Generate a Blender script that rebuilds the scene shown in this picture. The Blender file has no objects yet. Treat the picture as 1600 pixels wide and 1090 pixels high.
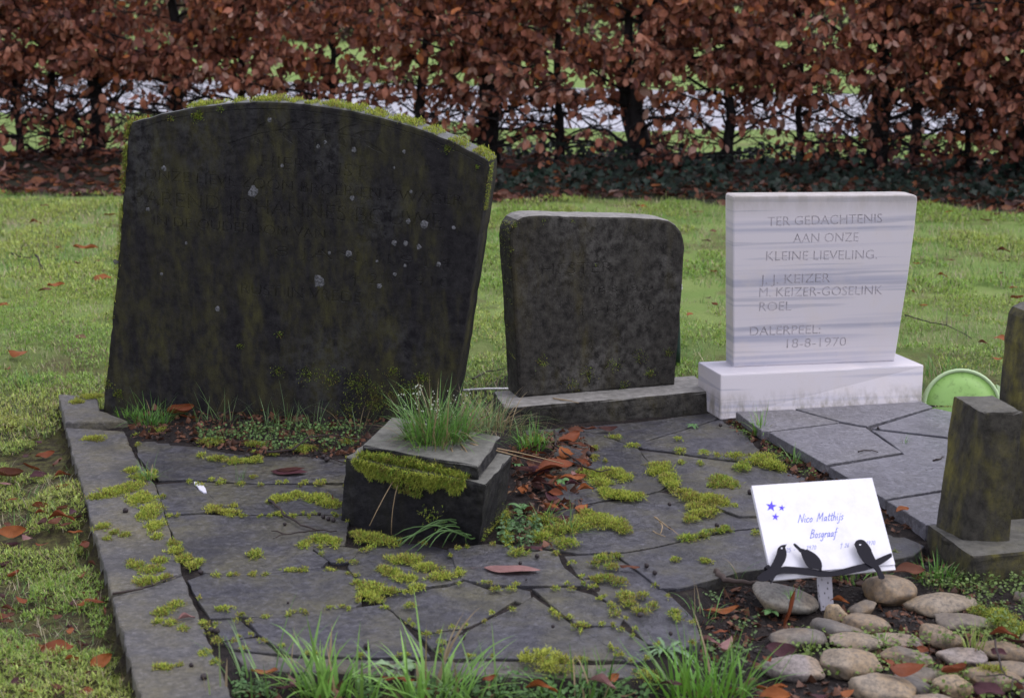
import bpy, bmesh, math, random
import numpy as np
from mathutils import Vector, Matrix
from mathutils.geometry import delaunay_2d_cdt
random.seed(7)
rng = np.random.default_rng(11)
S = bpy.context.scene
COL = S.collection
PI = math.pi

# ------------------------------------------------------------------ camera
FPX, CX, CY, CAMH = 2500.0, 800.0, 545.0, 1.10
PITCH = math.atan(550.0 / FPX)
cd = bpy.data.cameras.new('camera')
cam = bpy.data.objects.new('camera', cd)
COL.objects.link(cam)
cam.location = (0, 0, CAMH)
cam.rotation_euler = (PI / 2 - PITCH, 0, 0)
cd.sensor_width = 23.5
cd.lens = 23.5 * FPX / 1600.0
cd.clip_start, cd.clip_end = 0.05, 2000
cd.dof.use_dof = True
cd.dof.focus_distance = 3.9
cd.dof.aperture_fstop = 4.2
S.camera = cam

# ------------------------------------------------------------------ world, sun, exposure
SUN_EL, SUN_AZ = math.radians(58), math.radians(85)   # azimuth measured from +Y towards +X
w = bpy.data.worlds.new("World")
S.world = w
w.use_nodes = True
wn = w.node_tree
bg = wn.nodes['Background']
sky = wn.nodes.new('ShaderNodeTexSky')
sky.sky_type = 'NISHITA'
sky.sun_disc = False
sky.sun_elevation = SUN_EL
sky.sun_rotation = SUN_AZ
sky.air_density, sky.dust_density, sky.ozone_density = 1.0, 3.0, 1.0
hs = wn.nodes.new('ShaderNodeHueSaturation')
hs.inputs['Saturation'].default_value = 0.45
wn.links.new(sky.outputs[0], hs.inputs['Color'])
cast = wn.nodes.new('ShaderNodeMix')
cast.data_type = 'RGBA'; cast.blend_type = 'MULTIPLY'
cast.inputs[0].default_value = 1.0
cast.inputs[7].default_value = (1.00, 0.96, 1.11, 1)      # the cool lilac cast of a low winter overcast
wn.links.new(hs.outputs[0], cast.inputs[6])
veil = wn.nodes.new('ShaderNodeMix')            # an even cloud layer over the sky
veil.data_type = 'RGBA'
veil.inputs[0].default_value = 0.62
veil.inputs[7].default_value = (5.75, 5.7, 6.7, 1)
wn.links.new(cast.outputs[2], veil.inputs[6])
wn.links.new(veil.outputs[2], bg.inputs['Color'])
bg.inputs['Strength'].default_value = 0.14
sd = bpy.data.lights.new('sun', 'SUN')
sd.energy = 0.9
sd.angle = math.radians(50)
sd.color = (1.0, 0.965, 0.95)
sun = bpy.data.objects.new('sun', sd)
COL.objects.link(sun)
sdir = Vector((math.sin(SUN_AZ) * math.cos(SUN_EL), math.cos(SUN_AZ) * math.cos(SUN_EL), math.sin(SUN_EL)))
sun.rotation_euler = sdir.to_track_quat('Z', 'Y').to_euler()
sun.location = (0, 0, 20)
S.view_settings.view_transform = 'Standard'
S.view_settings.look = 'None'
S.view_settings.exposure = 0.66
S.view_settings.gamma = 1.0
S.view_settings.use_curve_mapping = False
S.render.engine = 'CYCLES'
S.cycles.max_bounces = 6
S.cycles.diffuse_bounces = 3
S.cycles.glossy_bounces = 2
S.cycles.transmission_bounces = 3
S.cycles.use_denoising = True

# ------------------------------------------------------------------ pixel -> place
CAM = np.array([0, 0, CAMH])
_F = np.array([0, math.cos(PITCH), -math.sin(PITCH)])
_U = np.array([0, math.sin(PITCH), math.cos(PITCH)])
_R = np.array([1.0, 0, 0])


def ray(px, py):
    return _F + _R * ((px - CX) / FPX) + _U * ((CY - py) / FPX)


def G(px, py, z=0.0):
    d = ray(px, py)
    return CAM + d * ((z - CAMH) / d[2])


def depth_of(p):
    return float(np.dot(np.asarray(p) - CAM, _F))


class Plane:
    """a plane in the place: origin O, unit axes e1 (along) and e2 (up), normal n towards the camera side"""
    def __init__(s, O, e1, e2):
        s.O = np.array(O, float)
        s.e1 = np.array(e1, float) / np.linalg.norm(e1)
        e2 = np.array(e2, float)
        e2 = e2 - s.e1 * np.dot(e2, s.e1)
        s.e2 = e2 / np.linalg.norm(e2)
        n = np.cross(s.e1, s.e2)
        s.n = n

    def px(s, x, y):
        d = ray(x, y)
        t = np.dot(s.O - CAM, s.n) / np.dot(d, s.n)
        q = CAM + d * t - s.O
        return (float(np.dot(q, s.e1)), float(np.dot(q, s.e2)))

    def at(s, a, b, d=0.0):
        return s.O + s.e1 * a + s.e2 * b + s.n * d


def inpoly(x, y, poly):
    x = np.asarray(x, float); y = np.asarray(y, float)
    r = np.zeros(x.shape, bool)
    P = [(p[0], p[1]) for p in poly]
    n = len(P)
    for i in range(n):
        x0, y0 = P[i]; x1, y1 = P[(i + 1) % n]
        c = ((y0 > y) != (y1 > y)) & (x < (x1 - x0) * (y - y0) / ((y1 - y0) if y1 != y0 else 1e-12) + x0)
        r ^= c
    return r


def gpoly(pts, z=0.0):
    return [tuple(G(a, b, z)[:2]) for a, b in pts]


# value noise for geometry
_perm = rng.random((64, 64))


def vnoise(x, y):
    x = np.asarray(x, float); y = np.asarray(y, float)
    xi = np.floor(x).astype(int); yi = np.floor(y).astype(int)
    fx = x - xi; fy = y - yi
    fx = fx * fx * (3 - 2 * fx); fy = fy * fy * (3 - 2 * fy)
    a = _perm[xi % 64, yi % 64]; b = _perm[(xi + 1) % 64, yi % 64]
    c = _perm[xi % 64, (yi + 1) % 64]; d = _perm[(xi + 1) % 64, (yi + 1) % 64]
    return (a * (1 - fx) + b * fx) * (1 - fy) + (c * (1 - fx) + d * fx) * fy


# ------------------------------------------------------------------ object helpers
def props(o, label=None, cat=None, group=None, kind=None):
    if label: o['label'] = label
    if cat: o['category'] = cat
    if group: o['group'] = group
    if kind: o['kind'] = kind
    return o


def empty(name, loc, label=None, cat=None, group=None, kind=None):
    o = bpy.data.objects.new(name, None)
    o.empty_display_size = 0.05
    o.location = loc
    COL.objects.link(o)
    return props(o, label, cat, group, kind)


def link(name, me, parent=None, loc=None):
    o = bpy.data.objects.new(name, me)
    if loc is not None:
        o.location = loc
    if parent is not None:
        o.parent = parent
    COL.objects.link(o)
    return o


def mesh_from(verts, faces, mat, org=(0, 0, 0), name='mesh', smooth=False, col=None, uv=None):
    """verts list/array in world space, faces list of index tuples; origin subtracted"""
    v = np.asarray(verts, float) - np.asarray(org, float)
    me = bpy.data.meshes.new(name)
    me.from_pydata([tuple(a) for a in v], [], [tuple(f) for f in faces])
    if mat is not None: me.materials.append(mat)
    if smooth: me.polygons.foreach_set('use_smooth', [True] * len(me.polygons))
    if col is not None: set_col(me, col)
    if uv is not None: set_uv(me, uv)
    me.update()
    return me


def set_col(me, col):
    col = np.asarray(col, np.float32)
    if col.ndim == 1: col = np.tile(col, (len(me.vertices), 1))
    if col.shape[1] == 3: col = np.hstack([col, np.ones((len(col), 1), np.float32)])
    a = me.color_attributes.new('Col', 'FLOAT_COLOR', 'POINT')
    a.data.foreach_set('color', col.astype(np.float32).ravel())


def set_uv(me, uv):
    l = me.uv_layers.new(name='UVMap')
    vi = np.empty(len(me.loops), np.int32)
    me.loops.foreach_get('vertex_index', vi)
    l.data.foreach_set('uv', np.asarray(uv, np.float32)[vi].ravel())


def tri_mesh(name, V, T, mat, col=None, uv=None, smooth=True, org=(0, 0, 0)):
    """big triangle soups from numpy arrays"""
    V = (np.asarray(V, np.float64) - np.asarray(org)).astype(np.float32)
    T = np.asarray(T, np.int32)
    me = bpy.data.meshes.new(name)
    me.vertices.add(len(V)); me.vertices.foreach_set('co', V.ravel())
    me.loops.add(T.size); me.loops.foreach_set('vertex_index', T.ravel())
    me.polygons.add(len(T))
    me.polygons.foreach_set('loop_start', np.arange(0, T.size, 3, dtype=np.int32))
    if smooth: me.polygons.foreach_set('use_smooth', np.ones(len(T), bool))
    me.update(calc_edges=True)
    me.materials.append(mat)
    if col is not None: set_col(me, col)
    if uv is not None: set_uv(me, uv)
    return me


# ------------------------------------------------------------------ material helpers
class M:
    def __init__(s, name, rough=0.6, spec=0.4):
        s.m = bpy.data.materials.new(name)
        s.m.use_nodes = True
        s.nt = s.m.node_tree
        s.b = s.nt.nodes['Principled BSDF']
        s.b.inputs['Roughness'].default_value = rough
        s.b.inputs['Specular IOR Level'].default_value = spec
        g = s.nt.nodes.new('ShaderNodeNewGeometry')
        s.pos = g.outputs['Position']
        s.nrm = g.outputs['Normal']

    def L(s, a, b): s.nt.links.new(a, b)

    def map(s, scale=(1, 1, 1), rot=(0, 0, 0), src=None):
        n = s.nt.nodes.new('ShaderNodeMapping')
        n.inputs['Scale'].default_value = scale
        n.inputs['Rotation'].default_value = rot
        s.L(src or s.pos, n.inputs['Vector'])
        return n.outputs[0]

    def noise(s, scale, detail=4, rough=0.55, vec=None, dist=0.0):
        n = s.nt.nodes.new('ShaderNodeTexNoise')
        n.inputs['Scale'].default_value = scale
        n.inputs['Detail'].default_value = detail
        n.inputs['Roughness'].default_value = rough
        n.inputs['Distortion'].default_value = dist
        s.L(vec or s.pos, n.inputs['Vector'])
        return n.outputs['Fac']

    def voro(s, scale, vec=None, feature='F1', out='Distance'):
        n = s.nt.nodes.new('ShaderNodeTexVoronoi')
        n.feature = feature
        n.inputs['Scale'].default_value = scale
        s.L(vec or s.pos, n.inputs['Vector'])
        return n.outputs[out]

    def ramp(s, fac, stops):
        n = s.nt.nodes.new('ShaderNodeValToRGB')
        e = n.color_ramp.elements
        while len(e) < len(stops): e.new(0.5)
        for i, (p, c) in enumerate(stops):
            e[i].position = p
            if not hasattr(c, '__len__'): c = (c, c, c)
            e[i].color = (*c, 1)
        s.L(fac, n.inputs[0])
        return n.outputs[0]

    def mix(s, fac, a, b, mode='MIX'):
        n = s.nt.nodes.new('ShaderNodeMix')
        n.data_type = 'RGBA'
        n.blend_type = mode
        for sock, v in ((n.inputs[0], fac), (n.inputs[6], a), (n.inputs[7], b)):
            if isinstance(v, bpy.types.NodeSocket): s.L(v, sock)
            elif hasattr(v, '__len__'): sock.default_value = (*v, 1)
            else: sock.default_value = v
        return n.outputs[2]

    def math(s, op, a, b=0.0):
        n = s.nt.nodes.new('ShaderNodeMath')
        n.operation = op
        for i, v in enumerate((a, b)):
            if isinstance(v, bpy.types.NodeSocket): s.L(v, n.inputs[i])
            else: n.inputs[i].default_value = v
        return n.outputs[0]

    def sep(s, vec):
        n = s.nt.nodes.new('ShaderNodeSeparateXYZ')
        s.L(vec, n.inputs[0])
        return n.outputs

    def attr(s, name='Col', out='Color'):
        n = s.nt.nodes.new('ShaderNodeAttribute')
        n.attribute_name = name
        return n.outputs[out]

    def uv(s):
        n = s.nt.nodes.new('ShaderNodeUVMap')
        return n.outputs[0]

    def bump(s, h, strength=0.4, dist=0.01):
        n = s.nt.nodes.new('ShaderNodeBump')
        n.inputs['Strength'].default_value = strength
        n.inputs['Distance'].default_value = dist
        s.L(h, n.inputs['Height'])
        s.L(n.outputs[0], s.b.inputs['Normal'])
        return n

    def color(s, c):
        if isinstance(c, bpy.types.NodeSocket): s.L(c, s.b.inputs['Base Color'])
        else: s.b.inputs['Base Color'].default_value = (*c, 1)

    def rough(s, c):
        if isinstance(c, bpy.types.NodeSocket): s.L(c, s.b.inputs['Roughness'])
        else: s.b.inputs['Roughness'].default_value = c

    def thin(s, trans=0.3):
        """add some light passing through a thin leaf or blade"""
        t = s.nt.nodes.new('ShaderNodeBsdfTranslucent')
        mx = s.nt.nodes.new('ShaderNodeMixShader')
        mx.inputs[0].default_value = trans
        src = s.b.inputs['Base Color'].links[0].from_socket
        s.L(src, t.inputs[0])
        out = s.nt.nodes['Material Output']
        s.L(s.b.outputs[0], mx.inputs[1]); s.L(t.outputs[0], mx.inputs[2])
        s.L(mx.outputs[0], out.inputs[0])


def simple(name, c, rough=0.6, spec=0.4):
    m = M(name, rough, spec); m.color(c); return m.m


# --- ground: moss lawn / bare soil by the vertex mask
g = M('ground_earth_and_moss', 0.9, 0.2)
n1 = g.noise(3.0, 6); n2 = g.noise(38, 5, 0.7); n3 = g.noise(240, 3, 0.7)
soil = g.ramp(n2, [(0.3, (0.012, 0.010, 0.010)), (0.55, (0.030, 0.024, 0.022)), (0.75, (0.055, 0.044, 0.036))])
lawn = g.ramp(n2, [(0.25, (0.022, 0.017, 0.012)), (0.45, (0.060, 0.050, 0.026)), (0.60, (0.12, 0.12, 0.04)), (0.8, (0.20, 0.16, 0.085))])
lawn2 = g.ramp(n1, [(0.3, (0.16, 0.27, 0.06)), (0.7, (0.26, 0.33, 0.10))])
lawn2 = g.mix(g.ramp(g.noise(2.6, 5, 0.65), [(0.54, 0.0), (0.66, 0.8)]), lawn2, (0.15, 0.12, 0.06))
far = g.attr('Col', 'Color')
fs = g.nt.nodes.new('ShaderNodeSeparateColor'); g.L(far, fs.inputs[0])
c = g.mix(fs.outputs[1], lawn, lawn2)
c = g.mix(fs.outputs[0], c, soil)
g.color(c)
g.bump(g.math('ADD', n2, g.math('MULTIPLY', n3, 0.5)), 0.9, 0.02)
MAT_GROUND = g.m

# --- wet path
p = M('wet_asphalt', 0.22, 0.6)
n = p.noise(60, 5, 0.7); nb = p.noise(1.2, 3)
p.color(p.ramp(n, [(0.3, (0.17, 0.168, 0.19)), (0.7, (0.28, 0.275, 0.31))]))
p.rough(p.ramp(nb, [(0.3, 0.12), (0.7, 0.30)]))
p.bump(n, 0.15, 0.004)
MAT_PATH = p.m


def stone_slab(name, dark, light, film, film_amt=0.5, rough=(0.38, 0.62)):
    s = M(name, 0.5, 0.5)
    a = s.noise(2.3, 5, 0.6); b = s.noise(28, 6, 0.68); c3 = s.noise(190, 3, 0.7); d = s.noise(5.5, 5, 0.65)
    base = s.mix(s.ramp(b, [(0.32, 0.0), (0.7, 1.0)]), dark, light)
    base = s.mix(s.ramp(d, [(0.42, 0.0), (0.66, film_amt)]), base, film)
    base = s.mix(s.ramp(c3, [(0.60, 0.0), (0.78, 0.40)]), base, (0.16, 0.16, 0.14))
    base = s.mix(s.ramp(a, [(0.30, 0.45), (0.48, 0.0)]), base, tuple(x * 0.5 for x in dark))
    vv = s.voro(55)
    base = s.mix(s.ramp(vv, [(0.02, 0.35), (0.12, 0.0)]), base, (0.015, 0.015, 0.012))
    e = s.noise(75, 5, 0.75)
    base = s.mix(s.ramp(e, [(0.30, 0.75), (0.52, 0.0)]), base, tuple(x * 0.42 for x in dark))
    base = s.mix(s.ramp(e, [(0.54, 0.0), (0.70, 0.7)]), base, tuple(x * 1.7 for x in light))
    oi = s.nt.nodes.new('ShaderNodeObjectInfo')      # every slab cut from another piece of rock
    base = s.mix(s.math('MULTIPLY', oi.outputs['Random'], 0.6), base, s.mix(1.0, base, (1.35, 1.32, 1.22), 'MULTIPLY'))
    wet = s.noise(4.2, 4, 0.6, s.map((1, 1, 1), (0, 0, 0.7)))
    base = s.mix(s.ramp(wet, [(0.34, 0.6), (0.47, 0.0)]), base, tuple(x * 0.6 for x in dark))
    s.color(base)
    s.rough(s.mix(s.ramp(e, [(0.3, 0.0), (0.7, 0.35)]), s.ramp(d, [(0.35, rough[0]), (0.65, rough[1])]), (0.8, 0.8, 0.8)))
    s.bump(s.math('ADD', s.math('ADD', b, s.math('MULTIPLY', c3, 0.5)), s.math('MULTIPLY', e, 0.7)), 0.7, 0.006)
    return s.m


MAT_SLAB = stone_slab('weathered_slate', (0.028, 0.028, 0.036), (0.074, 0.074, 0.087), (0.088, 0.082, 0.044), 0.85, (0.28, 0.52))
MAT_SLABR = stone_slab('clean_slate', (0.105, 0.105, 0.122), (0.180, 0.180, 0.205), (0.140, 0.133, 0.115), 0.35, (0.20, 0.38))
MAT_KERB = stone_slab('weathered_kerb_stone', (0.050, 0.049, 0.051), (0.110, 0.107, 0.106), (0.130, 0.115, 0.055), 0.7, (0.5, 0.75))


def grave_stone(name, dark, mid, algae, pale, streak=1.0, pale_amt=0.3, dots=0.5, topk=1.0, cover=0.46, tall=0.22):
    s = M(name, 0.8, 0.15)
    st = s.noise(9, 6, 0.62, s.map((1.5, 1.5, tall)))
    st2 = s.noise(26, 5, 0.65, s.map((1.3, 1.3, min(1, tall * 1.6))))
    big = s.noise(3.2, 5, 0.6); b = s.noise(45, 6, 0.7); fine = s.noise(260, 3, 0.75)
    base = s.mix(s.ramp(b, [(0.35, 0.0), (0.68, 1.0)]), dark, mid)
    am = s.math('MULTIPLY', s.ramp(st, [(cover, 0.0), (cover + 0.20, 1.0)]), s.ramp(st2, [(0.38, 0.1), (0.62, 1.0)]))
    base = s.mix(s.math('MULTIPLY', am, streak), base, algae)
    base = s.mix(s.math('MULTIPLY', s.ramp(big, [(0.50, 0.0), (0.72, 1.0)]), s.math('MULTIPLY', s.ramp(b, [(0.42, 0.0), (0.66, 1.0)]), pale_amt)), base, pale)
    base = s.mix(s.ramp(fine, [(0.60, 0.0), (0.80, dots)]), base, tuple(x * 0.8 for x in pale))
    base = s.mix(s.ramp(fine, [(0.22, 0.7), (0.40, 0.0)]), base, tuple(x * 0.45 for x in dark))
    # upward faces painted paler, light from the sky put into the colour
    up = s.sep(s.nrm)[2]
    base = s.mix(s.ramp(up, [(0.55, 0.0), (0.9, 0.85)]), base, s.ramp(b, [(0.3, tuple(x * topk * 0.5 for x in pale)), (0.7, tuple(x * topk for x in pale))]))
    s.color(base)
    s.bump(s.math('ADD', b, s.math('MULTIPLY', fine, 0.6)), 0.55, 0.004)
    return s.m


MAT_BIG = grave_stone('dark_weathered_stone', (0.0105, 0.0100, 0.0113), (0.030, 0.0285, 0.029), (0.064, 0.061, 0.024), (0.085, 0.088, 0.085), 0.9, 0.6, 0.5, 2.4, 0.41, 0.36)
MAT_MID = grave_stone('dark_mottled_stone', (0.0165, 0.0155, 0.0140), (0.066, 0.062, 0.052), (0.085, 0.072, 0.020), (0.19, 0.185, 0.17), 0.55, 0.7, 0.8, 1.9, 0.50, 0.35)
MAT_POST = grave_stone('mossy_dark_stone', (0.026, 0.025, 0.021), (0.070, 0.065, 0.052), (0.150, 0.136, 0.040), (0.13, 0.127, 0.11), 1.0, 0.3, 0.45, 1.25, 0.42, 0.55)
MAT_PLANT = grave_stone('dark_planter_stone', (0.0095, 0.0095, 0.0105), (0.024, 0.0235, 0.025), (0.040, 0.040, 0.018), (0.15, 0.15, 0.13), 0.3, 0.3, 0.3, 1.5)

# --- marble with slanting grey bands
mb = M('banded_white_marble', 0.42, 0.45)
wz = mb.map((0.30, 0.30, 11.0), (0, math.radians(-2.2), 0))
bands = mb.noise(2.0, 3, 0.55, wz, 0.12)
bands2 = mb.noise(5.5, 3, 0.5, wz, 0.1)
cloud = mb.noise(14, 5, 0.6); fine = mb.noise(300, 2)
base = mb.mix(mb.ramp(bands, [(0.34, 0.85), (0.46, 0.0)]), (0.66, 0.625, 0.635), (0.37, 0.38, 0.46))
base = mb.mix(mb.ramp(bands2, [(0.37, 0.6), (0.42, 0.0)]), base, (0.40, 0.40, 0.45))
base = mb.mix(mb.ramp(cloud, [(0.5, 0.0), (0.75, 0.5)]), base, (0.66, 0.60, 0.55))
base = mb.mix(mb.ramp(fine, [(0.66, 0.0), (0.8, 0.35)]), base, (0.30, 0.29, 0.26))
dz = mb.sep(mb.pos)[2]
dirt = mb.noise(30, 5, 0.7, mb.map((1, 1, 0.35)))
low = mb.math('MULTIPLY', mb.ramp(dz, [(0.030, 1.0), (0.075, 0.0)]), mb.ramp(dirt, [(0.42, 0.0), (0.62, 0.65)]))
base = mb.mix(low, base, (0.22, 0.20, 0.13))
top = mb.math('MULTIPLY', mb.ramp(dz, [(0.52, 0.0), (0.60, 1.0)]), mb.ramp(dirt, [(0.30, 0.5), (0.60, 1.0)]))
base = mb.mix(top, base, (0.30, 0.275, 0.22))
mb.color(base)
mb.bump(fine, 0.12, 0.002)
MAT_MARBLE = mb.m
df = M('dirt_in_carving', 0.8, 0.2)
df.color(df.ramp(df.noise(38, 4, 0.65), [(0.42, (0.62, 0.59, 0.60)), (0.60, (0.46, 0.44, 0.45)), (0.72, (0.12, 0.12, 0.12))]))
MAT_CARVE = df.m

# --- pebbles
pe = M('river_pebble', 0.55, 0.4)
oi = pe.nt.nodes.new('ShaderNodeObjectInfo')
a = pe.noise(22, 5, 0.65); b = pe.noise(120, 4, 0.7); d = pe.noise(420, 2, 0.7)
c0 = pe.attr('Col')
base = pe.mix(pe.ramp(a, [(0.36, 0.0), (0.66, 0.85)]), c0, pe.mix(0.5, c0, (0.36, 0.31, 0.24), 'MIX'))
base = pe.mix(pe.ramp(b, [(0.42, 0.0), (0.66, 0.8)]), base, (0.085, 0.075, 0.062))
base = pe.mix(pe.ramp(d, [(0.58, 0.0), (0.72, 0.6)]), base, (0.05, 0.045, 0.04))
upz = pe.sep(pe.nrm)[2]
pe.color(base)
pe.bump(pe.math('ADD', b, pe.math('MULTIPLY', d, 0.4)), 0.3, 0.004)
MAT_PEBBLE = pe.m

# --- vegetation, vertex tinted
def veg(name, trans, rough=0.5, spec=0.35, veins=False):
    m = M(name, rough, spec)
    c0 = m.attr('Col')
    if veins:
        u = m.sep(m.uv())
        au = m.math('ABSOLUTE', m.math('SUBTRACT', u[0], 0.5))
        ph = m.math('SUBTRACT', m.math('MULTIPLY', u[1], 9.0), m.math('MULTIPLY', au, 7.0))
        wv = m.math('ABSOLUTE', m.math('SUBTRACT', m.math('FRACT', ph), 0.5))
        vein = m.ramp(wv, [(0.0, 1.0), (0.12, 0.0)])
        mid = m.ramp(au, [(0.0, 1.0), (0.035, 0.0)])
        vv = m.math('MAXIMUM', vein, mid)
        nn = m.noise(55, 5, 0.7)
        c1 = m.mix(m.ramp(nn, [(0.35, 0.0), (0.7, 0.55)]), c0, m.mix(1.0, c0, (0.45, 0.42, 0.42), 'MULTIPLY'))
        c1 = m.mix(m.math('MULTIPLY', vv, 0.35), c1, m.mix(1.0, c0, (0.6, 0.55, 0.5), 'MULTIPLY'))
        m.color(c1)
        m.bump(m.math('SUBTRACT', nn, m.math('MULTIPLY', vv, 0.4)), 0.35, 0.004)
    else:
        m.color(m.mix(0.0, c0, c0))
    if trans: m.thin(trans)
    return m.m


MAT_GRASS = veg('grass_blade', 0.3, 0.36, 0.5)
MAT_MOSS = veg('moss_sprig', 0.3, 0.7, 0.15)
MAT_LEAF = veg('dead_leaf', 0.16, 0.5, 0.2, True)
MAT_HLEAF = veg('dry_beech_leaf', 0.30, 0.5, 0.35, True)
MAT_WEED = veg('weed_leaf', 0.25, 0.5, 0.3)
MAT_IVY = veg('ivy_leaf', 0.1, 0.5, 0.25)

bk = M('beech_bark', 0.8, 0.25)
n = bk.noise(24, 5, 0.7, bk.map((1, 1, 0.4)))
bk.color(bk.ramp(n, [(0.3, (0.008, 0.007, 0.008)), (0.6, (0.020, 0.017, 0.017)), (0.8, (0.032, 0.032, 0.024))]))
bk.bump(n, 0.5, 0.01)
MAT_BARK = bk.m
tw = M('wet_twig', 0.6, 0.3); tw.color(tw.ramp(tw.noise(70, 4), [(0.3, (0.014, 0.010, 0.010)), (0.7, (0.05, 0.034, 0.028))])); MAT_TWIG = tw.m
MAT_STRAW = simple('dry_straw', (0.30, 0.22, 0.12), 0.7)
lc = M('lichen_crust', 0.9, 0.1); lc.color(lc.ramp(lc.noise(160, 4, 0.7), [(0.38, (0.045, 0.046, 0.045)), (0.62, (0.19, 0.195, 0.20))])); MAT_LICHEN = lc.m
# sign
sb_ = M('white_sign_board', 0.4, 0.4); sb_.color(sb_.mix(sb_.ramp(sb_.noise(260, 3, 0.7), [(0.66, 0.0), (0.78, 0.45)]), sb_.ramp(sb_.noise(18, 6, 0.75), [(0.3, (0.66, 0.66, 0.70)), (0.6, (0.77, 0.77, 0.81))]), (0.40, 0.39, 0.38))); MAT_BOARD = sb_.m
MAT_INK = simple('blue_ink', (0.10, 0.13, 0.55), 0.6)
MAT_INKPALE = simple('pale_blue_ink', (0.24, 0.27, 0.55), 0.6)
MAT_STAR = simple('violet_blue_print', (0.085, 0.05, 0.72), 0.5)
MAT_BIRD = simple('matt_black_sheet', (0.009, 0.0085, 0.014), 0.6, 0.15)
MAT_EYE = simple('pale_eye', (0.6, 0.6, 0.65), 0.5)
po = M('peeling_white_paint', 0.7, 0.3)
po.color(po.mix(po.ramp(po.voro(150, po.map((1, 1, 0.6))), [(0.18, 1.0), (0.30, 0.0)]), (0.52, 0.51, 0.54), po.ramp(po.noise(200), [(0.4, (0.03, 0.03, 0.03)), (0.6, (0.3, 0.3, 0.3))])))
MAT_POSTPAINT = po.m
gd = M('pale_green_plastic', 0.45, 0.4)
gd.color(gd.mix(gd.ramp(gd.noise(60, 5, 0.75), [(0.52, 0.0), (0.68, 0.6)]), (0.30, 0.52, 0.14), (0.12, 0.20, 0.05)))
MAT_GREENP = gd.m
MAT_GREENRIM = simple('pale_green_rim', (0.42, 0.56, 0.30), 0.4)
MAT_DKGREEN = simple('dark_green_plastic', (0.012, 0.035, 0.03), 0.4)
MAT_WHITE = simple('white_plastic', (0.72, 0.72, 0.76), 0.4)
MAT_NUT = simple('dark_husk', (0.026, 0.019, 0.019), 0.6)
MAT_DROP = simple('white_dropping', (0.62, 0.62, 0.70), 0.6)

# ------------------------------------------------------------------ geometry helpers
def densify(poly, step, jit, seed=0, closed=True):
    r = random.Random(seed)
    out = []
    n = len(poly)
    for i in range(n if closed else n - 1):
        a = np.array(poly[i], float); b = np.array(poly[(i + 1) % n], float)
        d = b - a; L = float(np.hypot(*d[:2]))
        k = max(1, int(L / step))
        nn = np.array([-d[1], d[0]]) / (L + 1e-9)
        for j in range(k):
            q = a + d * (j / k)
            amt = r.gauss(0, jit) if j else r.gauss(0, jit * 0.6)
            q = q + nn * amt
            out.append((float(q[0]), float(q[1])))
    return out


def area2(p):
    return sum(p[i][0] * p[(i + 1) % len(p)][1] - p[(i + 1) % len(p)][0] * p[i][1] for i in range(len(p))) / 2


def ccw(p):
    return p if area2(p) > 0 else p[::-1]


def inset(p, d):
    n = len(p); out = []
    for i in range(n):
        a = np.array(p[i - 1]); b = np.array(p[i]); c = np.array(p[(i + 1) % n])
        u = b - a; v = c - b
        u = u / (np.linalg.norm(u) + 1e-9); v = v / (np.linalg.norm(v) + 1e-9)
        n1 = np.array([-u[1], u[0]]); n2 = np.array([-v[1], v[0]])
        m = n1 + n2; L = np.linalg.norm(m)
        m = m / L if L > 1e-6 else n1
        k = min(2.0, 1.0 / max(0.35, float(np.dot(m, n1))))
        q = b + m * d * k
        out.append((float(q[0]), float(q[1])))
    return out


def slab_mesh(poly, ztop, thick, mat, bevel=0.004, seed=0, tilt=0.004, step=0.025, jit=0.0011, org=None, grow=0.0):
    """a stone slab: worn rounded arris, slightly uneven level"""
    p = ccw([(a[0], a[1]) for a in poly])
    if grow: p = inset(p, -grow)
    p = densify(p, step, jit, seed)
    r = random.Random(seed + 99)
    tx, ty = r.gauss(0, tilt), r.gauss(0, tilt)
    cx = sum(a[0] for a in p) / len(p); cy = sum(a[1] for a in p) / len(p)
    zz = lambda a: ztop + (a[0] - cx) * tx + (a[1] - cy) * ty
    i1 = inset(p, bevel); i2 = inset(p, bevel * 0.3)
    n = len(p)
    rings = [[(a[0], a[1], zz(a)) for a in i1], [(a[0], a[1], zz(a) - bevel * 0.35) for a in i2],
             [(a[0], a[1], zz(a) - bevel) for a in p], [(a[0], a[1], ztop - thick) for a in p]]
    V = [v for rg in rings for v in rg]
    F = [tuple(range(n))]
    for k in range(3):
        for i in range(n):
            j = (i + 1) % n
            F.append((k * n + i, (k + 1) * n + i, (k + 1) * n + j, k * n + j))
    F.append(tuple(3 * n + i for i in range(n - 1, -1, -1)))
    return mesh_from(V, F, mat, org if org is not None else (cx, cy, ztop - thick)), (cx, cy, ztop - thick)


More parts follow.
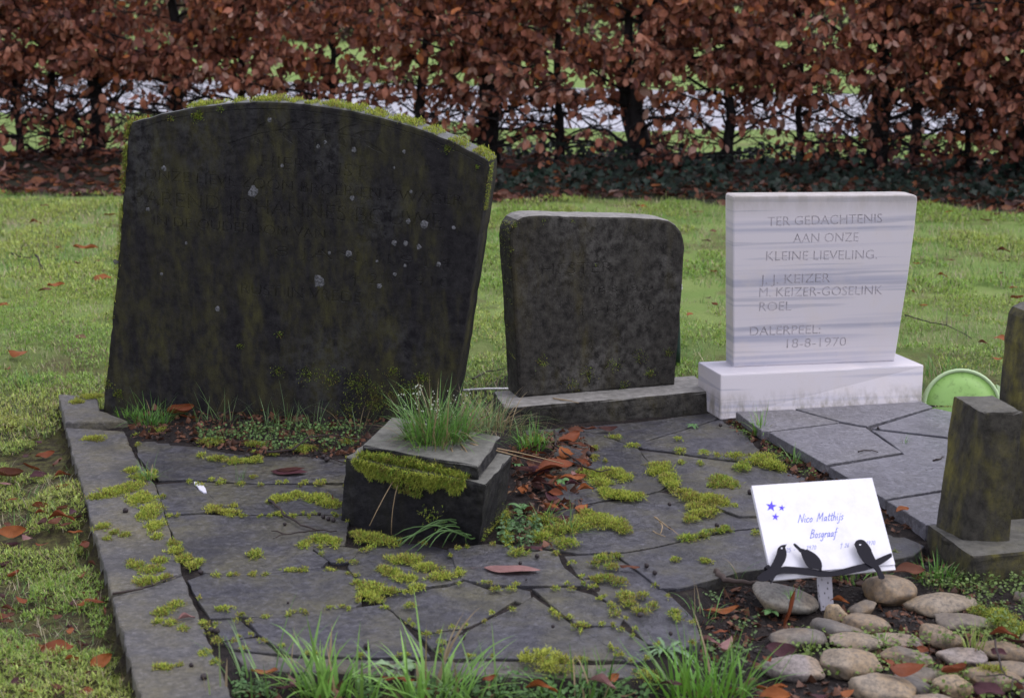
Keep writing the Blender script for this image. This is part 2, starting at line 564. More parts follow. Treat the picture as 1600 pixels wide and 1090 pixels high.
def hexa_mesh(bot, top, mat, bevel=0.004, seg=2, org=(0, 0, 0), cuts=5, rough=0.0008, seed=1):
    """a block from four bottom and four top corners, worn edges"""
    bm = bmesh.new()
    v = [bm.verts.new(np.asarray(a, float) - np.asarray(org)) for a in list(bot) + list(top)]
    for f in ((3, 2, 1, 0), (4, 5, 6, 7), (0, 1, 5, 4), (1, 2, 6, 5), (2, 3, 7, 6), (3, 0, 4, 7)):
        bm.faces.new([v[i] for i in f])
    bmesh.ops.recalc_face_normals(bm, faces=bm.faces)
    if cuts:
        bmesh.ops.subdivide_edges(bm, edges=bm.edges[:], cuts=cuts, use_grid_fill=True)
    sharp = [e for e in bm.edges if len(e.link_faces) == 2 and e.calc_face_angle() > 0.6]
    bmesh.ops.bevel(bm, geom=sharp, offset=bevel, segments=seg, affect='EDGES', profile=0.6)
    r = random.Random(seed)
    for a in bm.verts:
        a.co += Vector((r.gauss(0, rough), r.gauss(0, rough), r.gauss(0, rough)))
    me = bpy.data.meshes.new('block')
    bm.to_mesh(me); bm.free()
    me.materials.append(mat)
    return me


def quad_from3(a, b, c):
    """corners FL, FR, BR -> adds BL"""
    a, b, c = map(np.asarray, (a, b, c))
    return [a, b, c, a + (c - b)]


def tube(pts, radii, sides=6, caps=True):
    pts = [np.asarray(p, float) for p in pts]
    n = len(pts); V = []; F = []
    t0 = pts[1] - pts[0]
    ref = np.array([0, 0, 1.0]) if abs(t0[2]) < 0.9 * np.linalg.norm(t0) else np.array([1.0, 0, 0])
    for i in range(n):
        t = pts[min(i + 1, n - 1)] - pts[max(i - 1, 0)]
        t = t / (np.linalg.norm(t) + 1e-9)
        a = np.cross(t, ref); a /= (np.linalg.norm(a) + 1e-9)
        b = np.cross(t, a)
        for k in range(sides):
            an = 2 * PI * k / sides
            V.append(pts[i] + (a * math.cos(an) + b * math.sin(an)) * radii[i])
    for i in range(n - 1):
        for k in range(sides):
            k2 = (k + 1) % sides
            F.append((i * sides + k, i * sides + k2, (i + 1) * sides + k2, (i + 1) * sides + k))
    if caps:
        F.append(tuple(range(sides - 1, -1, -1)))
        F.append(tuple((n - 1) * sides + k for k in range(sides)))
    return V, F


class Bag:
    """collects shapes into one mesh"""
    def __init__(s): s.V = []; s.F = []; s.C = []

    def add(s, V, F, col=None):
        o = len(s.V)
        s.V += [tuple(v) for v in V]
        s.F += [tuple(i + o for i in f) for f in F]
        if col is not None: s.C += [tuple(col)] * len(V)

    def mesh(s, mat, org=(0, 0, 0), smooth=False):
        return mesh_from(s.V, s.F, mat, org, smooth=smooth, col=s.C if s.C else None)


# ---- lettering outlines
def text_tris(txt, size=1.0, offset=0.0):
    c = bpy.data.curves.new('lettering', 'FONT')
    c.body = txt; c.size = size; c.offset = offset; c.resolution_u = 3
    o = bpy.data.objects.new('lettering', c)
    COL.objects.link(o)
    dg = bpy.context.evaluated_depsgraph_get()
    dg.update()
    ev = o.evaluated_get(dg)
    me = ev.to_mesh()
    V = np.array([v.co[:2] for v in me.vertices], float).reshape(-1, 2)
    T = [tuple(p.vertices) for p in me.polygons]
    ev.to_mesh_clear()
    bpy.data.objects.remove(o); bpy.data.curves.remove(c)
    return V, T


def boundary_loops(V, T):
    key = {}; idx = []
    P = []
    for v in V:
        k = (round(v[0], 5), round(v[1], 5))
        if k not in key:
            key[k] = len(P); P.append(k)
        idx.append(key[k])
    cnt = {}
    for t in T:
        q = [idx[i] for i in t]
        for i in range(len(q)):
            a, b = q[i], q[(i + 1) % len(q)]
            if a == b: continue
            e = (min(a, b), max(a, b))
            cnt[e] = cnt.get(e, 0) + 1
    edges = [e for e, n in cnt.items() if n == 1]
    adj = {}
    for a, b in edges:
        adj.setdefault(a, []).append(b); adj.setdefault(b, []).append(a)
    seen = set(); loops = []
    for a, b in edges:
        if (a, b) in seen: continue
        lp = [a]; prev, cur = a, b
        seen.add((a, b))
        ok = True
        while cur != a:
            lp.append(cur)
            nx = [n for n in adj[cur] if n != prev and (min(cur, n), max(cur, n)) not in seen]
            if not nx: ok = False; break
            prev, cur = cur, nx[0]
            seen.add((min(prev, cur), max(prev, cur)))
        if len(lp) >= 3: loops.append([P[i] for i in lp])
    return loops


_capH = None


def engraved(plane, txt, p0, p1, cap, offset=-0.006, spacing=None):
    """letter outlines laid on a plane between two pixels of a baseline; cap: capital height in metres"""
    global _capH
    if _capH is None:
        V, T = text_tris('H'); _capH = V[:, 1].max() - V[:, 1].min()
    V, T = text_tris(txt, 1.0, offset)
    lo = V[:, 0].min(); wd = V[:, 0].max() - lo
    a = np.array(plane.px(*p0)); b = np.array(plane.px(*p1))
    d = b - a; L = np.linalg.norm(d); d = d / L
    u = np.array([-d[1], d[0]])
    sx = L / wd; sy = cap / _capH
    out = []
    for lp in boundary_loops(V, T):
        out.append([tuple(a + d * ((x - lo) * sx) + u * (y * sy)) for x, y in lp])
    return out


def tablet_mesh(plane, outline, thick, mat, bevel=0.006, loops=(), depth=0.003, step=0.02, jit=0.0006, seed=3, org=(0, 0, 0), back=None, floor_mat=None):
    """an upright stone of the given outline (plane coordinates); the loops are cut into its face"""
    O = densify(ccw(outline), step, jit, seed)
    I = inset(O, bevel)
    I2 = inset(O, bevel * 0.3)
    verts = list(I); edges = [(i, (i + 1) % len(I)) for i in range(len(I))]
    for lp in loops:
        o = len(verts); verts += [tuple(q) for q in lp]
        edges += [(o + i, o + (i + 1) % len(lp)) for i in range(len(lp))]
    r = delaunay_2d_cdt([Vector(q) for q in verts], edges, [], 0, 1e-6)
    P = [tuple(v) for v in r[0]]; T = [tuple(f) for f in r[2]]
    cen = np.array([np.mean([P[i] for i in f], axis=0) for f in T])
    ino = inpoly(cen[:, 0], cen[:, 1], I)
    inl = np.zeros(len(T), bool)
    for lp in loops: inl ^= inpoly(cen[:, 0], cen[:, 1], lp)
    V = []; F = []
    n = len(P)
    for q in P: V.append(plane.at(q[0], q[1], 0))
    for q in P: V.append(plane.at(q[0], q[1], -depth))
    use = {}; FL = []
    for k, f in enumerate(T):
        if not ino[k]: continue
        f = f if area2([P[i] for i in f]) > 0 else f[::-1]
        if inl[k]: FL.append(len(F)); F.append(tuple(i + n for i in f))
        else: F.append(f)
        for i in range(3):
            e = (f[i], f[(i + 1) % 3])
            use.setdefault((min(e), max(e)), []).append((bool(inl[k]), e))
    for e, l in use.items():
        if len(l) == 2 and l[0][0] != l[1][0]:
            d = l[0][1] if not l[0][0] else l[1][1]
            F.append((d[1], d[0], d[0] + n, d[1] + n))
    # body rings, from the same inset outline
    m = len(O)
    bk = back or (lambda q: q)
    base = len(V)
    BI = [bk(q) for q in I]; BI2 = [bk(q) for q in I2]; BO = [bk(q) for q in O]
    rings = [(I, 0), (I2, -bevel * 0.3), (O, -bevel), (BO, -thick + bevel), (BI2, -thick + bevel * 0.3), (BI, -thick)]
    for pts, d in rings:
        for q in pts: V.append(plane.at(q[0], q[1], d))
    for k in range(len(rings) - 1):
        for i in range(m):
            j = (i + 1) % m
            F.append((base + k * m + i, base + (k + 1) * m + i, base + (k + 1) * m + j, base + k * m + j))
    F.append(tuple(base + 5 * m + i for i in range(m - 1, -1, -1)))
    me = mesh_from(V, F, mat, org)
    if floor_mat is not None:
        me.materials.append(floor_mat)
        for i in FL: me.polygons[i].material_index = 1
    return me


# ---- blades (grass, moss)
def blades(P, az, L, W, lean, curl, col, k=3, tipcol=None, rnd=None):
    """numpy ribbons. P (N,3), az, L, W, lean (rad from vertical), curl (added lean at the tip), col (N,3)"""
    N = len(P)
    V = np.zeros((N, 2 * k - 1 + 0, 3)) if False else None
    nv = 2 * k + 1
    V = np.zeros((N, nv, 3)); C = np.zeros((N, nv, 3))
    dirx = np.cos(az); diry = np.sin(az)
    sx = -diry; sy = dirx
    cur = P.copy()
    for j in range(k + 1):
        t = j / k
        wd = W * (1 - t ** 1.6) * (0.75 + 0.25 * min(1, t * 3)) * 0.5
        if j < k:
            V[:, 2 * j, 0] = cur[:, 0] - sx * wd; V[:, 2 * j, 1] = cur[:, 1] - sy * wd; V[:, 2 * j, 2] = cur[:, 2]
            V[:, 2 * j + 1, 0] = cur[:, 0] + sx * wd; V[:, 2 * j + 1, 1] = cur[:, 1] + sy * wd; V[:, 2 * j + 1, 2] = cur[:, 2]
            C[:, 2 * j] = col; C[:, 2 * j + 1] = col
        else:
            V[:, 2 * j] = cur
            C[:, 2 * j] = col if tipcol is None else tipcol
        th = lean + curl * ((j + 0.5) / k)
        s = L / k
        cur = cur + np.stack([np.sin(th) * dirx * s, np.sin(th) * diry * s, np.cos(th) * s], 1)
    tris = []
    for j in range(k - 1):
        a = 2 * j
        tris += [(a, a + 1, a + 3), (a, a + 3, a + 2)]
    a = 2 * (k - 1)
    tris.append((a, a + 1, a + 2))
    T = (np.array(tris)[None] + (np.arange(N) * nv)[:, None, None]).reshape(-1, 3)
    return V.reshape(-1, 3), T, C.reshape(-1, 3)


class Soup:
    def __init__(s): s.V = []; s.T = []; s.C = []; s.U = []; s.n = 0

    def add(s, V, T, C, U=None):
        if len(V) == 0: return
        s.V.append(V); s.T.append(T + s.n); s.C.append(C); s.n += len(V)
        if U is not None: s.U.append(U)

    def mesh(s, name, mat, org=(0, 0, 0), smooth=True):
        return tri_mesh(name, np.concatenate(s.V), np.concatenate(s.T), mat, np.concatenate(s.C),
                        np.concatenate(s.U) if s.U else None, smooth, org)


# ---- leaves
def leaf_arrays(L=0.08, W=0.05, fold=0.4, curl=0.6, wave=0.006, twist=0.0, n=6, sides=1, seed=0, stem=0.015, roll=0.0):
    """one dead beech leaf along +Y, lying about z = 0"""
    r = random.Random(seed)
    V = []; U = []
    prof = lambda t: max(0.0, math.sin(PI * t ** 0.85)) ** 0.8
    y = 0.0; z = 0.0
    ca = -curl * 0.5 + r.uniform(-0.1, 0.1)
    rows = []
    for i in range(n + 1):
        t = i / n
        hw = W * 0.5 * prof(t) if 0 < i < n else W * 0.012
        th = ca + curl * t
        if i: y += math.cos(th) * L / n; z += math.sin(th) * L / n
        tw = twist * (t - 0.5)
        row = []
        for k in range(-sides * 1, sides + 1):
            x = hw * k / sides
            f = fold + roll * abs(k) / sides
            xx = x * math.cos(f); zz = abs(x) * math.sin(f)
            wv = wave * math.sin(t * 9 + k * 1.7 + seed) * abs(k) / sides
            X = xx * math.cos(tw) - (zz + wv) * math.sin(tw)
            Z = xx * math.sin(tw) + (zz + wv) * math.cos(tw)
            V.append((X, y - 0.0, z + Z)); U.append((0.5 + 0.5 * k / sides, t))
    m = 2 * sides + 1
    T = []
    for i in range(n):
        for k in range(m - 1):
            a = i * m + k
            T += [(a, a + 1, a + m + 1), (a, a + m + 1, a + m)]
    # petiole
    o = len(V); mid = sides
    V += [(-0.0008, -stem, -0.001), (0.0008, -stem, -0.001)]; U += [(0.5, 0), (0.5, 0)]
    T += [(o, o + 1, mid)]
    V = np.array(V, float); V[:, 1] -= L * 0.5
    return V, np.array(T), np.array(U)


def rot_z(V, a):
    c, s = math.cos(a), math.sin(a)
    return np.stack([V[:, 0] * c - V[:, 1] * s, V[:, 0] * s + V[:, 1] * c, V[:, 2]], 1)


def frames(N, zaxis, yaxis):
    """rotation matrices with columns x, y, z from approximate z and y"""
    y = yaxis / np.linalg.norm(yaxis, axis=1, keepdims=True)
    x = np.cross(y, zaxis); x /= (np.linalg.norm(x, axis=1, keepdims=True) + 1e-9)
    z = np.cross(x, y)
    return np.stack([x, y, z], 2)


def scatter(variants, P, R, scale, cols, which=None):
    """copies of leaf variants into one soup"""
    s = Soup()
    N = len(P)
    which = rng.integers(0, len(variants), N) if which is None else which
    for vi, (V, T, U) in enumerate(variants):
        ids = np.nonzero(which == vi)[0]
        if len(ids) == 0: continue
        W_ = np.einsum('nij,vj->nvi', R[ids], V) * scale[ids][:, None, None] + P[ids][:, None, :]
        nv = len(V)
        TT = (T[None] + (np.arange(len(ids)) * nv)[:, None, None]).reshape(-1, 3)
        CC = np.repeat(cols[ids], nv, axis=0)
        UU = np.tile(U, (len(ids), 1))
        s.add(W_.reshape(-1, 3), TT, CC, UU)
    return s

# ================================================================== SETTING
PLOT = gpoly([(91, 612), (160, 632), (600, 640), (780, 655), (1115, 640), (1445, 622), (1500, 640), (1560, 690), (1560, 830),
              (1500, 850), (1440, 850), (1230, 910), (1090, 985), (1060, 1062), (385, 1050), (365, 1110), (225, 1110), (174, 930), (102, 664)])
BED = gpoly([(1090, 960), (1120, 890), (1240, 860), (1440, 850), (1660, 830), (1760, 1160), (1000, 1160), (1050, 1040)])
FRONT = gpoly([(365, 1050), (700, 1058), (1062, 1062), (1080, 1200), (300, 1200), (340, 1100)])
STRIP = gpoly([(180, 640), (600, 630), (740, 640), (640, 700), (540, 715), (420, 714), (300, 694), (205, 682)])
GAP = gpoly([(1112, 636), (1150, 638), (1205, 676), (1300, 735), (1380, 790), (1440, 826), (1400, 835), (1290, 785), (1200, 712), (1128, 656)])
BEHIND = gpoly([(700, 590), (800, 560), (820, 625), (720, 640)])
HA, HB = G(0, 265, -0.05)[:2], G(1600, 291, -0.05)[:2]
HD = (HB - HA) / np.linalg.norm(HB - HA)
HN = np.array([HD[1], -HD[0]])                 # towards the camera
LA, LB = G(0, 303, -0.05)[:2], G(1600, 326, -0.05)[:2]


def hedge_dist(x, y):
    return (np.asarray(x) - HA[0]) * HN[0] + (np.asarray(y) - HA[1]) * HN[1]


def litter_mask(x, y):
    d = hedge_dist(x, y)
    t = (np.asarray(x) - LA[0]) / (LB[0] - LA[0])
    yl = LA[1] + (LB[1] - LA[1]) * t
    wob = (vnoise(np.asarray(x) * 2.2 + 7, np.asarray(y) * 2.2) - 0.5) * 0.5
    return (np.asarray(y) > yl + wob) & (d > -1.1)


def soft(x, y, poly, r=0.03):
    s = np.zeros(np.shape(x))
    for i in range(9):
        a = i * 2.4; q = r * math.sqrt((i + 0.5) / 9)
        s += inpoly(np.asarray(x) + q * math.cos(a), np.asarray(y) + q * math.sin(a), poly)
    return s / 9


def gz(x, y):
    x = np.asarray(x, float); y = np.asarray(y, float)
    near = np.clip((9.5 - y) / 5, 0, 1)
    z = -0.05 + (vnoise(x * 3.1, y * 3.1) - 0.5) * 0.035 + (vnoise(x * 11, y * 11) - 0.5) * 0.014 * near
    z = np.where(inpoly(x, y, PLOT), -0.0095 + (vnoise(x * 25, y * 25) - 0.5) * 0.006, z)
    soil = inpoly(x, y, BED) | inpoly(x, y, FRONT)
    z = np.where(soil, -0.030 + (vnoise(x * 14, y * 14) - 0.5) * 0.022, z)
    k = soft(x, y, GAP); z = z * (1 - k) + k * (-0.004 + (vnoise(x * 17, y * 17) - 0.5) * 0.014)
    k = soft(x, y, STRIP); z = z * (1 - k) + k * (0.006 + (vnoise(x * 17, y * 17) - 0.5) * 0.018)
    d = hedge_dist(x, y)
    z = z + 0.11 * np.exp(-(d / 0.55) ** 2) * np.clip(1 - np.abs(x) / 30, 0, 1)
    return z


def gzs(x, y): return float(gz(np.array([x]), np.array([y]))[0])


# the ground: one sheet, fine where it is near
xs = np.concatenate([-np.geomspace(400, 2.6, 34), np.arange(-2.55, 2.9, 0.028), np.geomspace(2.95, 400, 34)])
ys = np.concatenate([-np.geomspace(60, 0.6, 12), np.arange(0.0, 2.0, 0.25), np.arange(2.0, 5.6, 0.028), np.arange(5.65, 12.4, 0.11), np.geomspace(12.5, 600, 40)])
XX, YY = np.meshgrid(xs, ys)
ZZ = gz(XX, YY)
nx, ny = len(xs), len(ys)
V = np.stack([XX.ravel(), YY.ravel(), ZZ.ravel()], 1)
ii = (np.arange(ny - 1)[:, None] * nx + np.arange(nx - 1)[None]).ravel()
T = np.concatenate([np.stack([ii, ii + 1, ii + nx + 1], 1), np.stack([ii, ii + nx + 1, ii + nx], 1)])
soilm = (inpoly(XX, YY, PLOT) | inpoly(XX, YY, BED) | inpoly(XX, YY, FRONT) | inpoly(XX, YY, BEHIND) | inpoly(XX, YY, STRIP)).astype(float)
soilm = np.maximum(soilm, litter_mask(XX, YY).astype(float) * 0.95)
farm = np.clip((YY - 4.2) / 1.5, 0, 1)
CC = np.stack([soilm.ravel(), farm.ravel(), np.zeros(nx * ny)], 1)
me = tri_mesh('ground', V, T, MAT_GROUND, CC)
ground = link('ground', me)
props(ground, kind='structure')

# the wet path beyond the hedge
pn0, pn1 = G(0, 185, -0.04), G(1600, 225, -0.04)
pf0, pf1 = G(0, 112, -0.04), G(1600, 146, -0.04)
ext = lambda a, b, t: a + (b - a) * t
rows = 24
V = []; F = []
for i in range(rows + 1):
    t = -4 + 9 * i / rows
    a = ext(pn0, pn1, t); b = ext(pf0, pf1, t)
    for k in range(5):
        q = a + (b - a) * k / 4
        V.append((q[0], q[1], -0.085 + 0.10 * math.sin(PI * k / 4) ** 0.5))
for i in range(rows):
    for k in range(4):
        a = i * 5 + k
        F.append((a, a + 5, a + 6, a + 1))
o = link('path', mesh_from(V, F, MAT_PATH, smooth=True))
props(o, kind='structure')

# ---- the older grave: kerb and crazy paving
kerb = empty('grave_kerb', tuple(G(174, 929)), kind='structure')
KST = [([(91, 615), (152, 620), (157, 641), (200, 657), (102, 659)], 0.014, 0.06),
       ([(103, 667), (194, 673), (211, 711), (243, 756), (257, 799), (285, 894), (239, 911), (174, 926)], 0.0, 0.09),
       ([(175, 931), (240, 914), (286, 898), (353, 1064), (395, 1170), (234, 1170), (211, 1064)], 0.0, 0.09),
       ([(360, 1016), (455, 1026), (560, 1029), (640, 1030), (642, 1052), (520, 1050), (388, 1046)], -0.006, 0.06),
       ([(644, 1030), (780, 1031), (905, 1036), (985, 1036), (1038, 1058), (860, 1058), (646, 1053)], -0.008, 0.06)]
for k, (pp, z, th) in enumerate(KST):
    me, c = slab_mesh(gpoly(pp, z), z, th, MAT_KERB, 0.0045, seed=20 + k, tilt=0.002, jit=0.0014)
    o = link('kerb_stone', me, kerb, Vector(c) - kerb.location)
SL = [[(213, 678), (308, 690), (380, 704), (425, 710), (545, 704), (537, 752), (463, 753), (402, 754), (344, 750), (290, 747), (250, 748), (219, 712)],
      [(246, 756), (303, 751), (324, 771), (347, 795), (312, 800), (262, 803)],
      [(311, 753), (402, 757), (463, 757), (540, 757), (533, 803), (470, 802), (400, 803), (385, 803), (352, 793), (328, 770)],
      [(262, 806), (312, 803), (390, 806), (470, 806), (545, 806), (535, 850), (487, 852), (485, 860), (509, 876), (498, 885), (447, 892), (361, 898), (322, 892), (284, 862)],
      [(490, 855), (533, 854), (562, 858), (549, 870), (538, 877), (519, 876), (506, 868)],
      [(296, 906), (322, 897), (361, 901), (447, 895), (500, 889), (541, 893), (556, 912), (561, 940), (552, 946), (483, 953), (421, 959), (331, 962), (318, 945)],
      [(335, 970), (371, 968), (398, 990), (375, 995), (349, 998)],
      [(355, 1004), (390, 997), (405, 997), (428, 1017), (400, 1015), (362, 1011)],
      [(388, 967), (421, 963), (483, 957), (552, 950), (594, 944), (612, 957), (640, 988), (668, 1023), (560, 1024), (455, 1020), (407, 988)],
      [(546, 885), (562, 862), (600, 848), (660, 848), (700, 858), (719, 904), (699, 910), (617, 922), (575, 925), (564, 912)],
      [(703, 858), (770, 850), (867, 862), (880, 886), (899, 901), (920, 911), (803, 912), (758, 910), (723, 902)],
      [(598, 937), (617, 928), (700, 917), (726, 909), (762, 922), (792, 932), (770, 920), (803, 919), (825, 924), (826, 932), (815, 940), (803, 936), (753, 966), (724, 979), (669, 985), (650, 979), (622, 958)],
      [(660, 992), (718, 985), (691, 1002), (676, 1009)],
      [(833, 934), (870, 960), (890, 976), (927, 997), (957, 1018), (970, 1030), (905, 1029), (780, 1025), (700, 1025), (684, 1013), (722, 990), (760, 970), (815, 945)],
      [(836, 920), (887, 918), (924, 929), (952, 946), (970, 965), (964, 976), (929, 975), (899, 971), (862, 941)],
      [(912, 983), (931, 980), (966, 980), (1006, 1003), (1018, 1027), (985, 1032), (958, 1013), (930, 994)],
      [(885, 868), (960, 866), (1000, 895), (1030, 919), (1060, 945), (1085, 975), (1090, 1000), (1060, 1015), (1013, 1003), (972, 960), (930, 920), (903, 894)],
      [(820, 672), (905, 668), (1000, 660), (1113, 646), (1124, 653), (1006, 687), (997, 697), (945, 680), (908, 671), (880, 685), (840, 690)],
      [(1128, 655), (1160, 675), (1195, 705), (1212, 724), (1180, 722), (1124, 716), (1040, 703), (1002, 698), (1010, 690)],
      [(1002, 703), (1040, 707), (1095, 715), (1124, 719), (1200, 729), (1255, 746), (1295, 790), (1290, 806), (1184, 805), (1155, 805), (1130, 795), (1072, 766), (1054, 749), (1015, 719)],
      [(880, 689), (905, 674), (945, 684), (995, 701), (1010, 721), (1048, 752), (1030, 763), (1012, 768), (960, 775), (880, 790), (850, 740)],
      [(1012, 771), (1031, 767), (1050, 755), (1072, 771), (1130, 799), (1154, 810), (1190, 810), (1195, 822), (1135, 828), (1060, 845), (1000, 858), (975, 862), (900, 864), (870, 858), (820, 850), (868, 800), (960, 778)],
      [(1000, 861), (1060, 848), (1135, 831), (1196, 825), (1220, 860), (1210, 885), (1150, 893), (1110, 905), (1060, 917), (1033, 917), (1003, 893), (965, 866)],
      [(1225, 828), (1300, 824), (1390, 830), (1442, 852), (1425, 866), (1330, 886), (1232, 880)]]
pav = empty('grave_paving', tuple(G(600, 860, -0.03)), kind='structure')
rs = random.Random(5)
for k, pp in enumerate(SL):
    z = -0.004 + rs.uniform(-0.003, 0.003)
    me, c = slab_mesh(gpoly(pp, z), z, 0.035, MAT_SLAB, 0.0020, seed=50 + k, tilt=0.006, grow=0.0042)
    link('paving_slab', me, pav, Vector(c) - pav.location)
ZR = 0.026
SR = [[(1150, 643), (1238, 639), (1311, 659), (1200, 673), (1190, 672)],
      [(1243, 638), (1330, 633), (1441, 627), (1457, 635), (1355, 665), (1315, 658)],
      [(1460, 637), (1500, 646), (1545, 664), (1545, 690), (1480, 682), (1363, 668)],
      [(1313, 661), (1353, 668), (1392, 695), (1410, 706), (1290, 725), (1202, 675)],
      [(1362, 671), (1480, 685), (1548, 693), (1560, 752), (1467, 765), (1383, 779), (1340, 755), (1296, 729), (1413, 709), (1395, 694)],
      [(1386, 782), (1467, 769), (1560, 755), (1575, 800), (1540, 815), (1447, 819)]]
pavr = empty('grave_paving', tuple(G(1300, 700, 0.0)), kind='structure')
for k, pp in enumerate(SR):
    z = ZR + (-0.001, 0.0, 0.0005, 0.0, 0.001, 0.0)[k]
    me, c = slab_mesh(gpoly(pp, z), z, 0.024 if k != 5 else 0.04, MAT_SLABR, 0.002, seed=90 + k, tilt=0.0006, jit=0.0004, step=0.04)
    link('paving_slab', me, pavr, Vector(c) - pavr.location)
# the bed that carries the newer slabs
me, c = slab_mesh(gpoly([(1165, 655), (1441, 634), (1540, 668), (1560, 790), (1452, 812), (1360, 766)], 0.0), 0.0, 0.05, MAT_GROUND, 0.004, seed=3, jit=0.003)
set_col(me, (1, 0, 0))
link('mortar_bed', me, pavr, Vector(c) - pavr.location)

# ================================================================== HEDGE
def leaf_variants(n, L, W, seed, nseg=6):
    out = []
    r = random.Random(seed)
    for i in range(n):
        out.append(leaf_arrays(L, W * r.uniform(0.8, 1.15), r.uniform(0.1, 1.05) * r.choice((1, 1, -0.6)), r.uniform(-1.7, 1.9), r.uniform(0.001, 0.006),
                               r.uniform(-0.8, 0.8), n=nseg, sides=1, seed=seed + i, stem=0.008))
    return out


HV = leaf_variants(16, 0.082, 0.048, 100, 5)
LEAFCOL = np.array([(0.470, 0.180, 0.105), (0.380, 0.140, 0.082), (0.250, 0.092, 0.060), (0.520, 0.235, 0.145), (0.160, 0.060, 0.045), (0.520, 0.310, 0.235), (0.58, 0.200, 0.065)])
# mesh datablocks shared by the single leaves
LEAFMESH = []
for i, (Vv, Tt, Uu) in enumerate(HV):
    for c in (0, 1, 2, 3, 4, 5):
        LEAFMESH.append((i, c, tri_mesh('beech_leaf', Vv, Tt, MAT_HLEAF, np.tile(LEAFCOL[c], (len(Vv), 1)), Uu)))
hpx = [-285, -175, -70, 20, 85, 150, 285, 385, 505, 650, 765, 875, 1000, 1130, 1250, 1365, 1425, 1515, 1590, 1680, 1790, 1900]
hrad = [.04, .03, .03, .022, .03, .05, .045, .028, .022, .036, .052, .028, .055, .036, .024, .055, .036, .020, .045, .04, .03, .04]
hlab = ['beech standing well outside the picture at the start of the hedge', 'second beech of the hedge, standing outside the picture', 'beech at the end of the hedge, cut off by the picture edge above the lawn', 'thin beech stem between the hedge end and the thick dark trunk behind the lawn',
        'slender beech stem just before the thick dark trunk at the lawn end of the hedge', 'thick dark beech trunk standing above leaf litter beside the dark arched headstone',
        'dark leafy beech behind the mossy shoulder of the arched headstone', 'beech stem rising behind the arch of the dark headstone, copper leaves all round',
        'thin dark beech stem showing over the crest of the arched headstone', 'stout beech stem with bare gap, behind the sloping shoulder of the arched headstone',
        'thick forked beech trunk with bare lower branches between the two dark headstones', 'slim pale-barked beech stem above the top of the small dark headstone',
        'broad twin beech trunk rooted in ivy behind the small dark headstone', 'beech stem in the gap between small dark headstone and white marble headstone',
        'thin beech stem hidden among dense leaves above the white marble headstone', 'thickest shaded beech trunk behind the top edge of the white marble headstone',
        'straight dark beech stem next to the thickest trunk, past the white marble headstone', 'thin leafy beech stem between the straight dark stem and the twisting bare trunk', 'beech trunk with twisting bare branches above the mossy stone post',
        'last beech of the hedge beyond the mossy stone post, mostly outside the picture',
        'beech of the hedge standing outside the picture past the mossy stone post', 'final beech of the hedge, standing well outside the picture past the mossy stone post']
bed = []
total_single = 0
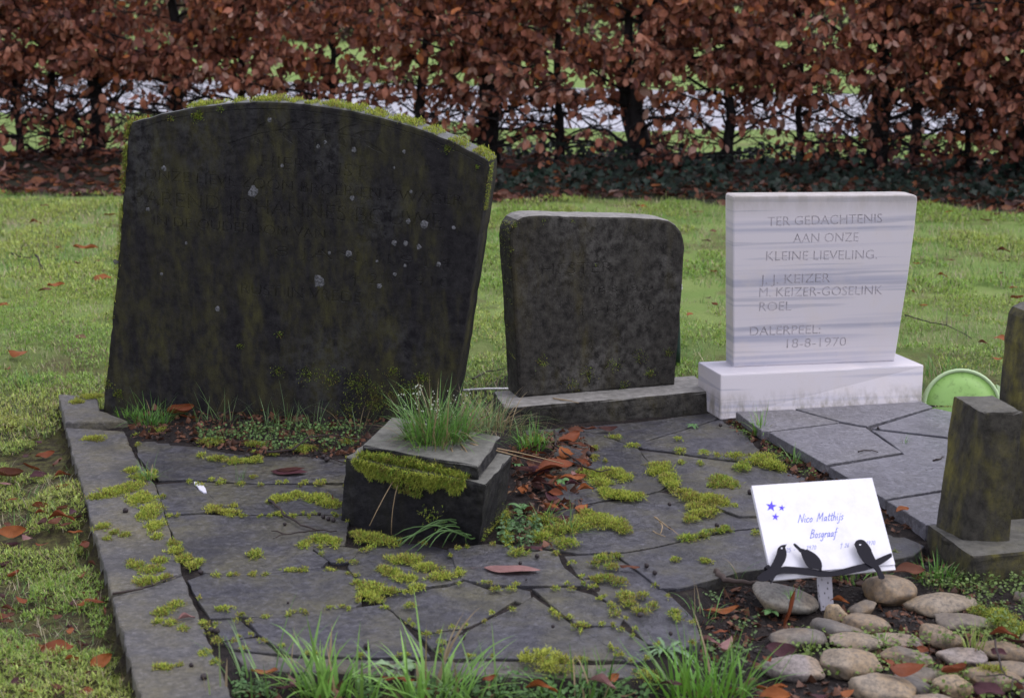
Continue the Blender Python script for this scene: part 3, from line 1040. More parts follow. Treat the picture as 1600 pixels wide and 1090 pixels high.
for pi_, (px, rad) in enumerate(zip(hpx, hrad)):
    r = random.Random(300 + pi_)
    t = px / 1600.0
    q = G(px, 265 + (291 - 265) * t, -0.05)[:2]
    s_ = np.dot(q - HA, HD)
    base = HA + HD * s_ + HN * r.uniform(-0.10, 0.10)
    bz = gzs(base[0], base[1]) - 0.05
    org = (base[0], base[1], bz)
    root = empty('beech_shrub', org, hlab[pi_], 'hedge shrub', 'beeches of the clipped hedge')
    b3 = np.array(org)
    H = 1.85
    # trunk
    pts = []; rr = []
    ox = oy = 0
    for k in range(11):
        z = H * k / 10
        ox += r.gauss(0, 0.018); oy += r.gauss(0, 0.018)
        pts.append(b3 + np.array([ox, oy, z]))
        fl = 1.45 if k == 0 else (1.12 if k == 1 else 1.0)
        rr.append(rad * fl * (1 - 0.55 * k / 10) * r.uniform(0.88, 1.14))
    trunkpts = pts
    Vt, Ft = tube(pts, rr, 9)
    bag = Bag(); bag.add(Vt, Ft)
    if rad > 0.05:     # a fork from low down
        e = np.array([r.choice((-1, 1)) * 0.06, 0.02, 0])
        p2 = [pts[0] + e * 0.6] + [pts[k] + e * (0.5 + k * 0.22) for k in range(1, 10)]
        Vt, Ft = tube(p2, [x * 0.72 for x in rr[:10]], 8); bag.add(Vt, Ft)
    link('trunk', bag.mesh(MAT_BARK, org, smooth=True), root)
    tips = []
    twb = Bag()
    nb = 40
    for bI in range(nb):
        z0 = 0.10 + 1.62 * ((bI + r.random()) / nb) ** 1.25
        kk = min(9, int(z0 / H * 10))
        p0 = trunkpts[kk] + (trunkpts[kk + 1] - trunkpts[kk]) * (z0 / H * 10 - kk)
        al = r.uniform(-0.68, 0.68); dp = r.uniform(-0.42, 0.52)
        if bI % 3 == 0: dp = r.uniform(0.15, 0.55)
        e = p0 + np.array([*(HD * al + HN * dp), r.uniform(0.0, 0.36)])
        mid = (p0 + e) / 2 + np.array([r.gauss(0, .05), r.gauss(0, .05), r.uniform(-.08, .05)])
        bp = []
        for k in range(7):
            u = k / 6
            bp.append(p0 * (1 - u) ** 2 + 2 * mid * u * (1 - u) + e * u * u + np.array([r.gauss(0, .010), r.gauss(0, .010), r.gauss(0, .010)]) * (k > 0))
        r0 = r.uniform(0.006, 0.013) * (1.3 if rad > .04 else 1)
        Vb, Fb = tube(bp, [r0 * (1 - 0.75 * k / 6) for k in range(7)], 5)
        if bI < 26:
            link('branch', mesh_from(Vb, Fb, MAT_BARK, org, smooth=True), root)
        else:
            twb.add(Vb, Fb)
        tips.append((bp, 0.35))
        for w_ in range(11):
            u = r.uniform(0.25, 1.0)
            ix = min(5, int(u * 6))
            a0 = bp[ix] + (bp[ix + 1] - bp[ix]) * (u * 6 - ix)
            dr = np.array([*(HD * r.gauss(0, 1) + HN * r.gauss(0.25, 1)), r.gauss(0.1, 0.7)])
            dr /= np.linalg.norm(dr)
            Lw = r.uniform(0.10, 0.30)
            tp = [a0]
            for k in range(1, 4):
                dr = dr + np.array([r.gauss(0, .25), r.gauss(0, .25), r.gauss(0.02, .2)]); dr /= np.linalg.norm(dr)
                tp.append(tp[-1] + dr * Lw / 3)
            Vw, Fw = tube(tp, [0.0032, 0.0026, 0.002, 0.0012], 3, caps=False)
            twb.add(Vw, Fw)
            tips.append((tp, 0.1))
    for _ in range(20):        # bare crossing twigs of the thin lower part
        z0 = r.uniform(0.12, 0.75); kk = min(9, int(z0 / H * 10))
        p0 = trunkpts[kk]
        sg_ = r.choice((-1, 1))
        tp = [p0]
        dr = np.array([*(HD * sg_ * r.uniform(0.5, 1) + HN * r.gauss(0.1, 0.6)), r.uniform(-0.2, 0.7)]); dr /= np.linalg.norm(dr)
        Lw = r.uniform(0.25, 0.75)
        for k in range(1, 8):
            dr = dr + np.array([r.gauss(0, .22), r.gauss(0, .22), r.gauss(0.0, .26)]); dr /= np.linalg.norm(dr)
            tp.append(tp[-1] + dr * Lw / 7)
            if k in (3, 5) :
                d2 = dr + np.array([r.gauss(0, .7), r.gauss(0, .7), r.gauss(0.1, .6)]); d2 /= np.linalg.norm(d2)
                l2 = r.uniform(0.08, 0.25)
                twb.add(*tube([tp[-1], tp[-1] + d2 * l2 * 0.5 + np.array([0, 0, r.gauss(0, .02)]), tp[-1] + d2 * l2], [0.0028, 0.0022, 0.0012], 3, caps=False))
        r0 = r.uniform(0.003, 0.0075)
        twb.add(*tube(tp, [r0 * (1 - 0.7 * k / 7) for k in range(8)], 4, caps=False))
    o = link('twigs', twb.mesh(MAT_BARK, org), root); o['kind'] = 'stuff'
    # leaves along the twigs
    LP = []; LY = []
    for tp, u0 in tips:
        n = r.choice((5, 7, 9, 11)) if len(tp) == 4 else 9
        for _ in range(n):
            u = r.uniform(u0, 1.0) * (len(tp) - 1)
            ix = min(len(tp) - 2, int(u))
            q = tp[ix] + (tp[ix + 1] - tp[ix]) * (u - ix)
            h = q[2]
            sx_ = np.dot(q[:2] - HA, HD)
            cl = float(vnoise(sx_ * 2.3 + 3, h * 3.0 + 5))
            cl2 = float(vnoise(sx_ * 0.55 + 21, 3.3))
            pz = (0.42 if px > 700 else 0.2) if h < 0.12 else 0.26 if h < 0.28 else 0.22 if h < 0.48 else 0.58 if h < 0.60 else 0.84
            if h < 0.62: pz *= (0.30 + 1.4 * max(0, cl - 0.2)) * (0.6 + 0.8 * cl2)
            if h < 0.75 and px in (765, 875): pz *= 0.55
            if h > 1.35: pz *= 0.55
            if r.random() > pz: continue
            LP.append(q); LY.append(np.array([r.gauss(0, .55), r.gauss(0, .55), -0.75 + r.gauss(0, .45)]) + np.array([*(HN * 0.25), 0]))
    LP = np.array(LP); LY = np.array(LY)
    LY /= np.linalg.norm(LY, axis=1, keepdims=True)
    LP = LP + LY * 0.045
    N = len(LP)
    zax = np.array([*HN, 0.25])[None] + rng.normal(0, 0.65, (N, 3))
    Rm = frames(N, zax, LY)
    sc = rng.uniform(0.45, 1.15, N)
    ci = rng.choice(len(LEAFCOL), N, p=[.24, .22, .18, .13, .10, .05, .08])
    cc = LEAFCOL[ci] * rng.uniform(0.8, 1.2, (N, 1))
    depth = -hedge_dist(LP[:, 0], LP[:, 1])
    view = (LP[:, 2] < 1.0) & (np.abs(LP[:, 0] / LP[:, 1]) < 0.36)
    order = np.argsort(np.where(view, depth, 99))
    ns = min(110, int(view.sum()))
    pick = order[:ns]
    for j in pick:
        vi, c_, lm = LEAFMESH[int(rng.integers(len(LEAFMESH)))]
        o = bpy.data.objects.new('leaf', lm)
        mt = Matrix(Rm[j].tolist()).to_4x4()
        mt = Matrix.Translation(Vector(LP[j] - b3)) @ mt @ Matrix.Scale(float(sc[j]), 4)
        o.matrix_basis = mt
        o.parent = root
        COL.objects.link(o)
    rest = np.setdiff1d(np.arange(N), pick)
    sp = scatter(HV, LP[rest], Rm[rest], sc[rest], cc[rest])
    o = link('foliage', sp.mesh('foliage', MAT_HLEAF, org), root); o['kind'] = 'stuff'

# a far brown hedge closing the field behind the path
nf = 26000
P3 = np.stack([rng.uniform(-22, 24, nf), rng.uniform(42, 44, nf), rng.random(nf) ** 0.8 * 1.75 - 0.05], 1)
cc = np.array([[0.10, 0.055, 0.040]]) * rng.uniform(0.35, 1.6, (nf, 1))
sp = scatter(HV, P3, frames(nf, np.array([0, -1.0, 0.3])[None] + rng.normal(0, 0.5, (nf, 3)), rng.normal(0, 1, (nf, 3))), rng.uniform(1.6, 2.8, nf), cc)
o = link('distant_hedge', sp.mesh('distant_hedge', MAT_HLEAF))
props(o, 'dim brown hedge far off beyond the field and the wet path', 'hedge', None, 'stuff')

# ---- leaf litter and ivy under the hedge
def rand_region(n, mask, x0, x1, y0, y1):
    out = []
    tot = 0
    while tot < n:
        x = rng.uniform(x0, x1, n); y = rng.uniform(y0, y1, n)
        m = mask(x, y)
        out.append(np.stack([x[m], y[m]], 1)); tot += int(m.sum())
        if len(out) > 60: break
    return np.concatenate(out)[:n]


P2 = rand_region(5200, lambda x, y: litter_mask(x, y) & (hedge_dist(x, y) > -0.9), -4.6, 4.6, 8.3, 12.4)
P3 = np.column_stack([P2, gz(P2[:, 0], P2[:, 1]) + rng.uniform(0.004, 0.035, len(P2))])
az = rng.uniform(0, 2 * PI, len(P3))
yy = np.stack([np.cos(az), np.sin(az), rng.normal(0, 0.25, len(P3))], 1)
zz = np.array([0, 0, 1.0])[None] + rng.normal(0, 0.45, (len(P3), 3))
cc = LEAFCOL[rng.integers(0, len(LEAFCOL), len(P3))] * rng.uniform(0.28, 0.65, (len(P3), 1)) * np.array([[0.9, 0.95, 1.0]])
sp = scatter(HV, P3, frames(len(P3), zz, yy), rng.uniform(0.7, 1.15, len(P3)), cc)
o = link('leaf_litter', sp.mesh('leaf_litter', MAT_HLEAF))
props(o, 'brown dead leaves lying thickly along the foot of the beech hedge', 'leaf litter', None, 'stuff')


def ivy_leaf(seed):
    ang = [0, 40, 72, 110, 150, 180, 210, 250, 288, 320]
    rad = [1.0, 0.55, 0.85, 0.5, 0.55, 0.25, 0.55, 0.5, 0.85, 0.55]
    V = [(0, 0, 0)]; U = [(0.5, 0.5)]
    for a, q in zip(ang, rad):
        x = 0.03 * q * math.sin(math.radians(a)); y = 0.03 * q * math.cos(math.radians(a))
        V.append((x, y, 0.25 * abs(x) - 0.15 * abs(y))); U.append((0.5, 0.5))
    T = [(0, i + 1, (i + 1) % 10 + 1) for i in range(10)]
    return np.array(V), np.array(T)[:, ::-1], np.array(U)


IV = [ivy_leaf(0)]


def ivymask(x, y):
    d = hedge_dist(x, y)
    return (d > -0.55) & (d < 1.05) & (vnoise(x * 1.6 + 9, y * 1.6) + np.clip((x + 0.2) * 1.2, -1, 0.25) > 0.42)


P2 = rand_region(2900, ivymask, -4.2, 4.6, 8.8, 12.4)
dd = hedge_dist(P2[:, 0], P2[:, 1])
P3 = np.column_stack([P2, gz(P2[:, 0], P2[:, 1]) + rng.uniform(0.02, 0.16, len(P2)) * (0.45 + 0.7 * vnoise(P2[:, 0] * 3, P2[:, 1] * 3))])
yy = np.stack([rng.normal(0, 1, len(P3)), rng.normal(-0.6, 0.8, len(P3)), rng.normal(-0.4, 0.4, len(P3))], 1)
zz = np.array([0, -0.5, 0.9])[None] + rng.normal(0, 0.4, (len(P3), 3))
cc = np.array([[0.006, 0.015, 0.009]]) * rng.uniform(0.4, 1.9, (len(P3), 1)) * np.array([[1, 1, 1]])
sp = scatter(IV, P3, frames(len(P3), zz, yy), rng.uniform(0.7, 1.4, len(P3)), cc)
o = link('ivy', sp.mesh('ivy', MAT_IVY))
props(o, 'dark green ivy creeping over the ground below the beech hedge', 'ivy', None, 'stuff')

# ================================================================== LAWN
STONES = gpoly([(150, 640), (590, 668), (740, 600), (735, 560), (170, 560)])


def lawnmask(x, y):
    return ~(inpoly(x, y, PLOT) | inpoly(x, y, BED) | inpoly(x, y, FRONT) | inpoly(x, y, STRIP)) & ~litter_mask(x, y) & (vnoise(x * 2.7 + 50, y * 2.7 + 3) + 0.45 * vnoise(x * 10, y * 10) < 1.02)


def grass_cols(n, x, y, moss):
    a = vnoise(x * 1.7 + 31, y * 1.7 + 3); b = rng.random(n)
    green = np.array([0.145, 0.320, 0.060]); yel = np.array([0.32, 0.40, 0.085]); straw = np.array([0.48, 0.41, 0.26]); dark = np.array([0.055, 0.120, 0.022])
    mixv = np.clip((a - 0.35) * 2.2 + rng.normal(0, 0.25, n), 0, 1)[:, None]
    c = green * (1 - mixv) + yel * mixv
    c = np.where((b < 0.14)[:, None], dark, c)
    c = np.where((b > 1 - moss)[:, None], straw * rng.uniform(0.6, 1.1, (n, 1)), c)
    return c * rng.uniform(0.75, 1.25, (n, 1))


lawn_s = Soup()


def sow(n, reg, Lm, Ls, W, leanm, curlm, straw, k=3, mask=lawnmask, fade=None):
    P2 = rand_region(n, (lambda x, y: mask(x, y) & (fade(x, y) if fade else True)), *reg)
    if len(P2) == 0: return
    n = len(P2)
    P3 = np.column_stack([P2, gz(P2[:, 0], P2[:, 1]) - 0.004])
    st = straw(P2[:, 0], P2[:, 1]) if callable(straw) else straw
    lawn_s.add(*blades(P3, rng.uniform(0, 2 * PI, n), np.maximum(0.008, rng.normal(Lm, Ls, n)), W * rng.uniform(0.6, 1.3, n), np.abs(rng.normal(0, leanm, n)),
                       np.abs(rng.normal(0, curlm, n)), grass_cols(n, P2[:, 0], P2[:, 1], st), k))


patch = lambda x, y: vnoise(x * 6 + 1, y * 6) + 0.35 * vnoise(x * 19, y * 19 + 5) > 0.50
# near lawn beside the kerb: moss cushions with thin grass, brown gaps
MY = np.array([0.46, 0.50, 0.12]); MG = np.array([0.26, 0.43, 0.075]); MB_ = np.array([0.36, 0.28, 0.15]); MD = np.array([0.080, 0.095, 0.028])


def moss_lawn(n, reg, sc, thr, H, L, W, yel, per=3):
    def mk(x, y):
        return lawnmask(x, y) & (vnoise(x * sc + 5, y * sc) + 0.4 * vnoise(x * sc * 3.1, y * sc * 3.1 + 8) > thr)
    P2 = rand_region(n, mk, *reg)
    m = vnoise(P2[:, 0] * sc + 5, P2[:, 1] * sc) + 0.4 * vnoise(P2[:, 0] * sc * 3.1, P2[:, 1] * sc * 3.1 + 8) - thr
    fine = vnoise(P2[:, 0] * sc * 9, P2[:, 1] * sc * 9)
    h = H * np.clip(m * 3.0, 0, 1) ** 0.7 * (0.45 + 0.8 * fine)
    P3 = np.column_stack([P2, gz(P2[:, 0], P2[:, 1]) + h * rng.random(len(P2)) ** 0.35])
    P3 = np.repeat(P3, per, 0); N = len(P3)
    hue = np.clip(vnoise(P3[:, 0] * 2.1 + 40, P3[:, 1] * 2.1) * 1.6 - 0.3 + rng.normal(0, 0.22, N), 0, 1)[:, None] * yel
    c = MG * (1 - hue) + MY * hue
    r_ = rng.random(N)
    c = np.where((r_ < 0.10)[:, None], MB_, c); c = np.where((r_ > 0.90)[:, None], MD, c)
    lawn_s.add(*blades(P3, rng.uniform(0, 2 * PI, N), L * rng.uniform(0.5, 1.4, N), W * rng.uniform(0.6, 1.4, N), np.abs(rng.normal(0.7, 0.5, N)), rng.normal(0.3, 0.6, N), c * rng.uniform(0.7, 1.25, (N, 1)), 2))


moss_lawn(36000, (-1.7, -0.40, 2.2, 4.5), 8.0, 0.62, 0.024, 0.010, 0.0024, 1.0)
moss_lawn(40000, (-2.4, 2.5, 4.0, 6.4), 4.5, 0.60, 0.030, 0.014, 0.0036, 0.85)
moss_lawn(36000, (-3.4, 3.4, 6.2, 9.8), 3.6, 0.62, 0.034, 0.020, 0.0056, 0.75)
sow(13000, (-1.7, -0.40, 2.2, 4.4), 0.034, 0.014, 0.0016, 0.9, 1.0, 0.42)
# back lawn
strawf = lambda x, y: np.clip(0.22 + 0.25 * (vnoise(x * 1.9 + 60, y * 1.9) > 0.6) + 0.5 * np.exp(-((y - 8.0 - 0.3 * vnoise(x * 2, y)) / 0.5) ** 2) * (x < -1.0), 0, 1)
patch2 = lambda x, y: vnoise(x * 3 + 11, y * 3) + 0.3 * vnoise(x * 13, y * 13 + 5) > 0.42
sow(30000, (-2.4, 2.4, 4.0, 6.2), 0.022, 0.008, 0.0026, 0.7, 0.9, strawf, fade=patch2)
sow(26000, (-2.4, 2.4, 4.0, 6.2), 0.034, 0.012, 0.0020, 0.6, 0.9, strawf)
sow(40000, (-3.4, 3.4, 6.2, 9.9), 0.028, 0.010, 0.0036, 0.7, 0.9, strawf, fade=patch2)
sow(30000, (-3.4, 3.4, 6.2, 9.9), 0.042, 0.014, 0.0030, 0.6, 0.8, strawf, k=3)
sow(9000, (1.0, 2.6, 2.1, 4.4), 0.030, 0.012, 0.0020, 0.6, 0.9, 0.08)
o = link('lawn_grass', lawn_s.mesh('lawn_grass', MAT_GRASS))
props(o, 'short mossy grass covering the cemetery lawn round the graves', 'grass', None, 'stuff')

# ================================================================== HEADSTONES
def arr_dir(D):
    D = D / np.linalg.norm(D, axis=1, keepdims=True)
    return np.arctan2(D[:, 1], D[:, 0]), np.arccos(np.clip(D[:, 2], -1, 1))


MOSSY = np.array([0.45, 0.49, 0.085]); MOSSG = np.array([0.24, 0.37, 0.055]); MOSSD = np.array([0.11, 0.12, 0.028]); MOSSB = np.array([0.30, 0.25, 0.07])


def moss_col(n, bright=0.6, brown=0.15, P=None):
    r = rng.random(n)
    if P is not None:      # colour drifts over a cushion: fresh tips, older olive parts
        v = vnoise(P[:, 0] * 45 + 7, P[:, 1] * 45 + P[:, 2] * 45)
        r = np.clip(r + (0.5 - v) * 0.9, 0, 1)
    c = np.where((r < bright)[:, None], MOSSY, MOSSG)
    c = np.where((r > 1 - brown)[:, None], MOSSB, c)
    c = np.where((rng.random(n) < 0.12)[:, None], MOSSD, c)
    return c * rng.uniform(0.65, 1.25, (n, 1))


def sprigs(P, D, L, W=0.0016, spread=0.7, per=3, bright=0.6, brown=0.15):
    P = np.repeat(np.asarray(P), per, 0); D = np.repeat(np.asarray(D), per, 0)
    n = len(P)
    D = D / (np.linalg.norm(D, axis=1, keepdims=True) + 1e-9) + rng.normal(0, spread, (n, 3))
    az, le = arr_dir(D)
    return blades(P + rng.normal(0, 0.0008, (n, 3)), az, L * rng.uniform(0.5, 1.3, n), W * rng.uniform(0.6, 1.4, n), le, rng.normal(0.25, 0.4, n), moss_col(n, bright, brown, P), 2)


def on_face(plane, pts, d=0.0):
    return np.array([plane.at(*plane.px(*p), d) for p in pts])


def lichen(plane, spots, parent, org):
    for k, (x, y, r) in enumerate(spots):
        rr = random.Random(k * 7 + 1)
        a, b = plane.px(x, y)
        sc = depth_of(plane.at(a, b)) / FPX
        R0 = r * sc
        n = 14
        V = [plane.at(a, b, 0.0014)]
        for ring, (f, d) in enumerate(((0.6, 0.0013), (1.0, 0.0002))):
            for i in range(n):
                q = R0 * f * rr.uniform(0.75, 1.2)
                V.append(plane.at(a + q * math.cos(2 * PI * i / n), b + q * math.sin(2 * PI * i / n) * 1.08, d))
        F = [(0, 1 + i, 1 + (i + 1) % n) for i in range(n)]
        F += [(1 + i, 1 + n + i, 1 + n + (i + 1) % n, 1 + (i + 1) % n) for i in range(n)]
        link('lichen_spot', mesh_from(V, F, MAT_LICHEN, org), parent)


def lens_loop(plane, a, b, wpx):
    a = np.array(plane.px(*a)); b = np.array(plane.px(*b))
    d = b - a; L = np.linalg.norm(d); d /= L
    u = np.array([-d[1], d[0]])
    w = wpx * depth_of(plane.O) / FPX * 0.5
    up = [tuple(a + d * L * t + u * w * math.sin(PI * t ** 0.8)) for t in (0.0, 0.2, 0.4, 0.6, 0.8, 1.0)]
    dn = [tuple(a + d * L * t - u * w * math.sin(PI * t ** 0.8)) for t in (0.8, 0.6, 0.4, 0.2)]
    return up + dn


# ---- the big arched headstone, tilted
O1 = G(160.6, 639, 0)
PL1 = Plane(O1, G(588, 660, 0) - O1, (0, 0, 1))
out1 = [(153, 700), (160.6, 639), (183, 420), (199, 215), (201, 200), (207, 191), (218, 187), (252, 178), (290, 170), (320, 165.5), (350, 162), (375, 160), (400, 159), (425, 159), (450, 160), (475, 162), (500, 165),
        (525, 168.8), (550, 173), (575, 178.5), (600, 184.5), (625, 191.5), (650, 199), (675, 208), (700, 218.5), (725, 230), (745, 240.5), (757, 247.5), (762, 252), (764, 262), (758, 310), (740, 425), (713, 600), (694, 720)]
o1 = [PL1.px(*q) for q in out1]
arch = [q for q in out1 if q[1] < 252 and q[0] > 206]
line_up = [(x + (8 if x < 230 else 0), y + 10.5) for x, y in arch]
ring = [PL1.px(x, y) for x, y in line_up] + [PL1.px(x, y + 1.8) for x, y in line_up[::-1]]
loops1 = [ring]
stem = [(357, 224), (381, 216), (404, 209), (437, 203), (471, 202), (509, 205.5), (546, 212), (578, 220)]
for a, b in [((397, 213), (409, 226)), ((417, 209.5), (428, 231)), ((441, 206), (459, 226)), ((465, 205), (480, 227)), ((487, 206.5), (499, 231)), ((508, 208.5), (521, 232)),
             ((530, 212), (541, 232)), ((549, 216), (558, 240)), ((568, 221), (600, 240)), ((399, 206), (416, 190)), ((440, 199), (466, 189)), ((472, 199), (504, 191)), ((499, 201.5), (531, 191.5)),
             ((527, 206), (560, 194)), ((553, 210.5), (591, 204.5))]:
    loops1.append(lens_loop(PL1, a, b, 6.5))
up_ = [PL1.px(x, y - 0.8) for x, y in stem]; dn_ = [PL1.px(x, y + 0.8) for x, y in stem[::-1]]
loops1.append(up_ + dn_)
for txt, a, b, cap in [("HIER RUST", (408, 261), (572, 279), 19), ("ONZE LIEVE ZOON BROER EN ZWAGER", (226, 280), (722, 322), 16), ("BAREND JOHANNES BOUWE", (209, 319), (690, 358), 23),
                       ("IN DE OUDERDOM VAN", (240, 352), (508, 374), 15), ("8 JAN. 1914", (429, 400), (706, 420), 16), ("† 2 - 1910", (547, 442), (702, 450), 16), ("RUST IN VREDE", (377, 459), (564, 474), 17)]:
    try:
        loops1 += engraved(PL1, txt, a, b, cap * 4.3 / FPX, -0.014)
    except Exception as ex:
        print('lettering', txt, ex)
org1 = tuple(PL1.at(0.5, 0, -0.06))
hs1 = empty('headstone', org1, 'big dark arched headstone tilting sideways, moss along its curved top', 'headstone', 'headstones of the grave row')
link('tablet', tablet_mesh(PL1, o1, 0.12, MAT_BIG, 0.006, loops1, 0.0016, 0.022, 0.0009, 5, org1), hs1)
LS = [(395.7, 300, 8.5), (499, 439, 9.5), (340, 482.7, 4), (421, 187, 3.5), (550.4, 309.7, 4), (642, 299.6, 2.5), (638, 346, 4), (663.5, 350.4, 6), (708.7, 356, 3), (615.6, 379, 4.5), (634, 379.4, 4),
      (655, 386, 4), (545, 396, 5), (514.5, 395, 2.5), (589, 408, 2.2), (633, 415, 3), (617, 428.6, 3), (685.5, 412.7, 4), (593, 446.7, 4), (631.5, 237, 2.7), (615.6, 262, 2), (256.5, 262.7, 4), (291, 380, 2.5),
      (231, 327, 3), (252.5, 428, 2.5), (440.7, 259, 2.8), (181, 409, 4), (497, 229, 3), (553, 234, 4), (508, 222, 3)]
lichen(PL1, LS, hs1, org1)
# moss along the top, the shoulder and the lower face
ms = Soup()
tops = [q for q in out1 if 195 < q[0] < 766 and q[1] < 256]
tt = np.linspace(0, 1, 9000)
tx = np.array([q[0] for q in tops]); ty = np.array([q[1] for q in tops])
X = rng.uniform(196, 766, 9000)
w_ = np.zeros(len(X))
for c0, c1, h in [(290, 322, 1.0), (334, 341, .7), (361, 371, .9), (390, 412, .9), (411, 438, 1.2), (446, 460, .6), (474, 488, .4), (498, 538, 1.0), (541, 565, 1.2), (570, 600, .9), (606, 632, .9), (632, 652, 1.2), (660, 684, .6), (700, 728, .5), (738, 766, 1.2), (197, 212, 1.0)]:
    m_ = (X > c0) & (X < c1)
    u = (X - c0) / (c1 - c0)
    w_ = np.maximum(w_, np.where(m_, h * np.sin(PI * np.clip(u, 0, 1)) ** 0.5, 0))
keep = (w_ > 0.05) & (rng.random(len(X)) < 0.30 + 0.5 * w_)
X = X[keep]; w_ = w_[keep]
Y = np.interp(X, tx, ty)
P_ = []
for x, y, w0 in zip(X, Y, w_):
    a, b = PL1.px(x, y)
    d = -rng.random() ** 1.3 * 0.105 + 0.003
    P_.append(PL1.at(a, b, d) + np.array([0, 0, rng.random() * 0.013 * w0 * (1 - (2 * rng.random() - 1) ** 2 * 0.5)]))
ms.add(*sprigs(P_, np.tile([0, -0.15, 1.0], (len(P_), 1)), 0.008, 0.0017, 0.6, 3, 0.7, 0.08))
# left edge
Yl = rng.uniform(190, 620, 5200); Yl = Yl[rng.random(len(Yl)) < np.clip(1.15 - (Yl - 190) / 330, 0.10, 1)]
Yl = Yl[vnoise(Yl * 0.045, Yl * 0) > 0.22]
lx = np.array([q[0] for q in out1[:5]][::-1]); ly = np.array([q[1] for q in out1[:5]][::-1])
P_ = [PL1.at(*PL1.px(np.interp(y, ly, lx) + rng.normal(-0.8, 1.6), y), -rng.random() * 0.04 + 0.004) for y in Yl]
ms.add(*sprigs(P_, np.tile([-1, -0.3, 0.3], (len(P_), 1)), 0.010, 0.0018, 0.7, 3, 0.6, 0.12))
Yr = rng.uniform(256, 330, 260)
P_ = [PL1.at(*PL1.px(np.interp(y, [262, 425], [764.5, 740.5]), y), -rng.random() * 0.05) for y in Yr]
ms.add(*sprigs(P_, np.tile([1, -0.3, 0.3], (len(P_), 1)), 0.007, 0.0017, 0.7, 3, 0.5, 0.2))
# dark cushions low on the face and a few below the arch
P_ = []
for x, y, r_, n_ in [(560, 600, 24, 260), (590, 625, 28, 360), (520, 590, 16, 120), (640, 610, 22, 220), (480, 585, 16, 90), (435, 580, 10, 50), (310, 188 - 6, 9, 160), (345, 167 + 3, 5, 30), (266, 185, 5, 30), (170, 600, 8, 60), (185, 615, 10, 80), (437, 522, 6, 30), (375, 540, 6, 30), (615, 580, 10, 60), (700, 232, 8, 60), (660, 590, 12, 90), (545, 640, 20, 120), (745, 262, 5, 20)]:
    for _ in range(n_):
        P_.append(PL1.at(*PL1.px(x + rng.normal(0, r_ * 0.5), y + rng.normal(0, r_ * 0.42)), 0.0))
ms.add(*sprigs(P_, np.tile([*PL1.n[:2], 0.4], (len(P_), 1)), 0.005, 0.0016, 0.6, 3, 0.12, 0.25))
o = link('moss', ms.mesh('moss', MAT_MOSS, org1), hs1); o['kind'] = 'stuff'

# ---- the small dark headstone on its base
bFL, bFR = G(786, 662.5, 0), G(1113, 642, 0)
tFL, tFR, tBR = G(788, 637, 0.05), G(1114, 610, 0.05), G(1085, 586, 0.05)
bk_ = tBR - tFR
hs2o = tuple((bFL + bFR) / 2 + bk_ / 2)
hs2 = empty('headstone', hs2o, 'small dark mottled headstone with rounded shoulders on a low stone base', 'headstone', 'headstones of the grave row')
low = np.array([0, 0, -0.05])
link('base', hexa_mesh([bFL + low, bFR + low, bFR + bk_ + low, bFL + bk_ + low], [tFL, tFR, tBR, tFL + bk_], MAT_MID, 0.006, 2, hs2o, 8, 0.0007), hs2)
O2 = G(811.5, 621, 0.05)
PL2 = Plane(O2, G(1055, 601, 0.05) - O2, (0, 0, 1))
out2 = [(811.5, 622), (806, 520), (800.5, 430), (797, 374), (798, 362), (801.5, 352), (808, 343.5), (816, 338.5), (828, 336), (860, 336), (920, 337.5), (980, 339), (1030, 341), (1045, 344.5), (1056, 351.5), (1064.5, 362), (1069, 374), (1070.5, 388),
        (1068, 430), (1062, 520), (1055, 602)]
loops2 = []
sc2 = depth_of(O2) / FPX
for txt, a, b, cap in [("HESTER", (846, 430), (957, 426), 18), ("* 18-8-1939", (905, 459), (1020, 455), 11), ("† 6-10-1940", (905, 490), (1022, 486), 12)]:
    loops2 += engraved(PL2, txt, a, b, cap * sc2, -0.010)
link('tablet', tablet_mesh(PL2, [PL2.px(*q) for q in out2], 0.10, MAT_MID, 0.008, loops2, 0.0017, 0.02, 0.0008, 9, hs2o), hs2)
ms = Soup(); P_ = []
for x, y, r_, n_ in [(1015, 583, 8, 90), (975, 600, 8, 60), (918, 583, 12, 90), (845, 566, 12, 70), (893, 600, 10, 70), (960, 570, 12, 60), (1045, 550, 8, 60), (1000, 555, 12, 60), (850, 345, 5, 14), (894, 345, 3, 10), (803, 350, 6, 50), (791 + 8, 390, 5, 20), (932, 415, 3, 10)]:
    for _ in range(n_):
        P_.append(PL2.at(*PL2.px(x + rng.normal(0, r_ * 0.5), y + rng.normal(0, r_ * 0.45)), 0.0))
ms.add(*sprigs(P_, np.tile([*PL2.n[:2], 0.4], (len(P_), 1)), 0.004, 0.0014, 0.6, 3, 0.2, 0.2))
P_ = [PL2.at(*PL2.px(np.interp(y, [352, 374, 622], [798, 796.5, 811]), y), -rng.uniform(0, 0.09)) for y in rng.choice([348, 352, 362, 375, 386, 402, 418, 440, 470, 520, 560], 170) + rng.normal(0, 3, 170)]
ms.add(*sprigs(P_, np.tile([-1, -0.2, 0.4], (len(P_), 1)), 0.005, 0.0015, 0.6, 3, 0.35, 0.2))
o = link('moss', ms.mesh('moss', MAT_MOSS, hs2o), hs2); o['kind'] = 'stuff'

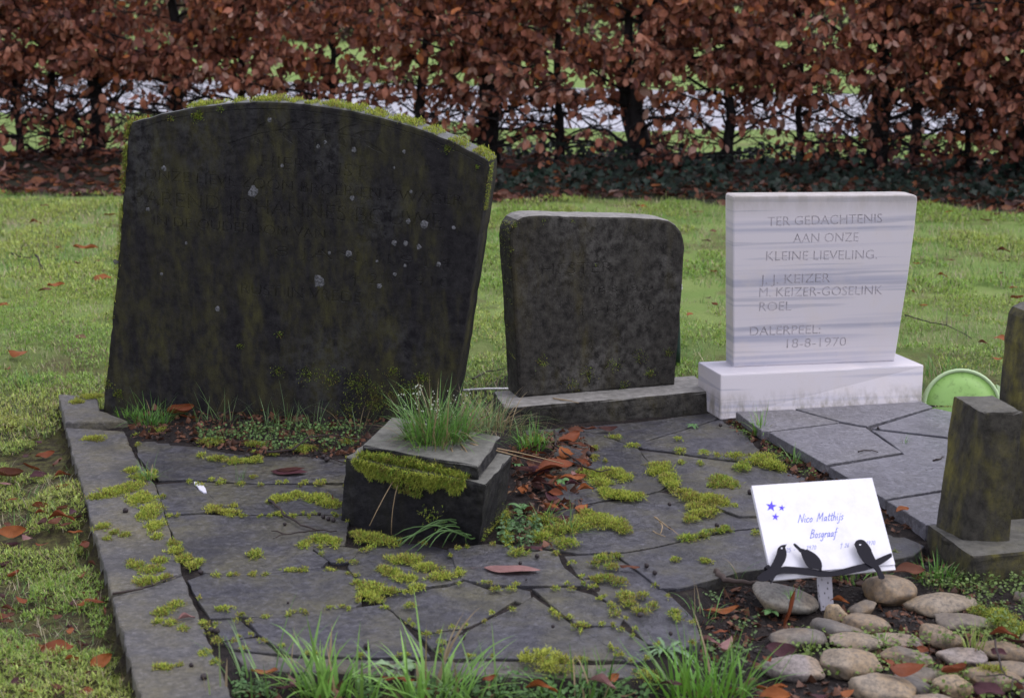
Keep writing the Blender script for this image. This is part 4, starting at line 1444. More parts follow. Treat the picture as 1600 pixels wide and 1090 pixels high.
# ---- the white marble headstone
bFL, bFR = G(1126, 639, ZR), G(1440.5, 626, ZR)
tFL, tFR, tBL = G(1126, 585, ZR + 0.09), G(1443.6, 570, ZR + 0.09), G(1090.5, 565, ZR + 0.09)
bk_ = tBL - tFL
hs3o = tuple((bFL + bFR) / 2 + bk_ / 2)
hs3 = empty('headstone', hs3o, 'white marble headstone with grey bands on a white marble base', 'headstone', 'headstones of the grave row')
low = np.array([0, 0, -0.03])
link('base', hexa_mesh([bFL + low, bFR + low, bFR + bk_ + low, bFL + bk_ + low], [tFL, tFR, tFR + bk_, tBL], MAT_MARBLE, 0.004, 2, hs3o, 0, 0.0), hs3)
O3 = G(1146, 573.5, ZR + 0.09)
PL3 = Plane(O3, G(1398, 564, ZR + 0.09) - O3, (0, 0, 1))
out3 = [(1146, 574), (1145.6, 440), (1145.5, 312), (1146, 308), (1149, 306), (1200, 305.5), (1300, 305), (1420, 304), (1429, 304.5), (1433, 307), (1434, 312), (1429, 360), (1418, 440), (1398, 564.5)]
sc3 = depth_of(O3) / FPX
loops3 = []
for txt, a, b in [("TER GEDACHTENIS", (1199, 353.6), (1378, 348)), ("AAN ONZE", (1239, 379.5), (1341, 377.5)), ("KLEINE LIEVELING.", (1196.7, 407.5), (1370, 404.5)), ("J. J. KEIZER", (1187.5, 444), (1296.5, 441)),
                  ("M. KEIZER-GOSELINK", (1186, 464), (1378, 460)), ("ROEL", (1186, 486), (1236, 485)), ("DALERPEEL:", (1171.5, 524.5), (1281.5, 521)), ("18-8-1970", (1229, 543.5), (1321.7, 540))]:
    loops3 += engraved(PL3, txt, a, b, 14.2 * sc3, -0.007)
link('tablet', tablet_mesh(PL3, [PL3.px(*q) for q in out3], 0.073, MAT_MARBLE, 0.004, loops3, 0.0020, 0.03, 0.0002, 4, hs3o, floor_mat=MAT_CARVE), hs3)

# ---- the mossy grave marker at the edge
zb = 0.035
F_, Lc, Rr = G(1517, 867, zb), G(1449.5, 819, zb), G(1600, 861, zb)
ex = (Rr - F_) / np.linalg.norm(Rr - F_)
bk_ = Lc - F_
pto = tuple(F_ + ex * 0.2 + bk_ * 0.5 - np.array([0, 0, 0.1]))
hs4 = empty('headstone', pto, 'mossy dark grave marker, a short square block before a taller stone, on a plinth', 'headstone', 'headstones of the grave row')
dz = np.array([0, 0, -0.11])
link('plinth', hexa_mesh([F_ + dz, F_ + ex * 0.42 + dz, Lc + ex * 0.42 + dz, Lc + dz], [F_, F_ + ex * 0.42, Lc + ex * 0.42, Lc], MAT_POST, 0.006, 2, pto, 6, 0.0008), hs4)
bL, bF, bR = G(1461, 821, zb), G(1506.5, 844, zb), G(1578, 845.5, zb)
z1 = 0.30
tL, tF, tR = G(1490, 618, z1), G(1534, 643.5, z1), G(1600, 643.5, z1)
bL = bF + (tL - tF) * 0.98 * np.array([1, 1, 0]) if False else bL
eps = np.array([0, 0, -0.004])
link('block', hexa_mesh([bF + eps, bR + eps, bR + (bL - bF) + eps, bL + eps], [tF, tR, tR + (tL - tF), tL], MAT_POST, 0.005, 2, pto, 6, 0.0008), hs4)
Ob = CAM + ray(1563, 640) * 3.36
PL4 = Plane(Ob, ex, (0, 0, 1))
out4 = [(1566, 830), (1576, 720), (1584, 630), (1590, 570), (1595, 520), (1599, 498), (1605, 487), (1616, 481), (1650, 472), (1720, 470), (1790, 474), (1812, 490), (1815, 600), (1812, 860)]
link('stele', tablet_mesh(PL4, [PL4.px(*q) for q in out4], 0.07, MAT_POST, 0.010, (), 0.003, 0.02, 0.001, 6, pto), hs4)

# ================================================================== PLANTER BLOCK
ba, bb = G(529, 812, 0), G(747, 845, 0)
bc = bb + np.array([0.055, 0.20, 0])
ta, tb, tc = G(541, 714, 0.140), G(759, 756, 0.140), G(800, 711, 0.140)
plo = tuple((ba + bc) / 2)
plr = empty('planter', plo, 'low square dark stone block with moss hanging over its front, grass growing on top', 'planter')
dz = np.array([0, 0, -0.03])
link('block', hexa_mesh([p_ + dz for p_ in quad_from3(ba, bb, bc)], quad_from3(ta, tb, tc), MAT_PLANT, 0.005, 2, plo, 8, 0.0009), plr)
zt = 0.168
ka, kb, kc = G(567, 695, zt), G(747, 728.5, zt), G(782, 682, zt)
up = [ka, kb, kc, ka + (kc - kb) * 1.05]
cz = np.array([0, 0, zt - 0.138])
link('lid', hexa_mesh([q - cz for q in up], up, MAT_PLANT, 0.0035, 2, plo, 6, 0.0008), plr)
ms = Soup()
# moss spilling over the front edge
A_ = ta; B_ = tb
fdir = (B_ - A_)
fn = np.array([fdir[1], -fdir[0], 0]); fn /= np.linalg.norm(fn)
P_ = []; D_ = []
for _ in range(5200):
    u = rng.uniform(0.07, 0.86)
    lim = np.interp(u, [0.05, 0.12, 0.2, 0.4, 0.55, 0.63, 0.68, 0.8, 0.88], [0.010, 0.026, 0.034, 0.046, 0.050, 0.040, 0.046, 0.032, 0.004])
    q = A_ + fdir * u
    v = rng.random() ** 0.8
    nz = float(vnoise(u * 14 + 2, v * 5 + 1)); lim *= 0.35 + 1.0 * float(vnoise(u * 22 + 9, 4.4))
    thick = 0.020 * math.sin(PI * min(1, u * 1.15)) ** 0.6 * (0.45 + 0.9 * nz)
    if rng.random() < 0.42:      # on the ledge and up against the lid
        s_ = rng.uniform(0, 0.034)
        P_.append(q - fn * s_ + np.array([0, 0, thick * 0.9 * rng.random() + 0.002])); D_.append(fn * 0.5 + np.array([0, 0, 0.9]))
    else:
        dn = v * lim
        P_.append(q + fn * (thick * (1 - v * 0.8) * rng.uniform(0.3, 1) + 0.001) - np.array([0, 0, dn * 1.15]) + np.array([0, 0, 0.004])); D_.append(fn * 1.0 + np.array([0, 0, 0.15 - 0.5 * v]))
hang = np.array([q[2] for q in P_]) < 0.112
P_ = np.array(P_); D_ = np.array(D_)
ms.add(*sprigs(P_[~hang], D_[~hang], 0.009, 0.0016, 0.75, 4, 0.5, 0.10))
ms.add(*sprigs(P_[hang], D_[hang], 0.007, 0.0015, 0.75, 2, 0.05, 0.45))
P_ = [bb + (bc - bb) * rng.uniform(0, 0.9) + np.array([0.004, 0, rng.random() ** 2 * 0.13]) for _ in range(420)]
ms.add(*sprigs(P_, np.tile([1, -0.2, 0.3], (len(P_), 1)), 0.008, 0.0016, 0.6, 3, 0.4, 0.2))
P_ = [A_ + fdir * rng.normal(0.62, 0.05) + fn * 0.001 - np.array([0, 0, rng.normal(0.09, 0.012)]) for _ in range(70)]
ms.add(*sprigs(P_, np.tile(fn, (len(P_), 1)), 0.006, 0.0015, 0.6, 3, 0.2, 0.2))
o = link('moss', ms.mesh('moss', MAT_MOSS, plo), plr); o['kind'] = 'stuff'

# ================================================================== SIGN WITH BIRDS
def atd(px, py, d): return CAM + ray(px, py) * d


TL, TR, BL = atd(1174, 759, 3.050), atd(1362, 746.5, 3.123), atd(1205, 905, 2.966)
PS = Plane(BL, TR - TL, TL - BL)
sgo = tuple(G(1291, 947, -0.03))
sg = empty('grave_sign', sgo, 'small white board on a peeling stake with blue stars, handwriting and black bird silhouettes', 'sign')


def extrude(plane, loop, d0, d1, mat, org, bevel=0.0):
    p = ccw([plane.px(*q) for q in loop])
    n = len(p)
    V = [plane.at(a, b, d1) for a, b in p] + [plane.at(a, b, d0) for a, b in p]
    F = [tuple(range(n)), tuple(n + i for i in range(n - 1, -1, -1))]
    F += [(n + i, n + (i + 1) % n, (i + 1) % n, i) for i in range(n)]
    return mesh_from(V, F, mat, org)


link('backing_board', extrude(PS, [(1174.5, 760), (1362.5, 747.5), (1400, 889), (1207, 906)], -0.007, -0.0012, MAT_BOARD, sgo), sg)
link('face_panel', extrude(PS, [(1174, 759), (1362, 746.5), (1398, 882), (1204, 897)], -0.001, 0.002, MAT_BOARD, sgo), sg)
g0 = np.array(sgo)
ptop = PS.at(*PS.px(1288, 820), -0.016)
ax = (ptop - g0); ax /= np.linalg.norm(ax)
hw = 11.5 * 3.0 / FPX
fx_ = PS.e1 * hw; fy_ = PS.n * 0.006
V0 = g0 - ax * 0.05
pbot = [V0 - fx_ + fy_, V0 + fx_ + fy_, V0 + fx_ - fy_, V0 - fx_ - fy_]
link('stake', hexa_mesh(pbot, [q + (ptop - V0) for q in pbot], MAT_POSTPAINT, 0.0015, 1, sgo, 4, 0.0004), sg)
Z5 = lambda x, y: (1180 + x / 7.268, 760 + y / 7.268)
PB = Plane(PS.at(0, 0, 0.013), PS.e1, PS.e2)
branch = [(205, 1012), (235, 960), (290, 915), (340, 903), (420, 908), (520, 918), (600, 923), (680, 940), (750, 955), (850, 960), (950, 945), (1100, 903), (1250, 868), (1370, 825), (1450, 788), (1540, 752), (1552, 770), (1550, 798),
          (1450, 868), (1370, 912), (1250, 950), (1100, 980), (950, 1010), (850, 1020), (740, 1020), (600, 1003), (450, 985), (330, 982), (260, 995)]
b1 = [(355, 655), (338, 662), (322, 662), (300, 667), (278, 676), (262, 690), (250, 708), (243, 735), (238, 765), (226, 795), (212, 825), (195, 860), (178, 892), (160, 925), (130, 948), (95, 968), (60, 992), (35, 1012), (20, 1030), (14, 1048), (30, 1066),
      (58, 1080), (95, 1080), (130, 1074), (165, 1062), (180, 1052), (165, 1085), (172, 1106), (192, 1080), (212, 1040), (240, 1003), (268, 962), (288, 922), (304, 893), (322, 866), (336, 838), (346, 808), (351, 778), (350, 750), (345, 728), (338, 705), (336, 690), (344, 672)]
b2 = [(428, 655), (436, 648), (450, 650), (470, 668), (495, 690), (512, 703), (528, 708), (548, 712), (565, 722), (580, 714), (600, 724), (635, 742), (670, 764), (700, 790), (722, 815), (738, 842), (749, 872), (753, 905), (750, 935), (748, 958), (700, 942), (640, 930), (604, 922),
      (582, 896), (560, 862), (542, 828), (528, 795), (520, 768), (514, 750), (500, 742), (485, 724), (465, 702), (440, 678)]
b3 = [(1117, 657), (1126, 648), (1131, 630), (1146, 615), (1170, 605), (1200, 604), (1228, 613), (1250, 633), (1272, 658), (1292, 685), (1308, 712), (1318, 742), (1328, 768), (1345, 802), (1362, 838), (1385, 885), (1420, 945), (1448, 995), (1466, 1030), (1455, 1052), (1425, 1052), (1398, 1042),
      (1390, 1015), (1375, 970), (1345, 935), (1300, 908), (1250, 878), (1215, 845), (1190, 808), (1168, 770), (1152, 735), (1143, 705), (1134, 690), (1128, 672)]
link('branch', extrude(PB, [Z5(*q) for q in branch], -0.001, 0.001, MAT_BIRD, sgo), sg)
for k, bpts in enumerate((b1, b2, b3)):
    bo = link('bird', extrude(PB, [Z5(*q) for q in bpts], 0.0013, 0.0030, MAT_BIRD, sgo), sg)
    bo['label'] = ('bird silhouette with its beak raised', 'bird silhouette bending down, tail up', 'hunched bird silhouette looking along the branch')[k]
    if k != 1:
        ec = [(293, 705), None, (1183, 665)][k]
        lp = [(ec[0] + 11 * math.cos(2 * PI * i / 10), ec[1] + 9 * math.sin(2 * PI * i / 10)) for i in range(10)]
        link('eye', extrude(PB, [Z5(*q) for q in lp], 0.0031, 0.0036, MAT_EYE, sgo), bo)
link('rivet', extrude(PB, [Z5(150 + 26 * math.cos(2 * PI * i / 10), 905 + 24 * math.sin(2 * PI * i / 10)) for i in range(10)], -0.012, -0.0015, MAT_BIRD, sgo), sg)
PF = Plane(PS.at(0, 0, 0.0022), PS.e1, PS.e2)
for sx_, sy_, sr in ((182, 222, 62), (302, 240, 37), (230, 341, 42)):
    lp = []
    for i in range(10):
        q = sr if i % 2 == 0 else sr * 0.40
        an = -PI / 2 + PI * i / 5 + 0.12
        lp.append(Z5(sx_ + q * math.cos(an), sy_ + q * math.sin(an)))
    link('star', extrude(PF, lp, 0.0, 0.0004, MAT_STAR, sgo), sg)
GL = {
    'N': (.56, [[(0, 0), (.05, .95)], [(.05, .95), (.38, .05)], [(.38, .05), (.46, 1.0)]]),
    'i': (.20, [[(.05, .5), (.06, .1), (.12, .02)], [(.06, .70), (.065, .74)]]),
    'c': (.33, [[(.26, .42), (.16, .5), (.04, .35), (.05, .1), (.16, .0), (.28, .08)]]),
    'o': (.36, [[(.16, .48), (.05, .36), (.05, .12), (.15, .0), (.26, .1), (.27, .36), (.16, .48)]]),
    'M': (.66, [[(0, 0), (.08, .98)], [(.08, .98), (.25, .3)], [(.25, .3), (.46, 1.0)], [(.46, 1.0), (.52, .02)]]),
    'a': (.37, [[(.25, .42), (.14, .5), (.03, .3), (.06, .03), (.18, .08), (.26, .45)], [(.26, .45), (.25, .08), (.32, .02)]]),
    't': (.27, [[(.12, .85), (.09, .1), (.16, .0), (.22, .06)], [(0, .56), (.26, .60)]]),
    'h': (.36, [[(.06, 1.0), (.04, 0)], [(.04, .3), (.16, .5), (.26, .38), (.25, .02)]]),
    'j': (.22, [[(.12, .5), (.10, -.25), (.02, -.40), (-.06, -.30)], [(.13, .70), (.135, .74)]]),
    's': (.30, [[(.24, .45), (.14, .5), (.05, .40), (.20, .16), (.14, .0), (.02, .05)]]),
    'B': (.48, [[(.04, 0), (.08, 1.0)], [(.08, 1.0), (.32, .92), (.30, .64), (.07, .54)], [(.07, .54), (.36, .46), (.36, .10), (.04, 0)]]),
    'g': (.36, [[(.26, .44), (.14, .5), (.04, .3), (.08, .05), (.2, .1), (.26, .45)], [(.26, .45), (.24, -.28), (.12, -.42), (.0, -.28)]]),
    'r': (.28, [[(.04, .48), (.05, 0)], [(.05, .25), (.14, .46), (.26, .44)]]),
    'f': (.30, [[(.28, .92), (.18, 1.0), (.12, .8), (.10, -.30), (.0, -.38)], [(.0, .48), (.26, .52)]]),
    '2': (.60, [[(.05, .75), (.2, 1), (.42, .85), (.35, .5), (.03, 0)], [(.03, 0), (.46, .02)]]),
    '5': (.60, [[(.42, 1), (.10, 1), (.08, .58)], [(.08, .58), (.34, .62), (.42, .3), (.25, .0), (.02, .08)]]),
    '6': (.60, [[(.38, .98), (.12, .7), (.05, .25), (.2, 0), (.42, .18), (.34, .48), (.08, .38)]]),
    '1': (.45, [[(.06, .8), (.24, 1), (.24, 0)]]),
    '9': (.60, [[(.42, .8), (.22, 1), (.06, .75), (.22, .5), (.42, .62)], [(.42, .85), (.36, .0)]]),
    '7': (.58, [[(.05, 1), (.45, .98)], [(.45, .98), (.18, 0)]]),
    '0': (.60, [[(.24, 1), (.06, .7), (.08, .2), (.24, 0), (.42, .3), (.40, .8), (.24, 1)]]),
    '-': (.45, [[(.08, .45), (.34, .47)]]),
    '+': (.7, [[(.28, 1.25), (.28, -.35)], [(.0, .85), (.56, .85)]]),
    ' ': (.42, []),
}


def handwriting(txt, x0, y0, S_, kx, slope, w, mat, slant=0.18):
    bag = Bag(); x = 0.0
    for ch in txt:
        adv, strokes = GL[ch]
        for st in strokes:
            pts = [np.array(PF.px(*Z5(x0 + ((x + a) * kx + b * slant) * S_, y0 - b * S_ + slope * (x + a) * kx * S_))) for a, b in st]
            for i in range(len(pts) - 1):
                d = pts[i + 1] - pts[i]; L = np.linalg.norm(d) + 1e-9; d /= L
                u = np.array([-d[1], d[0]]) * w / 2
                e = d * w * 0.4
                q = [pts[i] - u - e, pts[i + 1] - u + e, pts[i + 1] + u + e, pts[i] + u - e]
                k = 0.0001 + 0.00004 * (i % 3)
                bag.add([PF.at(a[0], a[1], k) for a in q], [(0, 1, 2, 3)])
        x += adv
    return bag.mesh(mat, sgo)


link('lettering', handwriting('Nico Matthijs', 488, 410, 98, 1.16, -0.072, 0.0012, MAT_INK), sg)
link('lettering', handwriting('Bosgraaf', 622, 584, 98, 1.10, -0.075, 0.0012, MAT_INK), sg)
link('lettering', handwriting('25 -', 348, 742, 46, 1.1, -0.06, 0.0008, MAT_INKPALE), sg)
link('lettering', handwriting('1970', 582, 716, 46, 1.1, -0.06, 0.0008, MAT_INKPALE), sg)
link('lettering', handwriting('+ 26', 962, 690, 44, 1.05, -0.06, 0.0009, MAT_INKPALE), sg)
link('lettering', handwriting('1970', 1258, 664, 46, 1.05, -0.06, 0.0008, MAT_INKPALE), sg)

# ================================================================== SMALL THINGS STANDING ABOUT
def lathe_half(prof, n, a0, a1):
    V = []; F = []
    for i in range(n + 1):
        a = a0 + (a1 - a0) * i / n
        for r_, h in prof: V.append((r_ * math.cos(a), r_ * math.sin(a), h))
    m = len(prof)
    for i in range(n):
        for k in range(m - 1):
            F.append((i * m + k, (i + 1) * m + k, (i + 1) * m + k + 1, i * m + k + 1))
    return np.array(V), F


dc = CAM + ray(1503, 636) * 4.40
R_ = 61 * 4.40 / FPX
dn_ = np.array([-0.12, -0.93, 0.35]); dn_ /= np.linalg.norm(dn_)
dx_ = np.array([1.0, -0.12, 0]); dx_ -= dn_ * np.dot(dx_, dn_); dx_ /= np.linalg.norm(dx_)
dy_ = np.cross(dn_, dx_)
toW = lambda V: dc + V[:, :1] * dx_ + V[:, 1:2] * dy_ + V[:, 2:3] * dn_
do = tuple(dc - dy_ * R_)
dr = empty('plastic_lid', do, 'round pale green plastic lid standing in the grass behind the slate paving', 'plastic lid')
for a0 in (0.02, PI + 0.02):
    Vv, Ff = lathe_half([(0.0005, 0.012), (R_ * 0.5, 0.010), (R_ * 0.9, 0.004), (R_ * 0.9, -0.01)], 20, a0, a0 + PI - 0.04)
    link('half_panel', mesh_from(toW(Vv + np.array([0, 0.0012 if a0 < 1 else -0.0012, 0])), Ff, MAT_GREENP, do, smooth=True), dr)
Vv, Ff = lathe_half([(R_ * 0.895, -0.012), (R_ * 0.9, 0.006), (R_ * 0.95, 0.010), (R_, 0.002), (R_, -0.022), (R_ * 0.9, -0.024)], 40, 0, 2 * PI)
link('rim', mesh_from(toW(Vv), Ff, MAT_GREENRIM, do, smooth=True), dr)
lug = [(R_ * 0.86, R_ * 0.62, -0.02), (R_ * 1.06, R_ * 0.50, -0.02), (R_ * 1.06, R_ * 0.50, 0.0), (R_ * 0.86, R_ * 0.62, 0.0), (R_ * 0.9, R_ * 0.40, -0.02), (R_ * 1.04, R_ * 0.30, -0.02), (R_ * 1.04, R_ * 0.30, 0.0), (R_ * 0.9, R_ * 0.40, 0.0)]
link('lug', mesh_from(toW(np.array(lug)), [(0, 3, 2, 1), (4, 5, 6, 7), (0, 1, 5, 4), (1, 2, 6, 5), (2, 3, 7, 6), (3, 0, 4, 7)], MAT_GREENRIM, do), dr)

st0 = G(1061.5, 583, -0.03) + np.array([0.0, 0.12, 0])
so = tuple(st0)
str_ = empty('garden_stake', so, 'dark green plastic stake half hidden behind the small dark headstone', 'garden stake')
Vv, Ff = tube([st0 + np.array([0, 0, z]) for z in (0, 0.05, 0.12, 0.20, 0.24)], [0.016, 0.015, 0.012, 0.008, 0.003], 12)
link('spike', mesh_from(Vv, Ff, MAT_DKGREEN, so, smooth=True), str_)
hk = st0 + np.array([0.004, 0, 0.235])
Vv, Ff = tube([hk + np.array([0.010 * math.cos(a), 0, 0.012 + 0.014 * math.sin(a)]) for a in np.linspace(-PI / 2, PI * 0.9, 10)], [0.003] * 10, 7)
link('hook', mesh_from(Vv, Ff, MAT_WHITE, so, smooth=True), str_)

ra, rb = G(722, 609.5, 0.004), G(796, 607, 0.004)
Vv, Ff = tube([ra, (ra + rb) / 2 + np.array([0, 0, 0.002]), rb], [0.0032] * 3, 8)
ro = tuple((ra + rb) / 2)
props(link('rod', mesh_from(Vv, Ff, MAT_WHITE, ro, smooth=True), None, ro), 'thin white plastic rod lying on earth between the two dark headstones', 'rod')

# ================================================================== PEBBLES
PBL = [(1228, 938, 96, 46, 20, 0, 'long mossy white stone lying across the soil under the singing bird of the sign'),
       (1390, 926, 74, 52, 3, 1, 'big blunt tan stone, tallest of the pebbles, standing by the lower corner of the sign'),
       (1473, 944, 99, 38, -2, 2, 'long oval cream stone with a brown end lying before the mossy grave marker'),
       (1501, 973, 90, 28, 5, 3, 'flat brown-grey stone sunk in soil behind the pale grass shoot'),
       (1472, 994, 66, 33, 22, 1, 'wedge of yellow-brown stone slanting down beside the pale grass shoot'),
       (1347, 950, 42, 22, -20, 3, 'small dark ochre stone tucked below the big blunt tan stone'),
       (1306, 959, 33, 31, 0, 4, 'small upright cone of pale yellow stone at the foot of the sign stake'),
       (1353, 974, 70, 29, 6, 1, 'ochre stone with grey pits lying just beyond the pale yellow cone'),
       (1313, 985, 80, 29, 12, 5, 'dark grey flattish stone pressed against the pale yellow cone'),
       (1333, 1003, 77, 30, 2, 2, 'rounded cream stone overlapping the dark grey flattish stone'),
       (1251, 999, 82, 34, 9, 5, 'grey-brown lens of stone behind the purple folded leaf'),
       (1240, 1042, 90, 40, 4, 6, 'pale grey stone with a dark tip, below the purple folded leaf'),
       (1330, 1038, 90, 43, 0, 2, 'blocky speckled cream stone with one black spot in the middle of the pebble bed'),
       (1403, 1001, 83, 22, 3, 6, 'slim pinkish-white stone lying flat with a twig across it'),
       (1414, 1025, 76, 29, 13, 3, 'grey stone sloping down behind a rusty leaf, under the slim pinkish-white stone'),
       (1503, 1028, 72, 29, 3, 6, 'pinkish-white waisted stone behind the rusty leaf with upturned tip'),
       (1565, 1015, 88, 31, 10, 1, 'long golden-brown stone partly outside the picture with a thin twig over it'),
       (1577, 1047, 78, 27, 3, 3, 'grey-green stone sunk below the long golden-brown stone'),
       (1552, 1063, 84, 40, 5, 1, 'wide tan stone with bright moss on its back and a purple leaf at its side'),
       (1442, 1056, 57, 25, 0, 3, 'small grey-brown round stone between the two rusty leaves'),
       (1432, 1071, 70, 28, 26, 5, 'thin tilted brown stone with a sharp ridge below the small grey-brown round one'),
       (1489, 1073, 60, 40, 0, 4, 'round egg-like yellow-grey stone at the picture edge beside the purple leaf'),
       (1382, 1079, 98, 52, 12, 2, 'largest pale stone of the bed with a knob on top, cut by the picture edge'),
       (1458, 1096, 62, 26, 0, 6, 'pale stone just showing at the picture edge below the egg-like stone'),
       (1330, 1101, 56, 22, 0, 2, 'cream stone just showing at the picture edge below the blocky speckled one'),
       (1598, 934, 28, 18, 0, 5, 'small dark stone in weeds at the foot of the mossy grave marker'),
       (1640, 1003, 84, 36, 5, 2, 'cream stone past the end of the long golden-brown stone'), (1655, 1042, 90, 40, -8, 1, 'tan stone past the end of the grey-green sunk stone'), (1642, 1085, 90, 40, 5, 3, 'brown-grey stone past the wide tan stone with moss')]
PCOL = [(0.225, 0.22, 0.185), (0.215, 0.145, 0.075), (0.265, 0.21, 0.14), (0.135, 0.110, 0.082), (0.38, 0.28, 0.155), (0.098, 0.090, 0.082), (0.265, 0.23, 0.225)]


def pebble_mesh(a, b, c, seed, col):
    bm = bmesh.new()
    bmesh.ops.create_icosphere(bm, subdivisions=4, radius=1.0)
    r = random.Random(seed)
    ph = [r.uniform(0, 6.28) for _ in range(8)]
    cuts = []
    for _ in range(9):
        d = Vector((r.gauss(0, 1), r.gauss(0, 1), r.gauss(0, 1))).normalized()
        cuts.append((d, r.uniform(0.72, 0.92)))
    sk = r.uniform(-0.28, 0.28); sk2 = r.uniform(-0.2, 0.2)
    for v in bm.verts:
        p = v.co.copy()
        e = 0.80
        p = Vector([math.copysign(abs(x) ** e, x) for x in p])
        for d, k in cuts:
            q = p.dot(d)
            if q > k: p -= d * (q - k) * 0.78
        s_ = 1 + 0.05 * math.sin(2.3 * p.x + ph[0]) + 0.05 * math.sin(2.9 * p.y + ph[1]) + 0.04 * math.sin(3.7 * p.z + ph[2]) + 0.022 * math.sin(7 * p.x + 5 * p.y + ph[3]) + 0.014 * math.sin(11 * p.y - 8 * p.z + ph[4]) + 0.008 * math.sin(19 * p.x + 13 * p.z + ph[5])
        p *= s_
        p.z *= 1 + sk * p.x
        p.y *= 1 + sk2 * p.x
        v.co = Vector((p.x * a, p.y * b, p.z * c))
    me = bpy.data.meshes.new('pebble')
    bm.to_mesh(me); bm.free()
    me.polygons.foreach_set('use_smooth', [True] * len(me.polygons))
    me.materials.append(MAT_PEBBLE)
    n = len(me.vertices)
    cc = np.tile(np.array(col), (n, 1))
    zz_ = np.array([v.co.z for v in me.vertices]) / c
    xx_ = np.array([v.co.x for v in me.vertices]) / a
    yel = np.array([0.28, 0.18, 0.07])
    k = np.clip(vnoise(xx_ * 1.5 + seed, zz_ * 1.5 + seed * 0.3) * 1.6 - 0.75, 0, 0.6)[:, None]
    set_col(me, cc * (1 - k) + yel * k)
    return me


pebble_tops = []
for k, (x, y, wp, hp, rot, ci, lab) in enumerate(PBL):
    zs = -0.028
    phi = PITCH + math.atan((y - CY) / FPX)
    P0 = G(x, y + hp * 0.28, zs)
    dpt = depth_of(P0)
    a = wp / 2 * dpt / FPX
    ha = hp / 2 * dpt / FPX
    b = min(a * 0.80, ha * 1.5)
    c = math.sqrt(max((ha * ha - (b * math.sin(phi)) ** 2), (0.35 * ha) ** 2)) / math.cos(phi)
    c = min(c, a * 0.95); a *= 1.06; b *= 1.14
    t = (zs + c * 0.42 - CAMH) / ray(x, y)[2]
    ctr = CAM + ray(x, y) * t
    me = pebble_mesh(a * 1.04, b, c, 40 + k, PCOL[ci])
    o = link('pebble', me, None, tuple(ctr))
    o.rotation_euler = (0, math.radians(rot) * 0.62, math.radians(-rot * 0.5 + random.Random(k).uniform(-8, 8)))
    props(o, lab or 'tan river stone of the pebble bed lying beyond the picture edge', 'pebble', 'pebbles on the small grave bed')
    pebble_tops.append((ctr[0], ctr[1], a, c))

# ================================================================== MOSS ON THE PAVING
def surf(x, y):
    """height of what lies under a point of the grave area (z of paving or ground)"""
    return 0.0


def moss_patch(spots, H=0.0048, bright=0.55, brown=0.18, dens=1.0, z=0.0, L=0.010, seed=0):
    s = Soup()
    r = np.random.default_rng(seed)
    P_ = []; D_ = []
    for x, y, rx, ry in spots:
        c = G(x, y, z)
        ax_ = rx * depth_of(c) / FPX
        phi = PITCH + math.atan((y - CY) / FPX)
        ay_ = ry * depth_of(c) / FPX / math.sin(phi) * 0.92
        n = int(1000 * dens * ax_ * ay_ * 3.14 * 150)
        n = max(30, min(n, 7000))
        u = r.normal(0, 0.52, (n, 2))
        ln = np.hypot(u[:, 0], u[:, 1])
        lim = 0.80 + 1.1 * (vnoise(c[0] * 50 + u[:, 0] * 2.2 + seed, c[1] * 50 + u[:, 1] * 2.2) - 0.35)
        k = ln < lim
        u = u[k]; ln = ln[k] / np.maximum(lim[k], 0.1)
        hh = H * np.sqrt(np.clip(1 - ln ** 2, 0, 1)) * (0.35 + 0.9 * vnoise(u[:, 0] * 4 + c[0] * 90, u[:, 1] * 4)) * r.random(len(u)) ** 0.5
        px_ = c[0] + u[:, 0] * ax_; py_ = c[1] + u[:, 1] * ay_
        P_.append(np.stack([px_, py_, z + hh - 0.001], 1))
        D_.append(np.stack([u[:, 0] * 0.9, u[:, 1] * 0.9, np.full(len(u), 0.8)], 1))
    s.add(*sprigs(np.concatenate(P_), np.concatenate(D_), L * 0.72, 0.0017, 0.85, 3, bright, brown))
    return s


def moss_thing(spots, label, **kw):
    sd_ = len(bpy.data.objects)
    s = moss_patch(spots, seed=sd_, **kw)
    c = G(spots[0][0], spots[0][1], kw.get('z', 0.0))
    o = link('moss_patch', s.mesh('moss_patch', MAT_MOSS, c), None, tuple(c))
    props(o, label, 'moss', 'moss patches on the grave stones')


moss_thing([(150, 776, 16, 6), (172, 770, 22, 9), (200, 762, 30, 12), (222, 778, 26, 14), (232, 800, 22, 16), (240, 822, 18, 12), (222, 745, 22, 8), (205, 735, 14, 6), (246, 838, 12, 6)], 'largest yellow-green moss mat, spread over the kerb stone near its inner edge')
moss_thing([(212, 884, 16, 6), (238, 890, 22, 9), (228, 908, 24, 9), (250, 876, 14, 6), (205, 878, 8, 4), (258, 902, 12, 6)], 'olive moss speckles on the kerb just above the broken joint with a twig', bright=0.3, brown=0.4, H=0.006)
moss_thing([(252, 956, 18, 9), (274, 946, 14, 9), (266, 974, 12, 6), (245, 972, 10, 5), (286, 982, 10, 5)], 'domed moss tufts on the kerb beside a piece of pink leaf', bright=0.35, brown=0.35)
moss_thing([(254, 1043, 20, 6), (280, 1040, 6, 3)], 'small flat moss cushion on the kerb close to a dark pellet', bright=0.3, brown=0.4)
moss_thing([(160, 823, 14, 8), (178, 833, 10, 6), (196, 836, 10, 5), (168, 842, 8, 4)], 'brown-olive moss film on the kerb outer edge below the largest mat', bright=0.15, brown=0.5, H=0.004)
moss_thing([(146, 686, 20, 6)], 'thin moss patch on the kerb next to the corner slab', bright=0.6, brown=0.3, H=0.005)
moss_thing([(145, 620, 26, 5), (120, 628, 14, 4)], 'yellowish moss on the raised corner slab against the arched headstone', bright=0.7, brown=0.25, z=0.014)
